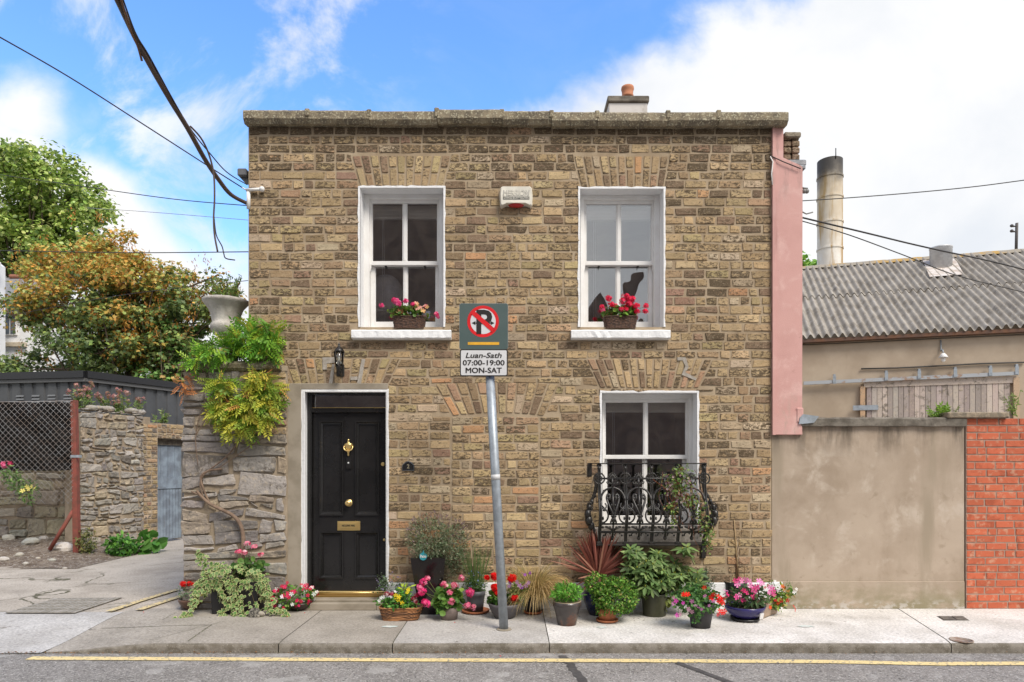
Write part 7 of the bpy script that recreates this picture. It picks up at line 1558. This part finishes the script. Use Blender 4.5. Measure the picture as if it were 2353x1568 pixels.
foliage(g, [bl(520, 640, 752, 805, .05, .22), bl(560, 650, 745, 780, .0, .12), bl(460, 560, 785, 830, -.08, .14), bl(590, 648, 770, 822, -.1, .12), bl(430, 480, 810, 838, -.1, .08)], 560, .155, PI_, WG + [((.40, .38, .05), .8)], up=.5, out=.8, droop=.5, shell=.3, lump=.4, dirout=.7, jit=.14)
foliage(g, [bl(570, 622, 850, 900, -.17, .10), bl(545, 630, 900, 985, -.19, .12), bl(478, 545, 865, 905, -.16, .07), bl(485, 545, 915, 970, -.16, .07), bl(510, 580, 960, 998, -.18, .06), bl(600, 645, 880, 930, -.15, .07)], 560, .15, PI_, WY, up=.15, out=.8, droop=1.3, shell=.25, lump=.4, dirout=.5, jit=.14)
foliage(g, [bl(405, 440, 845, 925, -.14, .05), bl(515, 535, 900, 935, -.16, .04)], 26, .10, PI_, [((.42, .17, .06), 1)], droop=1.0, shell=.1)
fin(t, g)
# weeds in the urn
t = thing('urn_weeds', 'spindly green weeds growing out of the stone urn', 'plant', (ux, uy, Z(697, uy)))
g = Geo(); st_ = []
for i in range(26):
    u = rnd.uniform(480, 560); v = rnd.uniform(630, 672); b = P(519 + (u - 519) * .5, 697, uy); e = P(u, v, uy + rnd.uniform(-.1, .1)); g.tube([b, (b + e) / 2 + rng.normal(0, .01, 3), e], .0025, 4, 0, (.16, .2, .06))
    n = 14; tt = rng.uniform(.25, 1, n)[:, None]; pp = b * (1 - tt) + e * tt; put(g, LA, pp, unit(rng.normal(size=(n, 3)) + (0, 0, .6)), rng.normal(size=(n, 3)), .045, pick([((.16, .26, .05), 3), ((.24, .34, .07), 2), ((.14, .10, .04), 1.4)], n))
fin(t, g)
# weeds on top of the lane wall
def spindly(name, label, s0, s1, n, hmin, hmax, cols, fcol=None, grp='valerian tufts on the lane wall'):
    q0 = np.array(mapL((s0 + s1) / 2, topl((s0 + s1) / 2), -.12)); t = thing(name, label, 'plant', q0, grp); g = Geo(); gf = Geo(); ends = []
    for i in range(n):
        s = rnd.uniform(s0, s1); b = np.array(mapL(s, topl(s), -.12 + rnd.uniform(-.08, .06))); h = rnd.uniform(hmin, hmax); e = b + np.array((rnd.gauss(0, .09), rnd.gauss(0, .05), h)); g.tube([b, (b + e) / 2 + rng.normal(0, .012, 3), e], .005, 4, 0, (.22, .22, .08)); ends.append(e)
        k = 16; tt = rng.uniform(.0, .85, k)[:, None]; put(g, LA, b * (1 - tt) + e * tt, unit(rng.normal(size=(k, 3)) + (0, 0, .4)), rng.normal(size=(k, 3)), .085, pick(cols, k))
    part('foliage', g, [m_leaf], t)
    if fcol:
        for e in ends: head(gf, e, .04, 14, .018, fcol, 1.3)
        part('flowers', gf, [m_petal], t)
VG = [((.17, .26, .07), 3), ((.26, .34, .11), 2), ((.10, .16, .04), 1)]; VF = [((.50, .22, .22), 2), ((.34, .20, .12), 3), ((.55, .35, .3), 1)]
spindly('valerian', 'tall pink and brown headed weed on the lane wall just right of the red post', .02, s_of(232), 13, .2, .48, VG, VF)
spindly('valerian', 'bushy pink and brown headed weed midway along the lane wall', s_of(245), s_of(312), 17, .15, .46, VG, VF)
spindly('valerian', 'brown seeding weed at the right end of the stone lane wall', s_of(312), s_of(335), 5, .15, .3, VG, VF)
spindly('wall_weed', 'thin bare green weed on the brick top above the blue gate', s_of(368), s_of(402), 7, .12, .36, VG, None, 'small weeds above the blue gate')
# low plants at the foot of the lane walls
def ground_plant(name, label, u0, u1, v0, v1, n, size, tpl, cols, dr=.2, fl=None, grp=None):
    q = G((u0 + u1) / 2, v1, 0); y = q[1] + .1; t = thing(name, label, 'plant', (q[0], y, 0), grp); g = Geo(); foliage(g, [bl(u0, u1, v0, v1, y, .2)], n, size, tpl, cols, droop=dr, shell=.3); stems(g, (q[0], y, .0), [P(u0 + (u1 - u0) * k, v0 + (v1 - v0) * .3, y) for k in (.2, .4, .6, .8)], .008); part('foliage', g, [m_leaf], t)
    if fl: gf = Geo(); flowers(gf, [P(a, b, y - .2) for a, b in fl[0]], .03, fl[1]); part('flowers', gf, [m_petal], t)
ground_plant('nettle_clump', 'bright green leafy weed clump at the foot of the lane wall', 246, 310, 1228, 1280, 420, .085, OV, [((.07, .20, .03), 3), ((.13, .30, .05), 2), ((.04, .11, .02), 2)])
ground_plant('broad_leaf_weed', 'broad leaved green plant beside the blue lane gate', 305, 368, 1232, 1272, 60, .21, WIDE, [((.07, .18, .03), 3), ((.11, .25, .05), 2)], .4)
ground_plant('creeper', 'dry olive creeper behind the rusty red post foot', 180, 218, 1210, 1284, 420, .05, OV, [((.12, .13, .04), 3), ((.18, .17, .06), 2), ((.07, .09, .03), 1)])
yq = fy - .25; t = thing('evening_primrose', 'leafy yellow flowered weed leaning through the chain link at far left', 'plant', P(50, 1150, yq))
g = Geo(); foliage(g, [bl(0, 45, 1070, 1115, yq, .12), bl(25, 62, 1095, 1135, yq, .12), bl(45, 88, 1105, 1155, yq, .14)], 460, .07, LA, [((.10, .18, .05), 3), ((.18, .28, .08), 2), ((.05, .10, .03), 2)], droop=.4); g.tube(spl([P(75, 1165, yq + .3), P(66, 1135, yq), P(45, 1110, yq), P(20, 1085, yq)], 5), .008, 5, 0, (.12, .15, .05)); part('foliage', g, [m_leaf], t)
g = Geo(); flowers(g, [P(u, v, yq - .14) for u, v in ((62, 1119), (73, 1118), (52, 1128), (66, 1124), (80, 1122), (58, 1140))], .04, [((.8, .7, .2), 1)]); head(g, P(15, 1068, yq), .07, 20, .03, PINK); bloomparts('flowers', g, t)
# ferns on the right wall
t = thing('fern', 'small bright fern growing on the coping beside the red brick wall', 'plant', P(2165, 958, .1)); g = Geo()
for i in range(22):
    a = rnd.uniform(0, 2 * math.pi); th = rnd.uniform(.3, 1.3); b = P(2165 + rnd.uniform(-18, 18), 960, .1); L = rnd.uniform(.10, .19); d = np.array((math.cos(a) * math.sin(th), math.sin(a) * math.sin(th), math.cos(th))); put(g, PI_, [b], [d], [np.array((0, -.4, 1)) + rng.normal(0, .3, 3)], L, (.20, .34, .04))
fin(t, g)
t = thing('wall_weed', 'thin green weed by the timber door jamb at right', 'plant', P(2330, 958, .3)); g = Geo()
for i in range(8): b = P(2325 + rnd.uniform(-5, 12), 955, .3); e = b + np.array((rnd.gauss(0, .05), 0, rnd.uniform(.1, .3))); g.tube([b, e], .003, 4, 0, (.2, .3, .08)); k = 12; tt = rng.random(k)[:, None]; put(g, LA, b * (1 - tt) + e * tt, unit(rng.normal(size=(k, 3))), rng.normal(size=(k, 3)), .045, (.28, .36, .10))
fin(t, g)
# ---------------------------------------------------------------- trees
def tree(name, label, y, blobs, nclump, nleaf, crad, lsize, tpl, cols, trunk, extra=None):
    B = [bl(u0, u1, v0, v1, y + dy, ry) for (u0, u1, v0, v1, dy, ry) in blobs]; base = np.array((X(trunk[0], y), y, 0.)); t = thing(name, label, 'tree', base)
    g = Geo(); top = np.array((X(trunk[1], y), y, Z(trunk[2], y))); g.tube(spl([base, base * .5 + top * .5 + np.array((.15, 0, 0)), top], 5), np.linspace(trunk[3], trunk[3] * .25, 11), 8)
    cen, o = cloud(B, nclump, .45, .25, 1.5)
    for i in range(0, nclump, max(1, nclump // 70)):
        k = rnd.uniform(.25, .95); b = base * (1 - k) + top * k; e = cen[i]; m = (b + e) / 2 + np.array((0, 0, -.1)) + rng.normal(0, .15, 3); g.tube(spl([b, m, e], 4), np.linspace(trunk[3] * .35, .012, 9), 5)
    part('trunk', g, [m_bark], t)
    g = Geo(); i = rng.integers(0, nclump, nleaf); oo = unit(rng.normal(size=(nleaf, 3))); cr = crad * (.6 + .8 * rng.random(nclump)); p = cen[i] + oo * (cr[i] * rng.random(nleaf) ** .5)[:, None] * np.array((1, 1, .62))
    cc = cols[0](nleaf, i, p, cen) if callable(cols[0]) else pick(cols, nleaf)
    nrm = unit(oo * .5 + (0, -.15, .75) + rng.normal(0, .45, (nleaf, 3))); d = unit(rng.normal(size=(nleaf, 3)) + o[i] * .6 + (0, 0, -.5)); d = unit(d - nrm * (d * nrm).sum(1)[:, None] * .8)
    put(g, tpl, p, d, nrm, lsize * rng.uniform(.7, 1.2, nleaf), cc * 2.3, jitter=.16)
    if extra: extra(g, cen, cr)
    part('crown', g, [m_leaf], t)
def maplecol(n, i, p, cen):
    a = pick([((.075, .105, .035), 4), ((.11, .145, .04), 3), ((.05, .075, .03), 3), ((.16, .19, .06), 1)], n); b = pick([((.24, .17, .04), 3), ((.17, .19, .045), 3), ((.30, .16, .035), 2)], n)
    zz = (p[:, 2] - Z(720, 12)) / 2.2 + rng.normal(0, .35, n) + np.array([mn.noise(Vector(c * .9)) for c in cen])[i] * 1.2; k = zz > .1; a[k] = b[k]; return a
def keys(g, cen, cr):   # hanging bunches of orange winged seeds
    z = cen[:, 2]; k = rng.choice(len(cen), 400); 
    for j in k:
        if cen[j, 2] < Z(800, 12) and rnd.random() < .8: continue
        c = cen[j] + rng.normal(0, 1, 3) * cr[j] * (.8, .8, .5) + (0, -.25, 0); n = 20; p = c + rng.normal(0, 1, (n, 3)) * (.06, .06, .12)
        put(g, LA, p, unit(rng.normal(0, .5, (n, 3)) + (0, 0, -1)), rng.normal(size=(n, 3)), .085, pick([((.48, .21, .035), 3), ((.36, .14, .03), 2), ((.55, .30, .06), 1)], n))
tree('maple_tree', 'broad sycamore with rusty orange seed bunches and dark leaves above the metal shed', 12.0,
     [(60, 300, 590, 800, 0, 1.4), (230, 420, 560, 800, 0, 1.5), (255, 315, 505, 640, 0, .5), (330, 480, 610, 850, 0, 1.3), (20, 140, 640, 760, -.3, .9), (100, 360, 760, 875, .3, 1.4), (330, 500, 740, 900, .2, 1.3), (440, 545, 635, 760, 0, .8), (60, 150, 560, 640, 0, .6), (10, 90, 800, 870, -.2, .7), (180, 260, 545, 640, 0, .7), (120, 420, 680, 860, -.6, 1.2)], 460, 34000, .40, .128, LO, [maplecol], (300, 290, 640, .16), keys)
tree('lime_tree', 'tall fresh green tree at the left edge behind the orange maple', 22.0,
     [(-90, 90, 345, 560, 0, 3.0), (60, 215, 370, 520, 0, 2.6), (-60, 230, 480, 660, 0, 3.2), (100, 240, 540, 640, 0, 1.8), (-20, 80, 338, 400, 0, 1.5), (95, 165, 358, 410, 0, 1.0), (150, 235, 430, 560, 0, 1.6)], 420, 30000, .62, .19, WIDE, [((.13, .18, .035), 4), ((.19, .24, .06), 3), ((.075, .11, .03), 3), ((.28, .31, .11), 2)], (60, 80, 450, .3))
tree('distant_tree', 'sliver of green tree showing between pink strip and flue', 24.0, [(1815, 1880, 594, 660, 0, 1.2)], 26, 1500, .4, .22, WIDE, [((.10, .18, .03), 2), ((.16, .26, .05), 2)], (1850, 1850, 640, .15))
tree('garden_shrub', 'green bush peeping over the shed roof beside the stone pier', 11.5, [(300, 415, 840, 920, 0, .7), (380, 440, 700, 870, .3, .8)], 60, 2600, .34, .13, LO, [((.06, .12, .03), 3), ((.11, .18, .05), 2), ((.26, .16, .06), .6)], (380, 380, 860, .06))
